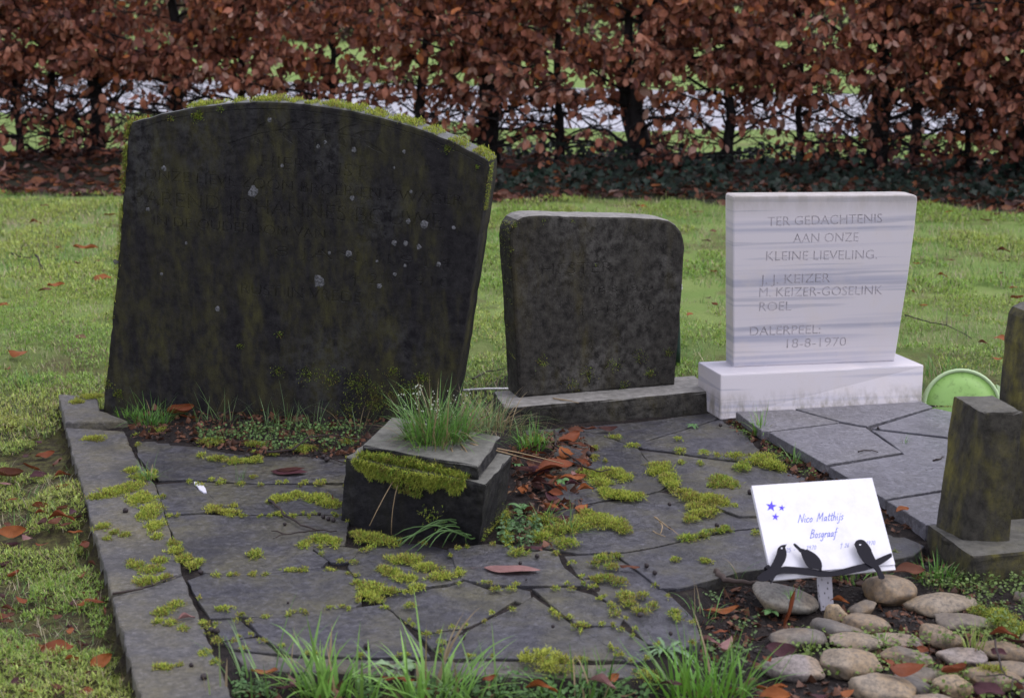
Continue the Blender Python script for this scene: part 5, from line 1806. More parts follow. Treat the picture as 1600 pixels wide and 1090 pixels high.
moss_thing([(275, 860, 16, 7), (290, 872, 18, 8), (300, 884, 12, 6), (312, 878, 10, 5), (268, 848, 8, 6)], 'moss strip with tiny weeds filling the joint between kerb and slabs', bright=0.6)
moss_thing([(580, 918, 24, 10), (572, 930, 20, 8), (605, 924, 20, 7), (590, 938, 14, 6), (560, 912, 12, 5)], 'ragged bright moss tongue on the slab corner before the planter')
moss_thing([(636, 874, 40, 9), (668, 886, 26, 8), (612, 894, 20, 7), (634, 904, 22, 7), (690, 900, 24, 7), (650, 918, 16, 6), (600, 889, 14, 6), (718, 896, 12, 4)], 'long broken moss mat on the slabs in front of the planter block')
moss_thing([(580, 840, 30, 9), (605, 846, 26, 8), (560, 834, 16, 6)], 'moss fringe along the bottom of the planter block')
moss_thing([(845, 1033, 24, 12), (875, 1040, 24, 11), (860, 1050, 20, 8), (822, 1034, 14, 6), (890, 1050, 10, 5)], 'thick rounded bright moss cushion on the front kerb among grass tufts', H=0.026, bright=0.8, brown=0.1)
moss_thing([(1005, 1064, 26, 12), (1022, 1070, 14, 8)], 'moss cushion in soil below the white-veined weed rosette', H=0.02, bright=0.7, z=-0.02)
moss_thing([(440, 778, 22, 6), (462, 773, 18, 6), (425, 783, 10, 4), (495, 778, 24, 8), (515, 786, 22, 8)], 'feathery moss band beside a dry twig on the slab behind the planter corner')
moss_thing([(476, 850, 12, 8), (500, 842, 22, 7), (522, 846, 14, 7)], 'moss pad under the twig near the planter block foot')
moss_thing([(398, 868, 13, 8)], 'single little moss clump alone on the middle of a slab', H=0.012, bright=0.4)
moss_thing([(332, 796, 14, 8), (346, 799, 12, 5), (360, 800, 14, 5), (365, 790, 7, 4)], 'bright moss bead at the slab corner below the white dropping', bright=0.8)
moss_thing([(340, 716, 18, 4), (368, 720, 22, 6), (398, 719, 14, 6), (314, 711, 7, 4)], 'mossy streak on the dark stained slab before the arched headstone', bright=0.4, brown=0.3)
moss_thing([(955, 738, 26, 9), (930, 742, 22, 8), (975, 745, 16, 8), (940, 754, 20, 8), (912, 738, 14, 6)], 'upper moss mat beside the pile of rusty leaves')
moss_thing([(962, 772, 26, 10), (985, 776, 20, 8), (945, 768, 18, 8), (1000, 774, 12, 5)], 'middle moss mat with green heart beside the pile of rusty leaves')
moss_thing([(930, 812, 36, 13), (960, 818, 26, 10), (900, 822, 24, 9), (975, 828, 14, 7), (918, 800, 18, 7)], 'lower tangled moss mat with bare dark soil in it, past the leaf pile', bright=0.45, brown=0.3)
moss_thing([(1030, 730, 22, 12), (1042, 745, 18, 12), (1050, 758, 14, 8), (1022, 738, 14, 7)], 'moss wedge pointing into the slab joint, midway to the sign')
moss_thing([(1066, 768, 18, 6), (1082, 776, 24, 8), (1112, 780, 28, 12), (1090, 792, 20, 8), (1130, 785, 14, 7)], 'broad moss mat with a dark middle nearest the sign board', brown=0.3)
moss_thing([(1092, 803, 26, 6), (1080, 811, 12, 6), (1115, 800, 14, 5)], 'straggling moss tail hanging off the broad mat near the sign', brown=0.3)
moss_thing([(1126, 748, 18, 8), (1140, 756, 18, 8), (1118, 758, 14, 6)], 'dark olive moss heap with spiky ends on the slab above the sign', bright=0.25, brown=0.3)
moss_thing([(1190, 716, 26, 7), (1205, 727, 22, 9), (1178, 722, 18, 7), (1150, 715, 22, 4), (1216, 732, 12, 6)], 'wide fine-haired moss mat by the soil gap next to the newer slate paving', H=0.014)
moss_thing([(1160, 732, 15, 7)], 'small dense green moss ball in front of the wide fine-haired mat', H=0.016, bright=0.25)
moss_thing([(1075, 840, 20, 5), (1120, 830, 24, 5), (1098, 836, 14, 4), (1132, 826, 10, 5)], 'moss line growing in the open joint beside the sign board', bright=0.3)
moss_thing([(942, 872, 18, 6), (955, 885, 14, 5), (930, 880, 10, 4), (962, 868, 12, 4)], 'dark moss stain on the slab behind the flat pinkish leaf', bright=0.1, brown=0.4, H=0.004)
moss_thing([(947, 903, 20, 6), (968, 908, 16, 6), (930, 905, 10, 4)], 'olive moss specks next to the slab edge past the flat pinkish leaf', bright=0.15, brown=0.45, H=0.005)
moss_thing([(978, 932, 18, 9), (985, 944, 14, 6), (1003, 930, 12, 5), (1000, 955, 22, 5), (1020, 945, 10, 5)], 'lichen-like olive moss on the slab bordering the bare soil', bright=0.3, brown=0.45, H=0.005)
moss_thing([(1054, 958, 12, 6), (1060, 966, 8, 4)], 'moss dot at the slab rim above the folded pink leaves', bright=0.4, H=0.005)
moss_thing([(1400, 1040 - 170, 20, 6), (1560, 968, 30, 14), (1590, 985, 26, 12), (1530, 958, 14, 8)], 'moss growing through weeds at the foot of the mossy grave marker', z=-0.02, H=0.016)
moss_thing([(835, 690, 16, 6), (850, 815, 30, 10), (870, 830, 26, 9), (845, 840, 22, 8), (885, 850, 22, 8), (810, 865, 16, 5)], 'moss creeping over soil between the planter foot and the leaf pile', bright=0.35, brown=0.25, H=0.012)
moss_thing([(790, 815, 8, 18), (793, 845, 10, 8)], 'moss pad against the side of the planter block', bright=0.4, H=0.02)
moss_thing([(330, 690, 24, 6), (470, 700, 24, 5), (400, 694, 20, 5), (245, 672, 20, 5), (540, 690, 16, 6)], 'thin moss along the soil edge before the arched headstone', bright=0.4, brown=0.3, z=0.006)
moss_thing([(1545, 1045, 22, 5), (1560, 1048, 14, 5)], 'bright moss strip draped over the wide tan stone', z=0.014, H=0.006, bright=0.8)
# the smallest specks, along joints and here and there
sp_ = []
rr = random.Random(12)
for pp in SL[:17]:
    for i in range(len(pp)):
        a, b = pp[i], pp[(i + 1) % len(pp)]
        for _ in range(int(math.hypot(a[0] - b[0], a[1] - b[1]) / 14)):
            if rr.random() < 0.42:
                t = rr.random()
                sp_.append((a[0] + (b[0] - a[0]) * t, a[1] + (b[1] - a[1]) * t, rr.uniform(3, 9), rr.uniform(2, 3.5)))
for x, y, a, b in [(455, 891, 20, 4), (350, 950, 14, 5), (642, 946, 12, 6), (344, 950, 8, 4), (910, 976, 13, 5), (960, 957, 11, 6), (1063, 704, 10, 5), (1065, 722, 7, 4), (1095, 723, 6, 4), (1101, 707, 9, 4), (1120, 711, 5, 4), (928, 715, 8, 5), (946, 720, 4, 3), (960, 683, 14, 5),
                   (930, 700, 6, 4), (1060, 685, 8, 3), (990, 696, 12, 4), (318, 975, 10, 8), (330, 985, 10, 8), (340, 1000, 10, 7), (320, 1020, 12, 7), (335, 1035, 10, 6), (395, 745, 8, 3), (1180, 832, 8, 4), (1150, 790, 5, 3), (1100, 900 - 25, 9, 4), (1055, 874, 10, 4), (1105, 878, 9, 4)]:
    sp_.append((x, y, a, b))
s = moss_patch(sp_, H=0.005, bright=0.4, brown=0.3, seed=77, L=0.007)
o = link('joint_moss', s.mesh('joint_moss', MAT_MOSS))
props(o, 'thin moss and specks filling the joints of the old crazy paving', 'moss', None, 'stuff')

# ================================================================== FALLEN LEAVES
FV = []
for i in range(14):
    r = random.Random(900 + i)
    kind = i % 4
    FV.append(leaf_arrays(0.085, (0.048, 0.030, 0.040, 0.022)[kind], (0.25, 0.7, 0.45, 1.0)[kind] * r.choice((1, -1)), r.uniform(-1.2, 1.6), r.uniform(0.002, 0.007), r.uniform(-1.1, 1.1), n=10, sides=2, seed=900 + i, stem=0.012, roll=r.uniform(0, 0.7)))
FLAT = leaf_arrays(0.085, 0.040, 0.05, 0.1, 0.001, 0.05, n=10, sides=2, seed=5, stem=0.02)
LC = {'rusty': (0.215, 0.062, 0.024), 'brown': (0.150, 0.058, 0.032), 'orange': (0.300, 0.098, 0.028), 'dark': (0.070, 0.027, 0.022), 'pink': (0.32, 0.175, 0.160), 'purple': (0.085, 0.033, 0.040), 'tan': (0.24, 0.145, 0.08)}
_lc = {}


def leaf_mesh(v, colour):
    if (v, colour) not in _lc:
        Vv, Tt, Uu = FLAT if v < 0 else FV[v]
        _lc[(v, colour)] = tri_mesh('fallen_leaf', Vv, Tt, MAT_LEAF, np.tile(LC[colour], (len(Vv), 1)) * (0.8 + 0.4 * Uu[:, 1:2]), Uu)
    return _lc[(v, colour)]


def ground_at(x, y):
    if inpoly(np.array([x]), np.array([y]), PLOTR)[0]: return ZR
    if inpoly(np.array([x]), np.array([y]), PLOT)[0]: return 0.0
    return gzs(x, y)


PLOTR = gpoly([(1150, 643), (1441, 627), (1545, 664), (1575, 800), (1447, 819), (1200, 675)], ZR)


MARKS = [('the raised corner slab', 120, 640), ('the largest moss mat', 200, 775), ('the broken kerb joint', 175, 928), ('the lower kerb end', 215, 1060), ('the upper kerb', 110, 700), ('the kerb middle', 150, 830), ('the big brown leaf', 16, 739), ('the long bent rusty leaf', 89, 1012),
         ('the dry grass band', 60, 360), ('the arched headstone edge', 180, 450), ('the slanting orange leaf', 88, 444), ('the bent orange leaf', 29, 549), ('the slanting black twig', 62, 410), ('the marble headstone', 1434, 420), ('the green lid', 1505, 590), ('the bare lawn twig', 1465, 505),
         ('the mossy grave marker', 1590, 470), ('the gap between small dark headstone and marble', 1100, 450), ('the hedge foot', 1500, 335), ('the gap between the dark headstones', 778, 400), ('the planter corner', 815, 715), ('the fresh grass tuft', 832, 700), ('the longest rolled leaf', 866, 733),
         ('the upper moss mat', 945, 742), ('the lower moss mat', 925, 812), ('the small dark headstone base', 890, 665), ('the broad purplish leaf', 864, 774), ('the planter foot', 815, 800), ('the black wiry twig', 905, 722), ('the pink curl of leaf', 897, 738)]
_used = set()


def auto_label(px, py, ang, colour, lpx, region):
    m = sorted(MARKS, key=lambda q: (q[1] - px) ** 2 + (q[2] - py) ** 2)
    size = 'tiny' if lpx < 13 else 'small' if lpx < 22 else 'medium' if lpx < 35 else 'large'
    pose = 'lying crosswise' if abs(ang) < 15 else 'slanting uphill' if ang > 0 else 'slanting downhill'
    if abs(ang) > 48: pose = 'pointing at the hedge'
    rel = ('above ' if m[0][2] - py > 14 else 'below ' if py - m[0][2] > 14 else 'beside ') + m[0][0]
    for t in ('%s %s dead leaf %s, %s' % (size, colour, region, rel), '%s %s dead leaf %s, %s, %s' % (size, colour, pose, region, rel), '%s %s dead leaf %s %s, towards %s' % (size, colour, pose, rel, m[1][0]), '%s %s leaf %s, towards %s then %s' % (size, colour, rel, m[1][0], m[2][0])):
        t = ' '.join(t.split()[:16])
        if t not in _used: break
    _used.add(t)
    return t


def fallen(px, py, lpx, ang, colour, label, group, z=None, var=None, steep=0.0, flat=False, up=0.004):
    r = random.Random(int(px * 13 + py * 7))
    if label is None: label = auto_label(px, py, ang, colour, lpx, 'in the leaf pile' if 'planter' in group else 'in moss' if 'kerb' in group else 'in far grass')
    z_ = z
    if z_ is None:
        q = G(px, py, 0.0); q = G(px, py, ground_at(q[0], q[1])); z_ = ground_at(q[0], q[1])
    q = G(px, py, z_ + up)
    size = lpx * depth_of(q) / FPX / 0.078
    size = min(max(size, 0.35), 1.35)
    v = -1 if flat else (r.randrange(len(FV)) if var is None else var)
    o = link('fallen_leaf', leaf_mesh(v, colour), None, tuple(q))
    zax = Vector((r.gauss(0, 0.15) if flat else r.gauss(0, 0.45), r.gauss(0, 0.1) if flat else -0.25 + r.gauss(0, 0.3), 1.0)).normalized()
    a = math.radians(ang)
    d = Vector((math.cos(a), -math.sin(a) * 1.6 * (0 if steep else 1), -math.sin(a) * steep if steep else 0.0))
    if d.length < 0.05: d = Vector((1, 0, 0))
    d.normalize()
    x = d.cross(zax).normalized(); zz = x.cross(d)
    o.matrix_basis = Matrix.Translation(Vector(q)) @ Matrix((x, d, zz)).transposed().to_4x4() @ Matrix.Scale(size, 4)
    props(o, label, 'leaf', group)
    return o


GP = 'fallen leaves beside the planter block'
for a in [(890, 684, 44, -35, 'rusty', 'rusty folded leaf standing up behind the leaf pile, nearest the small dark headstone'), (903, 692, 34, 25, 'brown', 'curled brown leaf under the standing rusty leaf'),
          (866, 733, 62, -15, 'rusty', 'longest rusty rolled leaf lying across the leaf pile beside the planter'), (884, 743, 54, 0, 'orange', 'orange-brown leaf rolled along the middle of the leaf pile'),
          (848, 756, 40, 20, 'dark', 'dark wet leaf under the leaf pile against the planter side'), (915, 763, 32, -22, 'orange', 'orange slip of leaf pointing from the pile towards the moss'),
          (864, 774, 44, 55, 'purple', 'broad purplish leaf with clear veins below the leaf pile'), (834, 801, 36, 15, 'brown', 'brown leaf half under weeds at the planter foot'), (873, 806, 34, 5, 'purple', 'small purple leaf in the moss below the leaf pile'),
          (897, 738, 20, 70, 'pink', 'pink curl of leaf upright at the end of the leaf pile'), (893, 722, 14, 40, 'orange', 'tiny orange scrap of leaf above the pink curl'), (832, 712, 30, -10, 'rusty', 'rusty leaf tucked behind the planter corner'),
          (800, 769, 22, -30, 'tan', 'tan leaf scrap leaning on the planter side'), (846, 738, 34, -50, 'rusty', 'rusty leaf standing against the planter side in the pile'), (882, 790, 30, 60, 'rusty', 'narrow rusty leaf upright in the moss below the pile'),
          (900, 672, 24, 10, 'brown', 'flattened brown leaf at the foot of the small dark headstone base'), (920, 668, 26, -5, 'brown', 'brown leaf scrap along the front of the small headstone base'), (950, 667, 30, 0, 'dark', 'dark leaf mush along the small headstone base')]:
    fallen(*a, GP, up=0.010)
rp = random.Random(71)
for k in range(30):
    fallen(rp.uniform(815, 912), rp.uniform(690, 800), rp.uniform(24, 48), rp.uniform(-70, 70), rp.choice(('rusty', 'rusty', 'brown', 'orange', 'purple', 'dark')), None, GP, up=rp.uniform(0.003, 0.014))
GP = 'fallen leaves on the old paving'
fallen(800, 889, 82, 6, 'pink', 'large flat pinkish leaf lying alone on the big slab', GP, flat=True, up=0.002)
fallen(452, 737, 54, 5, 'purple', 'dark red flat rotting leaf on the stained slab before the arched headstone', GP, flat=True, up=0.002)
fallen(454, 733, 40, -6, 'dark', 'black-red rotting leaf scrap stuck on the dark red leaf', GP, flat=True, up=0.0035)
fallen(984, 884, 30, 12, 'brown', 'narrow brown leaf scrap on the slab beside a dark pellet', GP, up=0.005)
fallen(291, 964, 28, -24, 'pink', 'pink stiff piece of leaf on the kerb among moss tufts', GP, up=0.005)
fallen(830, 854, 36, 5, 'purple', 'dull purple leaf by the planter foot on the slab edge', GP, up=0.006)
fallen(806, 838, 22, 60, 'purple', 'purple leaf scrap leaning at the planter foot', GP, up=0.008)
fallen(520, 776, 20, 70, 'rusty', 'rusty shreds of leaf lying on the feathery moss band', GP, up=0.012)
fallen(283, 640, 46, -28, 'rusty', 'bright rusty leaf leaning on the arched headstone behind a grass clump', GP, up=0.02, z=0.004)
fallen(297, 650, 34, 12, 'rusty', 'rusty leaf flat behind the grass clump at the arched headstone', GP, up=0.01, z=0.004)
fallen(410, 640, 20, 80, 'rusty', 'rusty leaf upright against the arched headstone between thin grass blades', GP, up=0.015, z=0.004)
fallen(1410, 797, 24, -20, 'orange', 'orange leaf hanging over the edge of the newer slate paving', GP, z=ZR, up=0.004)
fallen(1315 - 10, 724, 18, -10, 'brown', 'brown leaf scrap in the soil gap beside the newer slate paving', GP, z=0.0)
GP = 'fallen leaves on the pebble bed'
for a in [(1127, 949, 54, -6, 'orange', 'orange rolled leaf on bare soil between the slabs and the mossy white stone'), (1110, 1003, 36, 15, 'pink', 'pale pink leaf curled on bare soil behind a grass tuft'), (1133, 1002, 42, -40, 'pink', 'pale pink leaf folded in half on bare soil behind a grass tuft'),
          (1125, 985, 24, -10, 'rusty', 'rusty leaf behind the two pale pink leaves'), (1222, 1014, 50, 14, 'purple', 'purple folded leaf leaning on the pale grey stone with dark tip'), (1199, 1030, 26, 70, 'rusty', 'rusty leaf on edge at the end of the pale grey stone'),
          (1313, 938, 28, 10, 'orange', 'orange leaf on soil behind the sign stake'), (1418, 1040, 54, -4, 'rusty', 'rusty leaf lying over the grey sloping stone'), (1388, 1033, 20, 40, 'rusty', 'rusty scrap at the tip of the leaf on the grey sloping stone'), (1443, 1014, 26, 45, 'rusty', 'rusty curled leaf between the slim pinkish stone and soil'),
          (1492, 1045, 46, -14, 'rusty', 'rusty leaf with upturned tip on the egg-like stone'), (1570, 992, 46, 4, 'rusty', 'rusty leaf on top of the long golden-brown stone'), (1590, 999, 40, 12, 'dark', 'dark red leaf beside the long golden-brown stone'), (1545, 1077, 48, 25, 'purple', 'broad purple leaf at the picture edge beside the wide tan stone'),
          (1420, 893, 46, 0, 'brown', 'brown-olive leaf lying before the plinth of the mossy grave marker'), (1207, 1072, 48, -8, 'orange', 'long orange rolled leaf at the picture edge below the pale grey stone'), (1211, 1087, 46, 2, 'orange', 'second long orange leaf under the first, at the picture edge'),
          (1324, 1080, 22, -20, 'orange', 'orange leaf tip between the two lowest cream stones'), (1592, 1072, 20, 60, 'brown', 'brown curled leaf at the end of a thin twig over the pebbles'), (1280, 1085, 26, 10, 'purple', 'purple leaf on soil at the picture edge'), (1561, 1018, 20, 30, 'purple', 'small purple leaf caught on the thin twig')]:
    fallen(*a, GP, z=-0.018 if a[0] < 1380 and a[1] not in (1014,) else 0.0, up=0.008 if a[1] < 1000 else 0.022)
o_ = fallen(1233, 948, 60, 68, 'rusty', 'long red-brown curved leaf standing upright against the mossy white stone', GP, z=-0.02, up=0.05, steep=-2.2, var=3)
GP = 'fallen leaves in the soil at the front'
for a in [(413, 1049, 44, 10, 'orange', 'orange leaf under grass on the front kerb corner'), (456, 1061, 40, 60, 'pink', 'pink leaf standing in the front grass tuft by the kerb corner'), (447, 1072, 30, -20, 'purple', 'purple leaf below the pink leaf by the kerb corner'), (622, 1058, 50, 8, 'rusty', 'rusty leaf in front of the pale weed leaves'),
          (766, 1058, 30, -30, 'rusty', 'rusty leaf peeping between the grass tufts before the kerb'), (847, 1075, 50, 5, 'orange', 'orange-brown leaf under the bright moss cushion'), (669, 1080, 26, 80, 'rusty', 'rusty leaf upright inside the tall grass tuft'), (942, 1066, 46, 20, 'pink', 'pinkish leaf by the front kerb beside short grass'),
          (958, 1058, 24, -40, 'orange', 'orange leaf tip next to the pinkish leaf at the front kerb'), (1048, 1070, 34, 10, 'purple', 'purplish leaf below the white-veined weed rosette'), (980, 1082, 30, -5, 'brown', 'brown leaf at the picture edge between the short grass tufts'), (540, 1080, 30, 20, 'purple', 'purple leaf between the two tall grass tufts')]:
    fallen(*a, GP, up=0.010)
GL_ = 'fallen leaves on the lawn beside the kerb'
LAWN1 = [(16, 739, 46, 0, 'brown', 'big brown leaf at the picture edge level with the kerb corner'), (50, 728, 42, 25, 'rusty', 'rusty leaf beside the big brown leaf at the picture edge'), (89, 720, 34, -80, 'brown', 'broad brown leaf upright against the kerb near the corner slab'), (97, 741, 26, -30, 'rusty', 'rusty leaf wedged under the broad upright leaf at the kerb'),
         (8, 756, 24, 5, 'pink', 'pinkish leaf under the big brown leaf at the picture edge'), (66, 815, 24, -70, 'dark', 'dull grey-brown leaf standing next to a flat rusty leaf'), (97, 809, 40, -5, 'rusty', 'flat rusty leaf pointing at the middle of the kerb'), (19, 830, 42, -12, 'orange', 'orange leaf at the picture edge halfway along the kerb'),
         (43, 838, 26, 30, 'pink', 'pinkish leaf under the orange leaf halfway along the kerb'), (118, 830, 22, -10, 'orange', 'orange scrap in grass near the kerb moss'), (132, 851, 28, 50, 'rusty', 'rusty leaf leaning on the kerb side'), (66, 848, 16, 0, 'rusty', 'small rusty leaf in moss, alone'), (145, 882, 16, 20, 'brown', 'brown scrap against the kerb side'),
         (128, 898, 24, 80, 'rusty', 'rusty leaf on edge near the broken kerb joint'), (136, 938, 36, -40, 'orange', 'orange leaf in the heap at the broken kerb joint'), (160, 930, 34, 60, 'dark', 'dark red leaf in the heap at the broken kerb joint'), (165, 954, 26, 80, 'brown', 'brown leaf on edge below the heap at the broken kerb joint'),
         (150, 940, 36, 10, 'rusty', 'rusty leaf at the bottom of the heap at the broken kerb joint'), (80, 950, 22, 20, 'brown', 'brown leaf in grass, away from the broken kerb joint'), (109, 985, 16, 70, 'orange', 'orange leaf tip poking from moss below the heap'), (89, 1012, 46, -10, 'rusty', 'long rusty leaf bent over moss near the bottom of the lawn'),
         (128, 1008, 26, 70, 'rusty', 'rusty leaf upright beside the long bent one'), (112, 1028, 22, -30, 'orange', 'orange leaf below the long bent one'), (157, 1032, 42, -50, 'orange', 'orange pointed leaf leaning towards the kerb near the bottom'), (33, 1038, 36, 10, 'brown', 'brown leaf sunk in moss near the bottom of the lawn'),
         (75, 1035, 22, 0, 'dark', 'dark leaf in moss near the bottom of the lawn'), (90, 1060 + 10, 24, 15, 'brown', 'brown leaf nearly buried at the picture edge'), (12, 950, 20, 5, 'brown', 'brown leaf at the picture edge level with the broken kerb joint'), (20, 770 + 10, 18, -20, 'rusty', 'rusty scrap in short grass at the picture edge'), (60, 690, 16, 30, 'purple', 'purple scrap in pale moss beyond the broad leaf')]
for a in LAWN1: fallen(*a, GL_, up=0.024)
GL_ = 'fallen leaves on the far lawn'
LAWN2 = [(56, 348, 20, 5, 'rusty', 'rusty leaf in the dry grass band before the hedge'), (91, 386, 13, 30, 'orange', 'small orange leaf below the dry grass band'), (134, 385, 36, -3, 'orange', 'long orange leaf on bright grass beside the arched headstone'), (160, 434, 26, -12, 'orange', 'orange leaf touching the edge of the arched headstone'),
         (88, 444, 30, -35, 'orange', 'slanting orange leaf on the open lawn'), (70, 454, 20, -10, 'brown', 'brown leaf at the foot of the slanting orange leaf'), (6, 476, 18, 8, 'orange', 'orange leaf on the lawn cut by the picture edge'), (29, 549, 34, 12, 'orange', 'bent orange leaf on pale moss by the arched headstone'),
         (12, 574, 13, -70, 'rusty', 'rusty leaf tip below the bent orange leaf'), (172, 334, 20, -20, 'rusty', 'rusty leaf under the mossy edge of the arched headstone'), (153, 406, 10, -30, 'brown', 'tiny brown leaf beside the arched headstone'), (70, 320, 14, 0, 'brown', 'brown leaf at the hedge edge of the lawn'),
         (1568, 392, 22, 6, 'brown', 'brown leaf in grass beyond the mossy grave marker'), (1486, 406, 13, 10, 'brown', 'small brown leaf beyond the white headstone edge'), (1432, 411, 10, 10, 'orange', 'tiny orange leaf touching the white headstone edge'), (1117, 474, 15, 40, 'rusty', 'rusty leaf in grass between the small dark headstone and the marble'),
         (1565, 528, 22, 20, 'orange', 'orange leaf on the lawn just past the mossy grave marker'), (1536, 535, 16, 20, 'brown', 'brownish leaf below the bare lawn twig'), (1114, 361, 12, 0, 'brown', 'small brown leaf beside the top of the marble headstone'), (1104, 375, 16, 20, 'dark', 'dark leaf beside the top of the marble headstone'),
         (1427, 455, 12, 80, 'rusty', 'rusty leaf behind the marble headstone edge'), (1482, 330, 18, -20, 'orange', 'orange leaf at the hedge edge past the marble headstone'), (1555, 335, 16, 0, 'brown', 'brown leaf at the hedge edge above the far lawn'), (1090, 330, 16, 0, 'rusty', 'rusty leaf at the hedge edge beside the marble headstone')]
for a in LAWN2: fallen(*a, GL_, up=0.030)
r = random.Random(44)
for k in range(70):
    x = r.uniform(0, 1600); y = 300 + 260 * r.random() ** 1.5
    if 150 < x < 790 or 1130 < x < 1435 or (785 < x < 1075 and y > 325): continue
    q = G(x, y, -0.05)
    if litter_mask(np.array([q[0]]), np.array([q[1]]))[0]: continue
    fallen(x, y, r.uniform(9, 20), r.uniform(-40, 40), r.choice(('rusty', 'brown', 'orange', 'tan', 'dark')), None, GL_, up=0.022)
for k in range(75):
    x = r.uniform(-20, 180); y = r.uniform(660, 1085)
    if x > 95 + (y - 660) * 0.25 - 8: continue
    fallen(x, y, r.uniform(12, 30), r.uniform(-60, 60), r.choice(('brown', 'dark', 'purple', 'rusty', 'rusty')), None, 'fallen leaves on the lawn beside the kerb', up=0.014)

# ================================================================== TWIGS
MAT_STICK = simple('rotten_stick', (0.075, 0.055, 0.045), 0.8)
def twig(pts, rpx, label, z=0.006, mat=None, side=(), name='twig', lift=None):
    mat = mat or MAT_TWIG
    P_ = [G(x, y, z + (lift[i] if lift else 0)) for i, (x, y) in enumerate(pts)]
    org = tuple(P_[0])
    bag = Bag()
    r0 = rpx * depth_of(P_[0]) / FPX
    n = len(P_)
    rr_ = random.Random(int(pts[0][0]))
    def dens(P):
        out = []
        for i in range(len(P) - 1):
            for k in range(3):
                out.append(P[i] + (P[i + 1] - P[i]) * k / 3 + (np.array([rr_.gauss(0, r0 * .6), rr_.gauss(0, r0 * .6), rr_.gauss(0, r0 * .4)]) if k else 0))
        out.append(P[-1]); return out
    Q = dens(P_)
    bag.add(*tube(Q, [r0 * (1 - 0.6 * i / len(Q)) * rr_.uniform(0.85, 1.2) for i in range(len(Q))], 6))
    for sp in side:
        Q = dens([G(x, y, z + 0.002) for x, y in sp])
        bag.add(*tube(Q, [r0 * 0.7 * (1 - 0.6 * i / len(Q)) for i in range(len(Q))], 5))
    props(link(name, bag.mesh(mat, org, smooth=True), None, org), label, name.replace('_', ' '))


twig([(420, 781), (436, 793), (443, 804), (470, 820), (495, 828), (526, 829)], 2.0, 'forked dark twig on the slab reaching towards the planter block', side=[[(495, 828), (466, 831), (447, 834), (427, 840)], [(447, 834), (424, 829)]])
twig([(176, 927), (222, 919), (239, 914), (258, 905), (276, 898)], 1.8, 'short black twig lying along the broken kerb joint', side=[[(239, 914), (236, 900)]])
twig([(416, 706), (457, 702), (481, 683), (515, 679), (562, 686)], 1.8, 'thin reddish twig arching over the weeds in front of the arched headstone', z=0.012, lift=(0, 0.004, 0.02, 0.02, 0.01))
twig([(500, 706), (525, 718), (548, 724)], 1.6, 'short reddish twig at the back corner of the planter block')
twig([(1118, 892), (1130, 901), (1145, 907), (1165, 909), (1184, 908)], 5.0, 'stout bent stick lying at the slab edge beside the sign board', z=0.0, mat=MAT_STICK)
twig([(1555, 999), (1557, 1015), (1565, 1044), (1570, 1053), (1583, 1060), (1596, 1067), (1625, 1075)], 1.8, 'thin wiry twig bent over the golden-brown pebbles', z=0.035, side=[[(1570, 1053), (1545, 1055), (1525, 1055)], [(1583, 1060), (1579, 1078)]])
twig([(1022, 807), (1030, 813), (1035, 822), (1032, 833)], 1.4, 'pale dry forked stem alone on the slab', mat=MAT_STRAW, side=[[(1030, 813), (1045, 824), (1062, 836)], [(1020, 829), (1040, 838)]])
twig([(866, 672), (867, 695), (889, 711), (913, 729), (934, 736), (954, 733)], 1.8, 'black wiry twig curving beside the leaf pile to the upper moss mat', z=0.012, lift=(0.03, 0.01, 0, 0, 0, 0))
twig([(1341, 705), (1350, 703), (1362, 703), (1372, 706)], 1.2, 'thin dark twig lying on the newer slate paving', z=ZR + 0.003)
twig([(1458, 719), (1466, 717), (1475, 713)], 1.6, 'short dark twig on the newer slate paving beside the grave marker', z=ZR + 0.003)
twig([(1414, 492), (1435, 498), (1454, 504), (1479, 508), (1500, 518), (1518, 529)], 1.1, 'bare branching twig lying on the lawn beyond the marble headstone', z=-0.02, side=[[(1479, 508), (1480, 485)]])
twig([(18, 396), (35, 402), (50, 402)], 1.4, 'thin dark twig in the far lawn grass', z=-0.03)
twig([(55, 398), (62, 412), (72, 421)], 1.6, 'slanting black twig stuck in the far lawn grass', z=-0.02, lift=(0.05, 0.02, 0))
twig([(738, 592), (760, 580), (785, 576)], 1.5, 'dark twig on the earth between the two dark headstones', z=-0.02)
twig([(864, 622), (885, 625), (904, 629)], 1.2, 'pale straw lying on the base of the small dark headstone', z=0.054, mat=MAT_STRAW)
twig([(1154, 930), (1145, 935), (1125, 940)], 1.2, 'thin red-brown stem slanting over bare soil near the stout stick', z=-0.01, lift=(0.03, 0.02, 0))

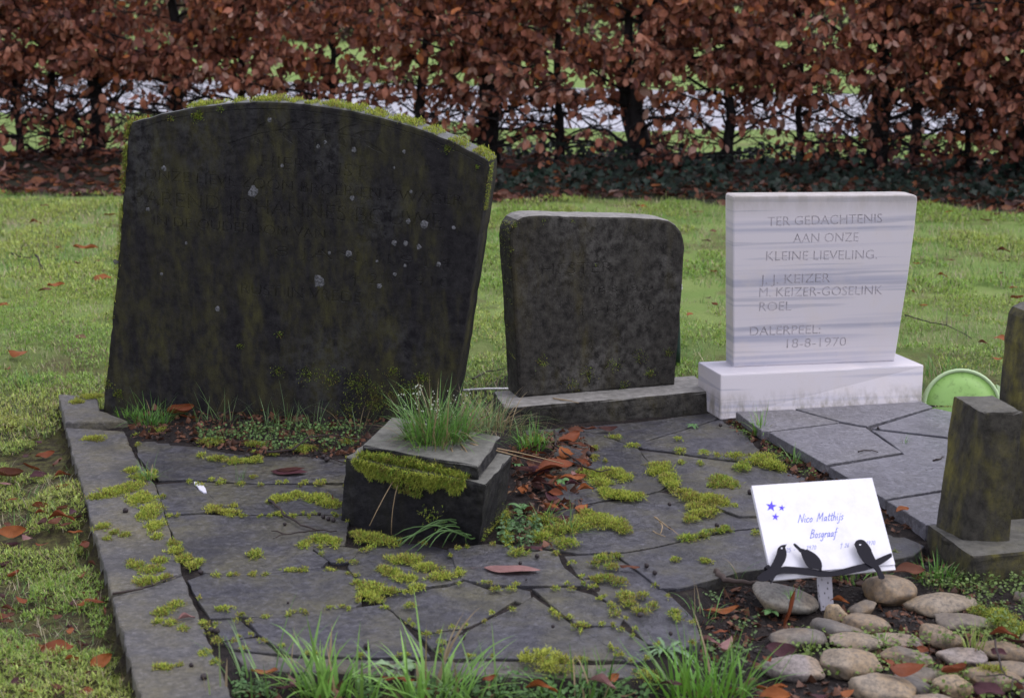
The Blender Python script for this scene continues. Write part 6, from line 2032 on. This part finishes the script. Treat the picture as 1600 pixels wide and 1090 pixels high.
# ================================================================== PELLETS, DROPPING
nb_ = bmesh.new(); bmesh.ops.create_icosphere(nb_, subdivisions=2, radius=1.0)
for v in nb_.verts:
    v.co *= 1 + 0.12 * math.sin(v.co.x * 5) * math.sin(v.co.y * 4 + 1) + 0.08 * math.sin(v.co.z * 6)
    v.co.z *= 0.85
NUTM = bpy.data.meshes.new('nut'); nb_.to_mesh(NUTM); nb_.free(); NUTM.materials.append(MAT_NUT)
NUTM.polygons.foreach_set('use_smooth', [True] * len(NUTM.polygons))
NUTS = [(319, 1056, 8, 'largest black pellet on the kerb near its lower end'), (299, 1038, 5, 'brownish pellet on the kerb above the largest black one'), (330, 984, 7, 'pellet in the joint moss between kerb and small slab'), (338, 985, 7, 'twin pellet in the joint moss between kerb and small slab'), (313, 893, 6, 'pellet at the joint where kerb, moss and slab meet'),
        (350, 793, 5, 'black pellet beside the bright moss bead'), (196, 797, 6, 'pellet at the edge of the largest moss mat'), (573, 1009, 7, 'black pellet behind the tall grass tuft on a slab'), (450, 941, 3, 'tiny brown pellet in the middle of a wide slab'), (445, 818, 4, 'small brown pellet on the slab under the forked twig'),
        (499, 802, 4, 'pellet in a row by the planter foot, greyest'), (505, 807, 4.5, 'pellet in a row by the planter foot, second after the grey one'), (513, 810, 5, 'pellet in a row by the planter foot, third after the grey one'), (521, 812, 5, 'pellet in a row by the planter foot, closest to the block'), (511, 717, 6, 'dark pellet behind the planter beside a reddish twig'), (505, 713, 5, 'smaller dark pellet behind the planter beside a reddish twig'),
        (387, 712, 6, 'dark pellet at the weeds edge before the arched headstone'), (839, 868, 5, 'black pellet beside a straw at the slab rim'), (813, 879, 4, 'little black pellet above the flat pinkish leaf'), (822, 905, 2.5, 'tiny black pellet below the flat pinkish leaf'), (1010, 883, 5.5, 'black pellet on the slab next to the narrow brown leaf scrap'), (1023, 894, 5, 'dark pellet at the soil edge next to the narrow brown leaf scrap'),
        (1000, 960, 6, 'black pellet on the slab by the olive moss'), (1048, 989, 5, 'dark pellet on the slab rim behind the weed rosette'), (1046, 787, 4.5, 'black pellet on the slab below the broad moss mat'), (920, 709, 7, 'black pellet among small moss above the leaf pile'), (1046, 787 + 37, 3.5, 'tiny pellet near the pale dry forked stem'), (1126, 664, 4, 'tiny pellet by the slab joint before the marble base'),
        (1120, 820, 5, 'dark pellet on the moss line beside the sign'), (864, 978, 4, 'little black pellet on the large triangular slab'), (421, 1077, 7, 'round brown pellet in soil by the kerb corner'), (433, 1070, 6, 'dark brown pellet in soil by the kerb corner'), (1372, 693 - 25, 3, 'tiny dark crumb at the slate joint before the marble'), (1172, 768, 6, 'dark clod against the edge of the sign board')]
for k, (x, y, rp, lab) in enumerate(NUTS):
    q0 = G(x, y, 0.0)
    zz_ = ground_at(q0[0], q0[1])
    q = G(x, y, zz_)
    rad = 0.78 * rp * depth_of(q) / FPX
    q = CAM + ray(x, y) * ((zz_ + rad * 0.7 - CAMH) / ray(x, y)[2])
    o = link('pellet', NUTM, None, tuple(q)); o.scale = (rad, rad, rad); o.rotation_euler = (k * 1.3, k * 0.7, k * 2.1)
    props(o, lab, 'pellet', 'dark round pellets on the grave stones')
dp = densify(gpoly([(303, 752), (309, 753), (315, 756), (320, 761), (323, 769), (318, 769), (312, 765), (309, 760), (304, 756)], 0.0005), 0.006, 0.0006, 3)
me, c = slab_mesh(dp, 0.0012, 0.0035, MAT_DROP, 0.0006, seed=2, tilt=0, step=0.01, jit=0.0003)
props(link('bird_dropping', me, None, Vector(c)), 'white bird dropping splashed at a slab corner near the kerb', 'bird dropping')

# ================================================================== GRASS TUFTS AND WEEDS
def tuft(px, py, z, n, Lm, W, spread, lean, curl, label, cols=None, k=6, straw=0.06, base_r=0.02, squash=1.0):
    c = G(px, py, z)
    az = rng.uniform(0, 2 * PI, n)
    rr_ = base_r * np.sqrt(rng.random(n))
    P3 = np.stack([c[0] + rr_ * np.cos(az) * 1.3, c[1] + rr_ * np.sin(az) * squash, np.full(n, c[2] - 0.003)], 1)
    az2 = az + rng.normal(0, 0.7, n)
    base = np.array(cols if cols is not None else (0.085, 0.200, 0.034)) * 1.35
    C = base * rng.uniform(0.6, 1.35, (n, 1)) * np.array([[1, 1, 1]]) + rng.uniform(0, 0.03, (n, 1)) * np.array([[1, .8, .1]])
    sw = rng.random(n) < straw
    C = np.where(sw[:, None], np.array([[0.30, 0.23, 0.12]]) * rng.uniform(0.7, 1.1, (n, 1)), C)
    L = np.clip(rng.normal(Lm, Lm * 0.28, n), Lm * 0.3, Lm * 1.6)
    V, T, CC = blades(P3, az2, L, W * rng.uniform(0.6, 1.3, n), np.abs(rng.normal(lean, spread, n)), np.abs(rng.normal(curl, 0.7, n)), C, k)
    o = link('grass_tuft', tri_mesh('grass_tuft', V, T, MAT_GRASS, CC, None, True, c), None, tuple(c))
    props(o, label, 'grass tuft', 'grass tufts on and round the graves')
    return o, c


GRN = (0.15, 0.30, 0.06)
tuft(508, 1092, -0.03, 62, 0.112, 0.0075, 0.36, 0.16, 0.5, 'tall broad-bladed grass tuft before the kerb, one with a long arching blade', GRN, base_r=0.030)
tuft(560, 1098, -0.03, 20, 0.11, 0.0060, 0.35, 0.25, 0.9, 'loose grass blades beside the tall broad tuft before the kerb', GRN, base_r=0.035)
tuft(672, 1094, -0.03, 66, 0.125, 0.0075, 0.42, 0.18, 0.6, 'widest grass tuft before the kerb with long blades fanning over the slabs', GRN, base_r=0.045)
tuft(735, 1100, -0.03, 50, 0.105, 0.0050, 0.40, 0.35, 1.1, 'drooping grass blades at the side of the widest tuft', (0.11, 0.22, 0.05), base_r=0.04)
tuft(890, 1098, -0.03, 54, 0.082, 0.0044, 0.4, 0.25, 0.7, 'short dark grass tuft below the thick bright moss cushion', (0.07, 0.17, 0.03), base_r=0.05)
tuft(930, 1075, -0.03, 20, 0.07, 0.0036, 0.4, 0.4, 0.8, 'thin grass leaning across the front kerb beside the pinkish leaf', (0.08, 0.18, 0.035), base_r=0.03)
tuft(1095, 1096, -0.03, 105, 0.108, 0.0050, 0.35, 0.15, 0.5, 'dense grass tuft at the corner of the pebble bed with one tall straw-tipped blade', (0.085, 0.21, 0.025), base_r=0.055)
tuft(1135, 1092, -0.03, 40, 0.085, 0.0036, 0.4, 0.3, 0.7, 'fine grass spreading towards the pale grey pebble', (0.085, 0.21, 0.025), base_r=0.05)
tuft(415, 1085, -0.03, 18, 0.12, 0.0040, 0.35, 0.2, 0.4, 'few thin blades beside the orange leaf at the kerb corner', (0.09, 0.19, 0.05), base_r=0.05)
tuft(345, 1078, 0.0, 6, 0.07, 0.004, 0.3, 0.3, 0.4, 'single pale blades growing at the kerb end by the black pellet', (0.17, 0.23, 0.09), base_r=0.02)
# planter
tuft(682, 688, 0.168, 380, 0.105, 0.0034, 0.55, 0.10, 0.7, 'thick grass tuft with white flower specks growing on top of the planter block', (0.085, 0.19, 0.040), straw=0.14, base_r=0.052, squash=0.8)
tuft(672, 700, 0.168, 60, 0.07, 0.0026, 0.4, 0.3, 0.8, 'short bright blades along the front of the thick planter tuft', (0.10, 0.22, 0.03), straw=0.1, base_r=0.03)
tuft(752, 668, 0.168, 150, 0.085, 0.0022, 0.45, 0.35, 0.8, 'wispy grey-green grass at the back corner of the planter block', (0.11, 0.17, 0.07), straw=0.28, base_r=0.045)
tuft(775, 672, 0.10, 90, 0.10, 0.0022, 0.5, 0.5, 1.0, 'tangled drying grass falling behind the planter block', (0.11, 0.16, 0.06), straw=0.4, base_r=0.05)
tuft(832, 700, 0.0, 90, 0.075, 0.0028, 0.4, 0.2, 0.5, 'fresh green grass tuft between the planter block and the leaf pile', (0.08, 0.21, 0.03), base_r=0.03)
tuft(700, 695, 0.168, 22, 0.10, 0.0018, 0.35, 0.9, 1.1, 'dry straw blades hanging over the front of the planter lid', (0.33, 0.25, 0.15), straw=0.9, base_r=0.03)
# around the stones
tuft(238, 662, 0.004, 110, 0.070, 0.0026, 0.5, 0.3, 0.8, 'spreading grass clump at the foot of the arched headstone by the corner slab', (0.075, 0.18, 0.035), base_r=0.035)
tuft(205, 650, 0.008, 60, 0.03, 0.0024, 0.4, 0.3, 0.7, 'low bright grass against the arched headstone corner', (0.08, 0.20, 0.02), base_r=0.03)
for k, (x, y, n_) in enumerate(((322, 664, 16), (352, 662, 14), (415, 668, 16), (450, 668, 22), (488, 672, 18), (555, 676, 22))):
    tuft(x, y, 0.004, n_, 0.085, 0.0022, 0.4, 0.15, 0.35, ('thin blades just past the spreading clump, before the arched headstone', 'sparse upright blades before the arched headstone, beside the rusty leaves', 'sparse blades before the middle of the arched headstone', 'thin tall blades before the lower middle of the arched headstone',
         'fine grass above the reddish twig before the arched headstone', 'fine grass between the arched headstone and the planter block')[k], (0.09, 0.17, 0.06), base_r=0.025, straw=0.12)
tuft(230, 748, 0.0, 46, 0.052, 0.0024, 0.5, 0.45, 0.8, 'little grass tuft rooted in the joint above the largest moss mat', (0.09, 0.19, 0.05), base_r=0.014)
tuft(375, 752, 0.0, 10, 0.045, 0.0016, 0.25, 0.15, 0.4, 'few hair-thin blades at the joint near the white dropping', (0.08, 0.17, 0.05), base_r=0.008)
tuft(1187, 678, 0.005, 40, 0.062, 0.0030, 0.4, 0.25, 0.4, 'small bright grass tuft in the gap before the marble base', (0.12, 0.26, 0.04), base_r=0.012)
tuft(1240, 722, 0.0, 30, 0.045, 0.0022, 0.5, 0.4, 0.6, 'tiny grass tuft in the gap beside the newer slate paving', (0.09, 0.20, 0.04), base_r=0.012)
tuft(1412, 692, ZR, 12, 0.03, 0.0016, 0.4, 0.2, 0.4, 'tiny blades sprouting from a joint of the newer slate paving', (0.10, 0.22, 0.05), base_r=0.006)
tuft(1522, 1020, -0.02, 26, 0.060, 0.0030, 0.25, 0.12, 0.3, 'pale yellow-green grass shoot between the pebbles', (0.19, 0.26, 0.05), base_r=0.012)
tuft(1465, 905, -0.025, 80, 0.050, 0.0024, 0.4, 0.25, 0.6, 'grass tuft at the foot of the mossy grave marker', (0.08, 0.21, 0.03), base_r=0.035)
tuft(1340, 905, -0.025, 60, 0.050, 0.0026, 0.5, 0.35, 0.7, 'grass growing behind the sign stake under the board', (0.10, 0.22, 0.04), base_r=0.04)
tuft(850, 815, 0.0, 26, 0.06, 0.0026, 0.5, 0.5, 0.8, 'thin green blades growing out of the leaf pile edge', (0.09, 0.20, 0.04), base_r=0.02)
tuft(885, 830, 0.0, 20, 0.06, 0.0022, 0.4, 0.7, 0.7, 'blades arching over the lower tangled moss mat', (0.09, 0.19, 0.04), base_r=0.02)
tuft(1098, 965, -0.02, 22, 0.055, 0.0022, 0.5, 0.4, 0.6, 'sparse blades on bare soil beside the orange rolled leaf', (0.08, 0.18, 0.04), base_r=0.03)
tuft(1155, 905, -0.01, 5, 0.055, 0.002, 0.1, 0.1, 1.6, 'looped single stem rising behind the stout stick', (0.06, 0.14, 0.04), base_r=0.004)
tuft(1240, 930, 0.02, 14, 0.022, 0.0022, 0.4, 0.25, 0.5, 'short blades sprouting before the mossy white stone', (0.08, 0.2, 0.03), base_r=0.012)
tuft(1265, 1012, -0.02, 18, 0.03, 0.0024, 0.4, 0.25, 0.4, 'short blades with yellow moss between the lens stone and the blocky stone', (0.14, 0.24, 0.03), base_r=0.012)
tuft(1378, 1005, -0.02, 12, 0.03, 0.0024, 0.3, 0.2, 0.4, 'short green blades beside the rounded cream stone', (0.10, 0.24, 0.03), base_r=0.008)
tuft(50, 600, -0.05, 90, 0.05, 0.0022, 0.45, 0.3, 0.6, 'darker grass clump on the lawn by the picture edge below the bent leaf', (0.05, 0.16, 0.03), base_r=0.05)
tuft(100, 612, -0.05, 60, 0.05, 0.0022, 0.5, 0.5, 1.0, 'dry straw nest of grass beside the raised corner slab', (0.30, 0.24, 0.15), straw=0.9, base_r=0.03)
tuft(760, 605, -0.03, 60, 0.05, 0.0022, 0.5, 0.4, 0.7, 'grass on the earth between the two dark headstones', (0.10, 0.17, 0.05), straw=0.3, base_r=0.05)
tuft(1470, 585, -0.03, 90, 0.06, 0.0026, 0.4, 0.25, 0.7, 'grass clump by the green lid behind the marble base', (0.07, 0.19, 0.03), base_r=0.05)
tuft(800, 640, 0.0, 40, 0.09, 0.0024, 0.45, 0.5, 0.8, 'grass leaning on the end of the small headstone base', (0.10, 0.18, 0.05), straw=0.25, base_r=0.03)

# loops of green stem at the planter foot
bag = Bag()
org = tuple(G(745, 840, 0))
r = random.Random(9)
for k in range(16):
    st = G(752 + r.uniform(-6, 6), 838 + r.uniform(-8, 6), 0.0)
    e = G(640 + r.uniform(-30, 90), 845 + r.uniform(-12, 14), 0.003)
    m = (st + e) / 2 + np.array([r.uniform(-.02, .02), r.uniform(-.02, .02), r.uniform(0.03, 0.10)])
    Q = [st * (1 - u) ** 2 + 2 * m * u * (1 - u) + e * u * u + np.array([0, -0.012 * math.sin(PI * u), 0.008 * math.sin(u * 7 + k)]) for u in np.linspace(0, 1, 10)]
    bag.add(*tube(Q, [0.0020 * (1 - 0.5 * i / 9) for i in range(10)], 5), col=np.array((0.14, 0.26, 0.08)) * r.uniform(0.7, 1.3))
props(link('trailing_stem', bag.mesh(MAT_GRASS, org, True), None, org), 'bundle of looping thin green stems at the foot of the planter block', 'trailing plant')
# straw stalks hanging over the planter
bag = Bag()
org = tuple(G(660, 690, 0.168))
for a_, b_, c_ in [((660, 690, .17), (625, 720, .15), (578, 818, .03)), ((655, 695, .17), (612, 740, .13), (612, 832, .0)), ((705, 697, .17), (720, 735, .15), (731, 768, .10)), ((720, 690, .17), (735, 710, .17), (745, 728, .15)), ((735, 690, .17), (790, 705, .16), (845, 720, .05)), ((740, 692, .17), (800, 700, .15), (880, 722, .03)), ((730, 680, .17), (770, 700, .17), (770, 728, .12))]:
    A3, B3, C3 = (G(*q) + np.array([0, -0.012, 0]) for q in (a_, b_, c_))
    Q = [A3 * (1 - u) ** 2 + 2 * B3 * u * (1 - u) + C3 * u * u for u in np.linspace(0, 1, 9)]
    bag.add(*tube(Q, [0.0017 * (1 - 0.4 * i / 8) for i in range(9)], 4))
props(link('straw', bag.mesh(MAT_STRAW, org, True), None, org), 'dry pale grass stalks hanging down over the planter block', 'straw')
# flower specks in the planter tuft
c = G(684, 690, 0.168)
fb = Bag(); rf = random.Random(3)
for k in range(11):
    a0 = c + np.array([rf.gauss(-0.004, .016), rf.gauss(0, .012), 0])
    tip = a0 + np.array([rf.gauss(-0.012, .03), rf.gauss(0, .02), rf.uniform(0.07, 0.125)])
    mid = (a0 + tip) / 2 + np.array([rf.gauss(0, .006), 0, 0.01])
    fb.add(*tube([a0, mid, tip], [0.0007, 0.0006, 0.0004], 3), col=(0.16, 0.24, 0.09))
    for j in range(7):
        q = tip + np.array([rf.gauss(0, .006), rf.gauss(0, .006), rf.gauss(-.004, .010)])
        s_ = rf.uniform(0.0011, 0.0022)
        fb.add([q + np.array([s_, 0, 0]), q + np.array([0, s_, 0.3 * s_]), q + np.array([-s_, 0, 0]), q + np.array([0, -s_, -0.3 * s_]), q + np.array([0, 0, s_ * 1.3])], [(0, 1, 4), (1, 2, 4), (2, 3, 4), (3, 0, 4)], col=(0.50, 0.54, 0.42))
props(link('flowering_grass', fb.mesh(MAT_GRASS, tuple(c)), None, tuple(c)), 'fine grass heads with pale specks rising out of the planter block tuft', 'grass heads')


# weed rosette and pale leaves: every leaf a part
def weed_leaf(L, W, seed, lobes=0):
    r = random.Random(seed); V = []; U = []; n = 8
    y = z = 0
    for i in range(n + 1):
        t = i / n
        hw = W / 2 * math.sin(PI * min(1, t * 0.85 + 0.12)) ** 0.8 * (0.55 + 0.45 * t)
        if lobes: hw *= 0.72 + 0.38 * math.sin(t * lobes * 2 * PI)
        if i == n: hw = 0.001
        th = 0.7 - 1.3 * t
        if i: y += math.cos(th) * L / n; z += math.sin(th) * L / n
        for k in (-1, 0, 1):
            V.append((k * hw, y, z + abs(k) * hw * 0.25)); U.append((0.5 + k * 0.5, t))
    T = []
    for i in range(n):
        for k in (0, 1):
            a = i * 3 + k
            T += [(a, a + 1, a + 4), (a, a + 4, a + 3)]
    return np.array(V), np.array(T), np.array(U)


def rosette(px, py, z, n, L, W, col, label, lobes=0, lo=0, hi=2 * PI):
    c = G(px, py, z)
    root = empty('weed', tuple(c), label, 'weed', 'weeds round the graves')
    ms_ = []
    for i in range(3):
        Vv, Tt, Uu = weed_leaf(L, W, i, lobes)
        mid = np.exp(-((Uu[:, :1] - 0.5) / 0.2) ** 2)
        ms_.append(tri_mesh('leaf', Vv, Tt, MAT_WEED, np.array(col) * (0.8 + 0.5 * mid) * (0.9 + 0.1 * i), Uu))
    for i in range(n):
        o = bpy.data.objects.new('leaf', ms_[i % 3]); o.parent = root
        o.rotation_euler = (rng.normal(0, 0.15), rng.normal(0, 0.15), lo + (hi - lo) * i / n + rng.normal(0, 0.12))
        s = rng.uniform(0.7, 1.15); o.scale = (s, s, s)
        COL.objects.link(o)


rosette(1040, 1018, -0.01, 15, 0.060, 0.014, (0.16, 0.26, 0.13), 'flat weed rosette with lobed grey-green leaves at the front kerb end', 3)
rosette(618, 1046, -0.01, 7, 0.045, 0.026, (0.22, 0.32, 0.17), 'pale wide-leaved weed between the tall grass tufts', 2)
rosette(645, 1062, -0.02, 6, 0.042, 0.024, (0.22, 0.32, 0.17), 'pale wide-leaved weed lower beside the rusty leaf before the kerb', 2)
rosette(585, 1060, -0.02, 5, 0.04, 0.022, (0.20, 0.30, 0.14), 'pale weed leaves half hidden behind the tall broad tuft', 2)
rosette(1083, 665, 0.0, 6, 0.022, 0.010, (0.12, 0.25, 0.08), 'tiny green seedling in the slab joint before the marble base')
rosette(815, 795, 0.0, 9, 0.032, 0.016, (0.11, 0.22, 0.08), 'green leafy weed beside the planter foot, above the looping stems')
rosette(800, 820, 0.0, 9, 0.030, 0.016, (0.10, 0.21, 0.07), 'lower leafy weed at the planter corner next to the looping stems')
rosette(878, 752, 0.01, 7, 0.022, 0.012, (0.12, 0.25, 0.08), 'small sprouting weed in the middle of the leaf pile')
rosette(1203, 955, -0.02, 5, 0.022, 0.016, (0.12, 0.24, 0.08), 'round-leaved seedling before the mossy white stone')
rosette(808, 725, 0.0, 7, 0.022, 0.012, (0.11, 0.22, 0.08), 'small weed behind the planter side by the fresh grass')
rosette(376, 1064, -0.02, 6, 0.018, 0.010, (0.12, 0.26, 0.10), 'tiny bluish weed in soil by the kerb corner')


# uncountable small weeds: chickweed mats
def weeds_in(poly_px, n, z, hmax, col, leaf=0.0055, patchy=0.35):
    P_ = gpoly(poly_px, z)
    xs_ = [p[0] for p in P_]; ys_ = [p[1] for p in P_]
    Q = rand_region(n, lambda x, y: inpoly(x, y, P_) & (vnoise(x * 16 + 3, y * 16) > patchy), min(xs_), max(xs_), min(ys_), max(ys_))
    P3 = np.column_stack([Q, z + rng.random(len(Q)) ** 1.4 * hmax + 0.001])
    return P3


DISC = (np.array([(0, 0, 0), (0.7, -0.4, .1), (1, 0.35, .12), (0.6, 1.0, .1), (0, 1.35, .0), (-0.6, 1.0, .1), (-1, 0.35, .12), (-0.7, -0.4, .1)]) * 0.5, np.array([(0, i, i % 7 + 1) for i in range(1, 8)]), np.full((8, 2), 0.5))
ws = Soup()
for poly, n, z, hm, col, sz in [([(300, 660), (430, 668), (570, 665), (560, 700), (480, 705), (420, 708), (310, 690)], 1100, 0.006, 0.024, (0.125, 0.215, 0.065), 0.0055),
                                ([(1430, 885), (1520, 905), (1600, 890), (1600, 990), (1540, 985), (1500, 930), (1440, 920)], 600, -0.022, 0.022, (0.13, 0.20, 0.05), 0.0055),
                                ([(790, 800), (830, 790), (850, 830), (830, 860), (790, 855), (775, 845)], 260, 0.0, 0.026, (0.10, 0.19, 0.07), 0.0065),
                                ([(1130, 640), (1200, 690), (1280, 745), (1265, 752), (1190, 705), (1128, 655)], 400, -0.008, 0.014, (0.12, 0.19, 0.04), 0.005),
                                ([(1050, 900), (1180, 880), (1190, 960), (1160, 1060), (1095, 1050), (1080, 960)], 420, -0.024, 0.012, (0.11, 0.18, 0.06), 0.0055),
                                ([(370, 1050), (480, 1056), (480, 1090), (360, 1090)], 350, -0.024, 0.016, (0.11, 0.21, 0.07), 0.006),
                                ([(560, 1056), (1050, 1062), (1060, 1100), (560, 1100)], 900, -0.026, 0.022, (0.10, 0.20, 0.06), 0.007),
                                ([(1230, 970), (1300, 960), (1420, 985), (1420, 1060), (1240, 1060)], 420, -0.024, 0.014, (0.15, 0.22, 0.05), 0.006),
                                ([(1420, 1000), (1590, 980), (1600, 1090), (1430, 1090)], 500, -0.02, 0.022, (0.15, 0.22, 0.05), 0.006)]:
    P3 = weeds_in(poly, n, z, hm, col)
    m = len(P3)
    if m == 0: continue
    yy = np.stack([rng.normal(0, 1, m), rng.normal(0, 1, m), rng.normal(0.1, 0.35, m)], 1)
    zz = np.array([0, -0.3, 1.0])[None] + rng.normal(0, 0.35, (m, 3))
    cc = np.array(col) * rng.uniform(0.6, 1.35, (m, 1))
    s = scatter([DISC], P3, frames(m, zz, yy), sz * rng.uniform(0.7, 1.4, m), cc)
    ws.add(np.concatenate(s.V), np.concatenate(s.T), np.concatenate(s.C))
    # thin stems
    k = m // 3
    ws.add(*blades(np.column_stack([P3[:k, :2], np.full(k, z)]), rng.uniform(0, 2 * PI, k), hm * rng.uniform(0.8, 1.8, k), np.full(k, 0.0012), np.abs(rng.normal(0.3, 0.4, k)), rng.normal(0.3, 0.4, k), np.tile(np.array(col) * 0.8, (k, 1)), 3))
o = link('weeds', ws.mesh('weeds', MAT_WEED))
props(o, 'low chickweed and seedlings growing in bare soil round the stones', 'weeds', None, 'stuff')

# leaf crumbs and rotten bits on the soil and between the slabs
LB_ = leaf_variants(3, 0.014, 0.009, 700, 2)
PILE = gpoly([(790, 690), (900, 665), (930, 690), (905, 800), (860, 860), (780, 850)])
Q = rand_region(2600, lambda x, y: (inpoly(x, y, PILE) | inpoly(x, y, STRIP) | inpoly(x, y, BED) | inpoly(x, y, FRONT) | inpoly(x, y, GAP)) & (vnoise(x * 9, y * 9 + 4) > 0.3), -1.0, 1.35, 2.2, 4.3)
P3 = np.column_stack([Q, np.maximum(gz(Q[:, 0], Q[:, 1]), np.where(inpoly(Q[:, 0], Q[:, 1], PILE), -0.004, -1)) + 0.004])
m = len(P3)
s = scatter(LB_, P3, frames(m, np.array([0, 0, 1.0])[None] + rng.normal(0, 0.5, (m, 3)), np.stack([rng.normal(0, 1, m), rng.normal(0, 1, m), rng.normal(0, .2, m)], 1)), rng.uniform(0.6, 2.0, m), np.array([[0.16, 0.075, 0.045]]) * rng.uniform(0.25, 1.5, (m, 1)))
o = link('leaf_crumbs', s.mesh('leaf_crumbs', MAT_WEED))
props(o, 'small brown crumbs of rotted leaves on the soil round the graves', 'leaf crumbs', None, 'stuff')

# soil crumbs
CR = (np.array([(0, 0, .6), (1, 0, 0), (0.2, 0.9, 0), (-0.8, 0.5, 0), (-0.7, -0.6, 0), (0.4, -0.9, 0)]), np.array([(0, i, i % 5 + 1) for i in range(1, 6)]), np.zeros((6, 2)))
PB_ = rand_region(5200, lambda x, y: (inpoly(x, y, BED) | inpoly(x, y, FRONT) | inpoly(x, y, STRIP)), -1.0, 1.35, 2.2, 4.2)
P3 = np.column_stack([PB_, gz(PB_[:, 0], PB_[:, 1]) + 0.001])
m = len(P3)
s = scatter([CR], P3, frames(m, np.array([0, 0, 1.0])[None] + rng.normal(0, 0.3, (m, 3)), np.stack([rng.normal(0, 1, m), rng.normal(0, 1, m), np.zeros(m)], 1)), rng.uniform(0.0015, 0.005, m), np.array([[0.035, 0.028, 0.025]]) * rng.uniform(0.4, 1.8, (m, 1)))
o = link('soil_crumbs', s.mesh('soil_crumbs', MAT_WEED, smooth=False))
props(o, 'dark crumbs of wet soil on the bare grave beds', 'soil', None, 'stuff')
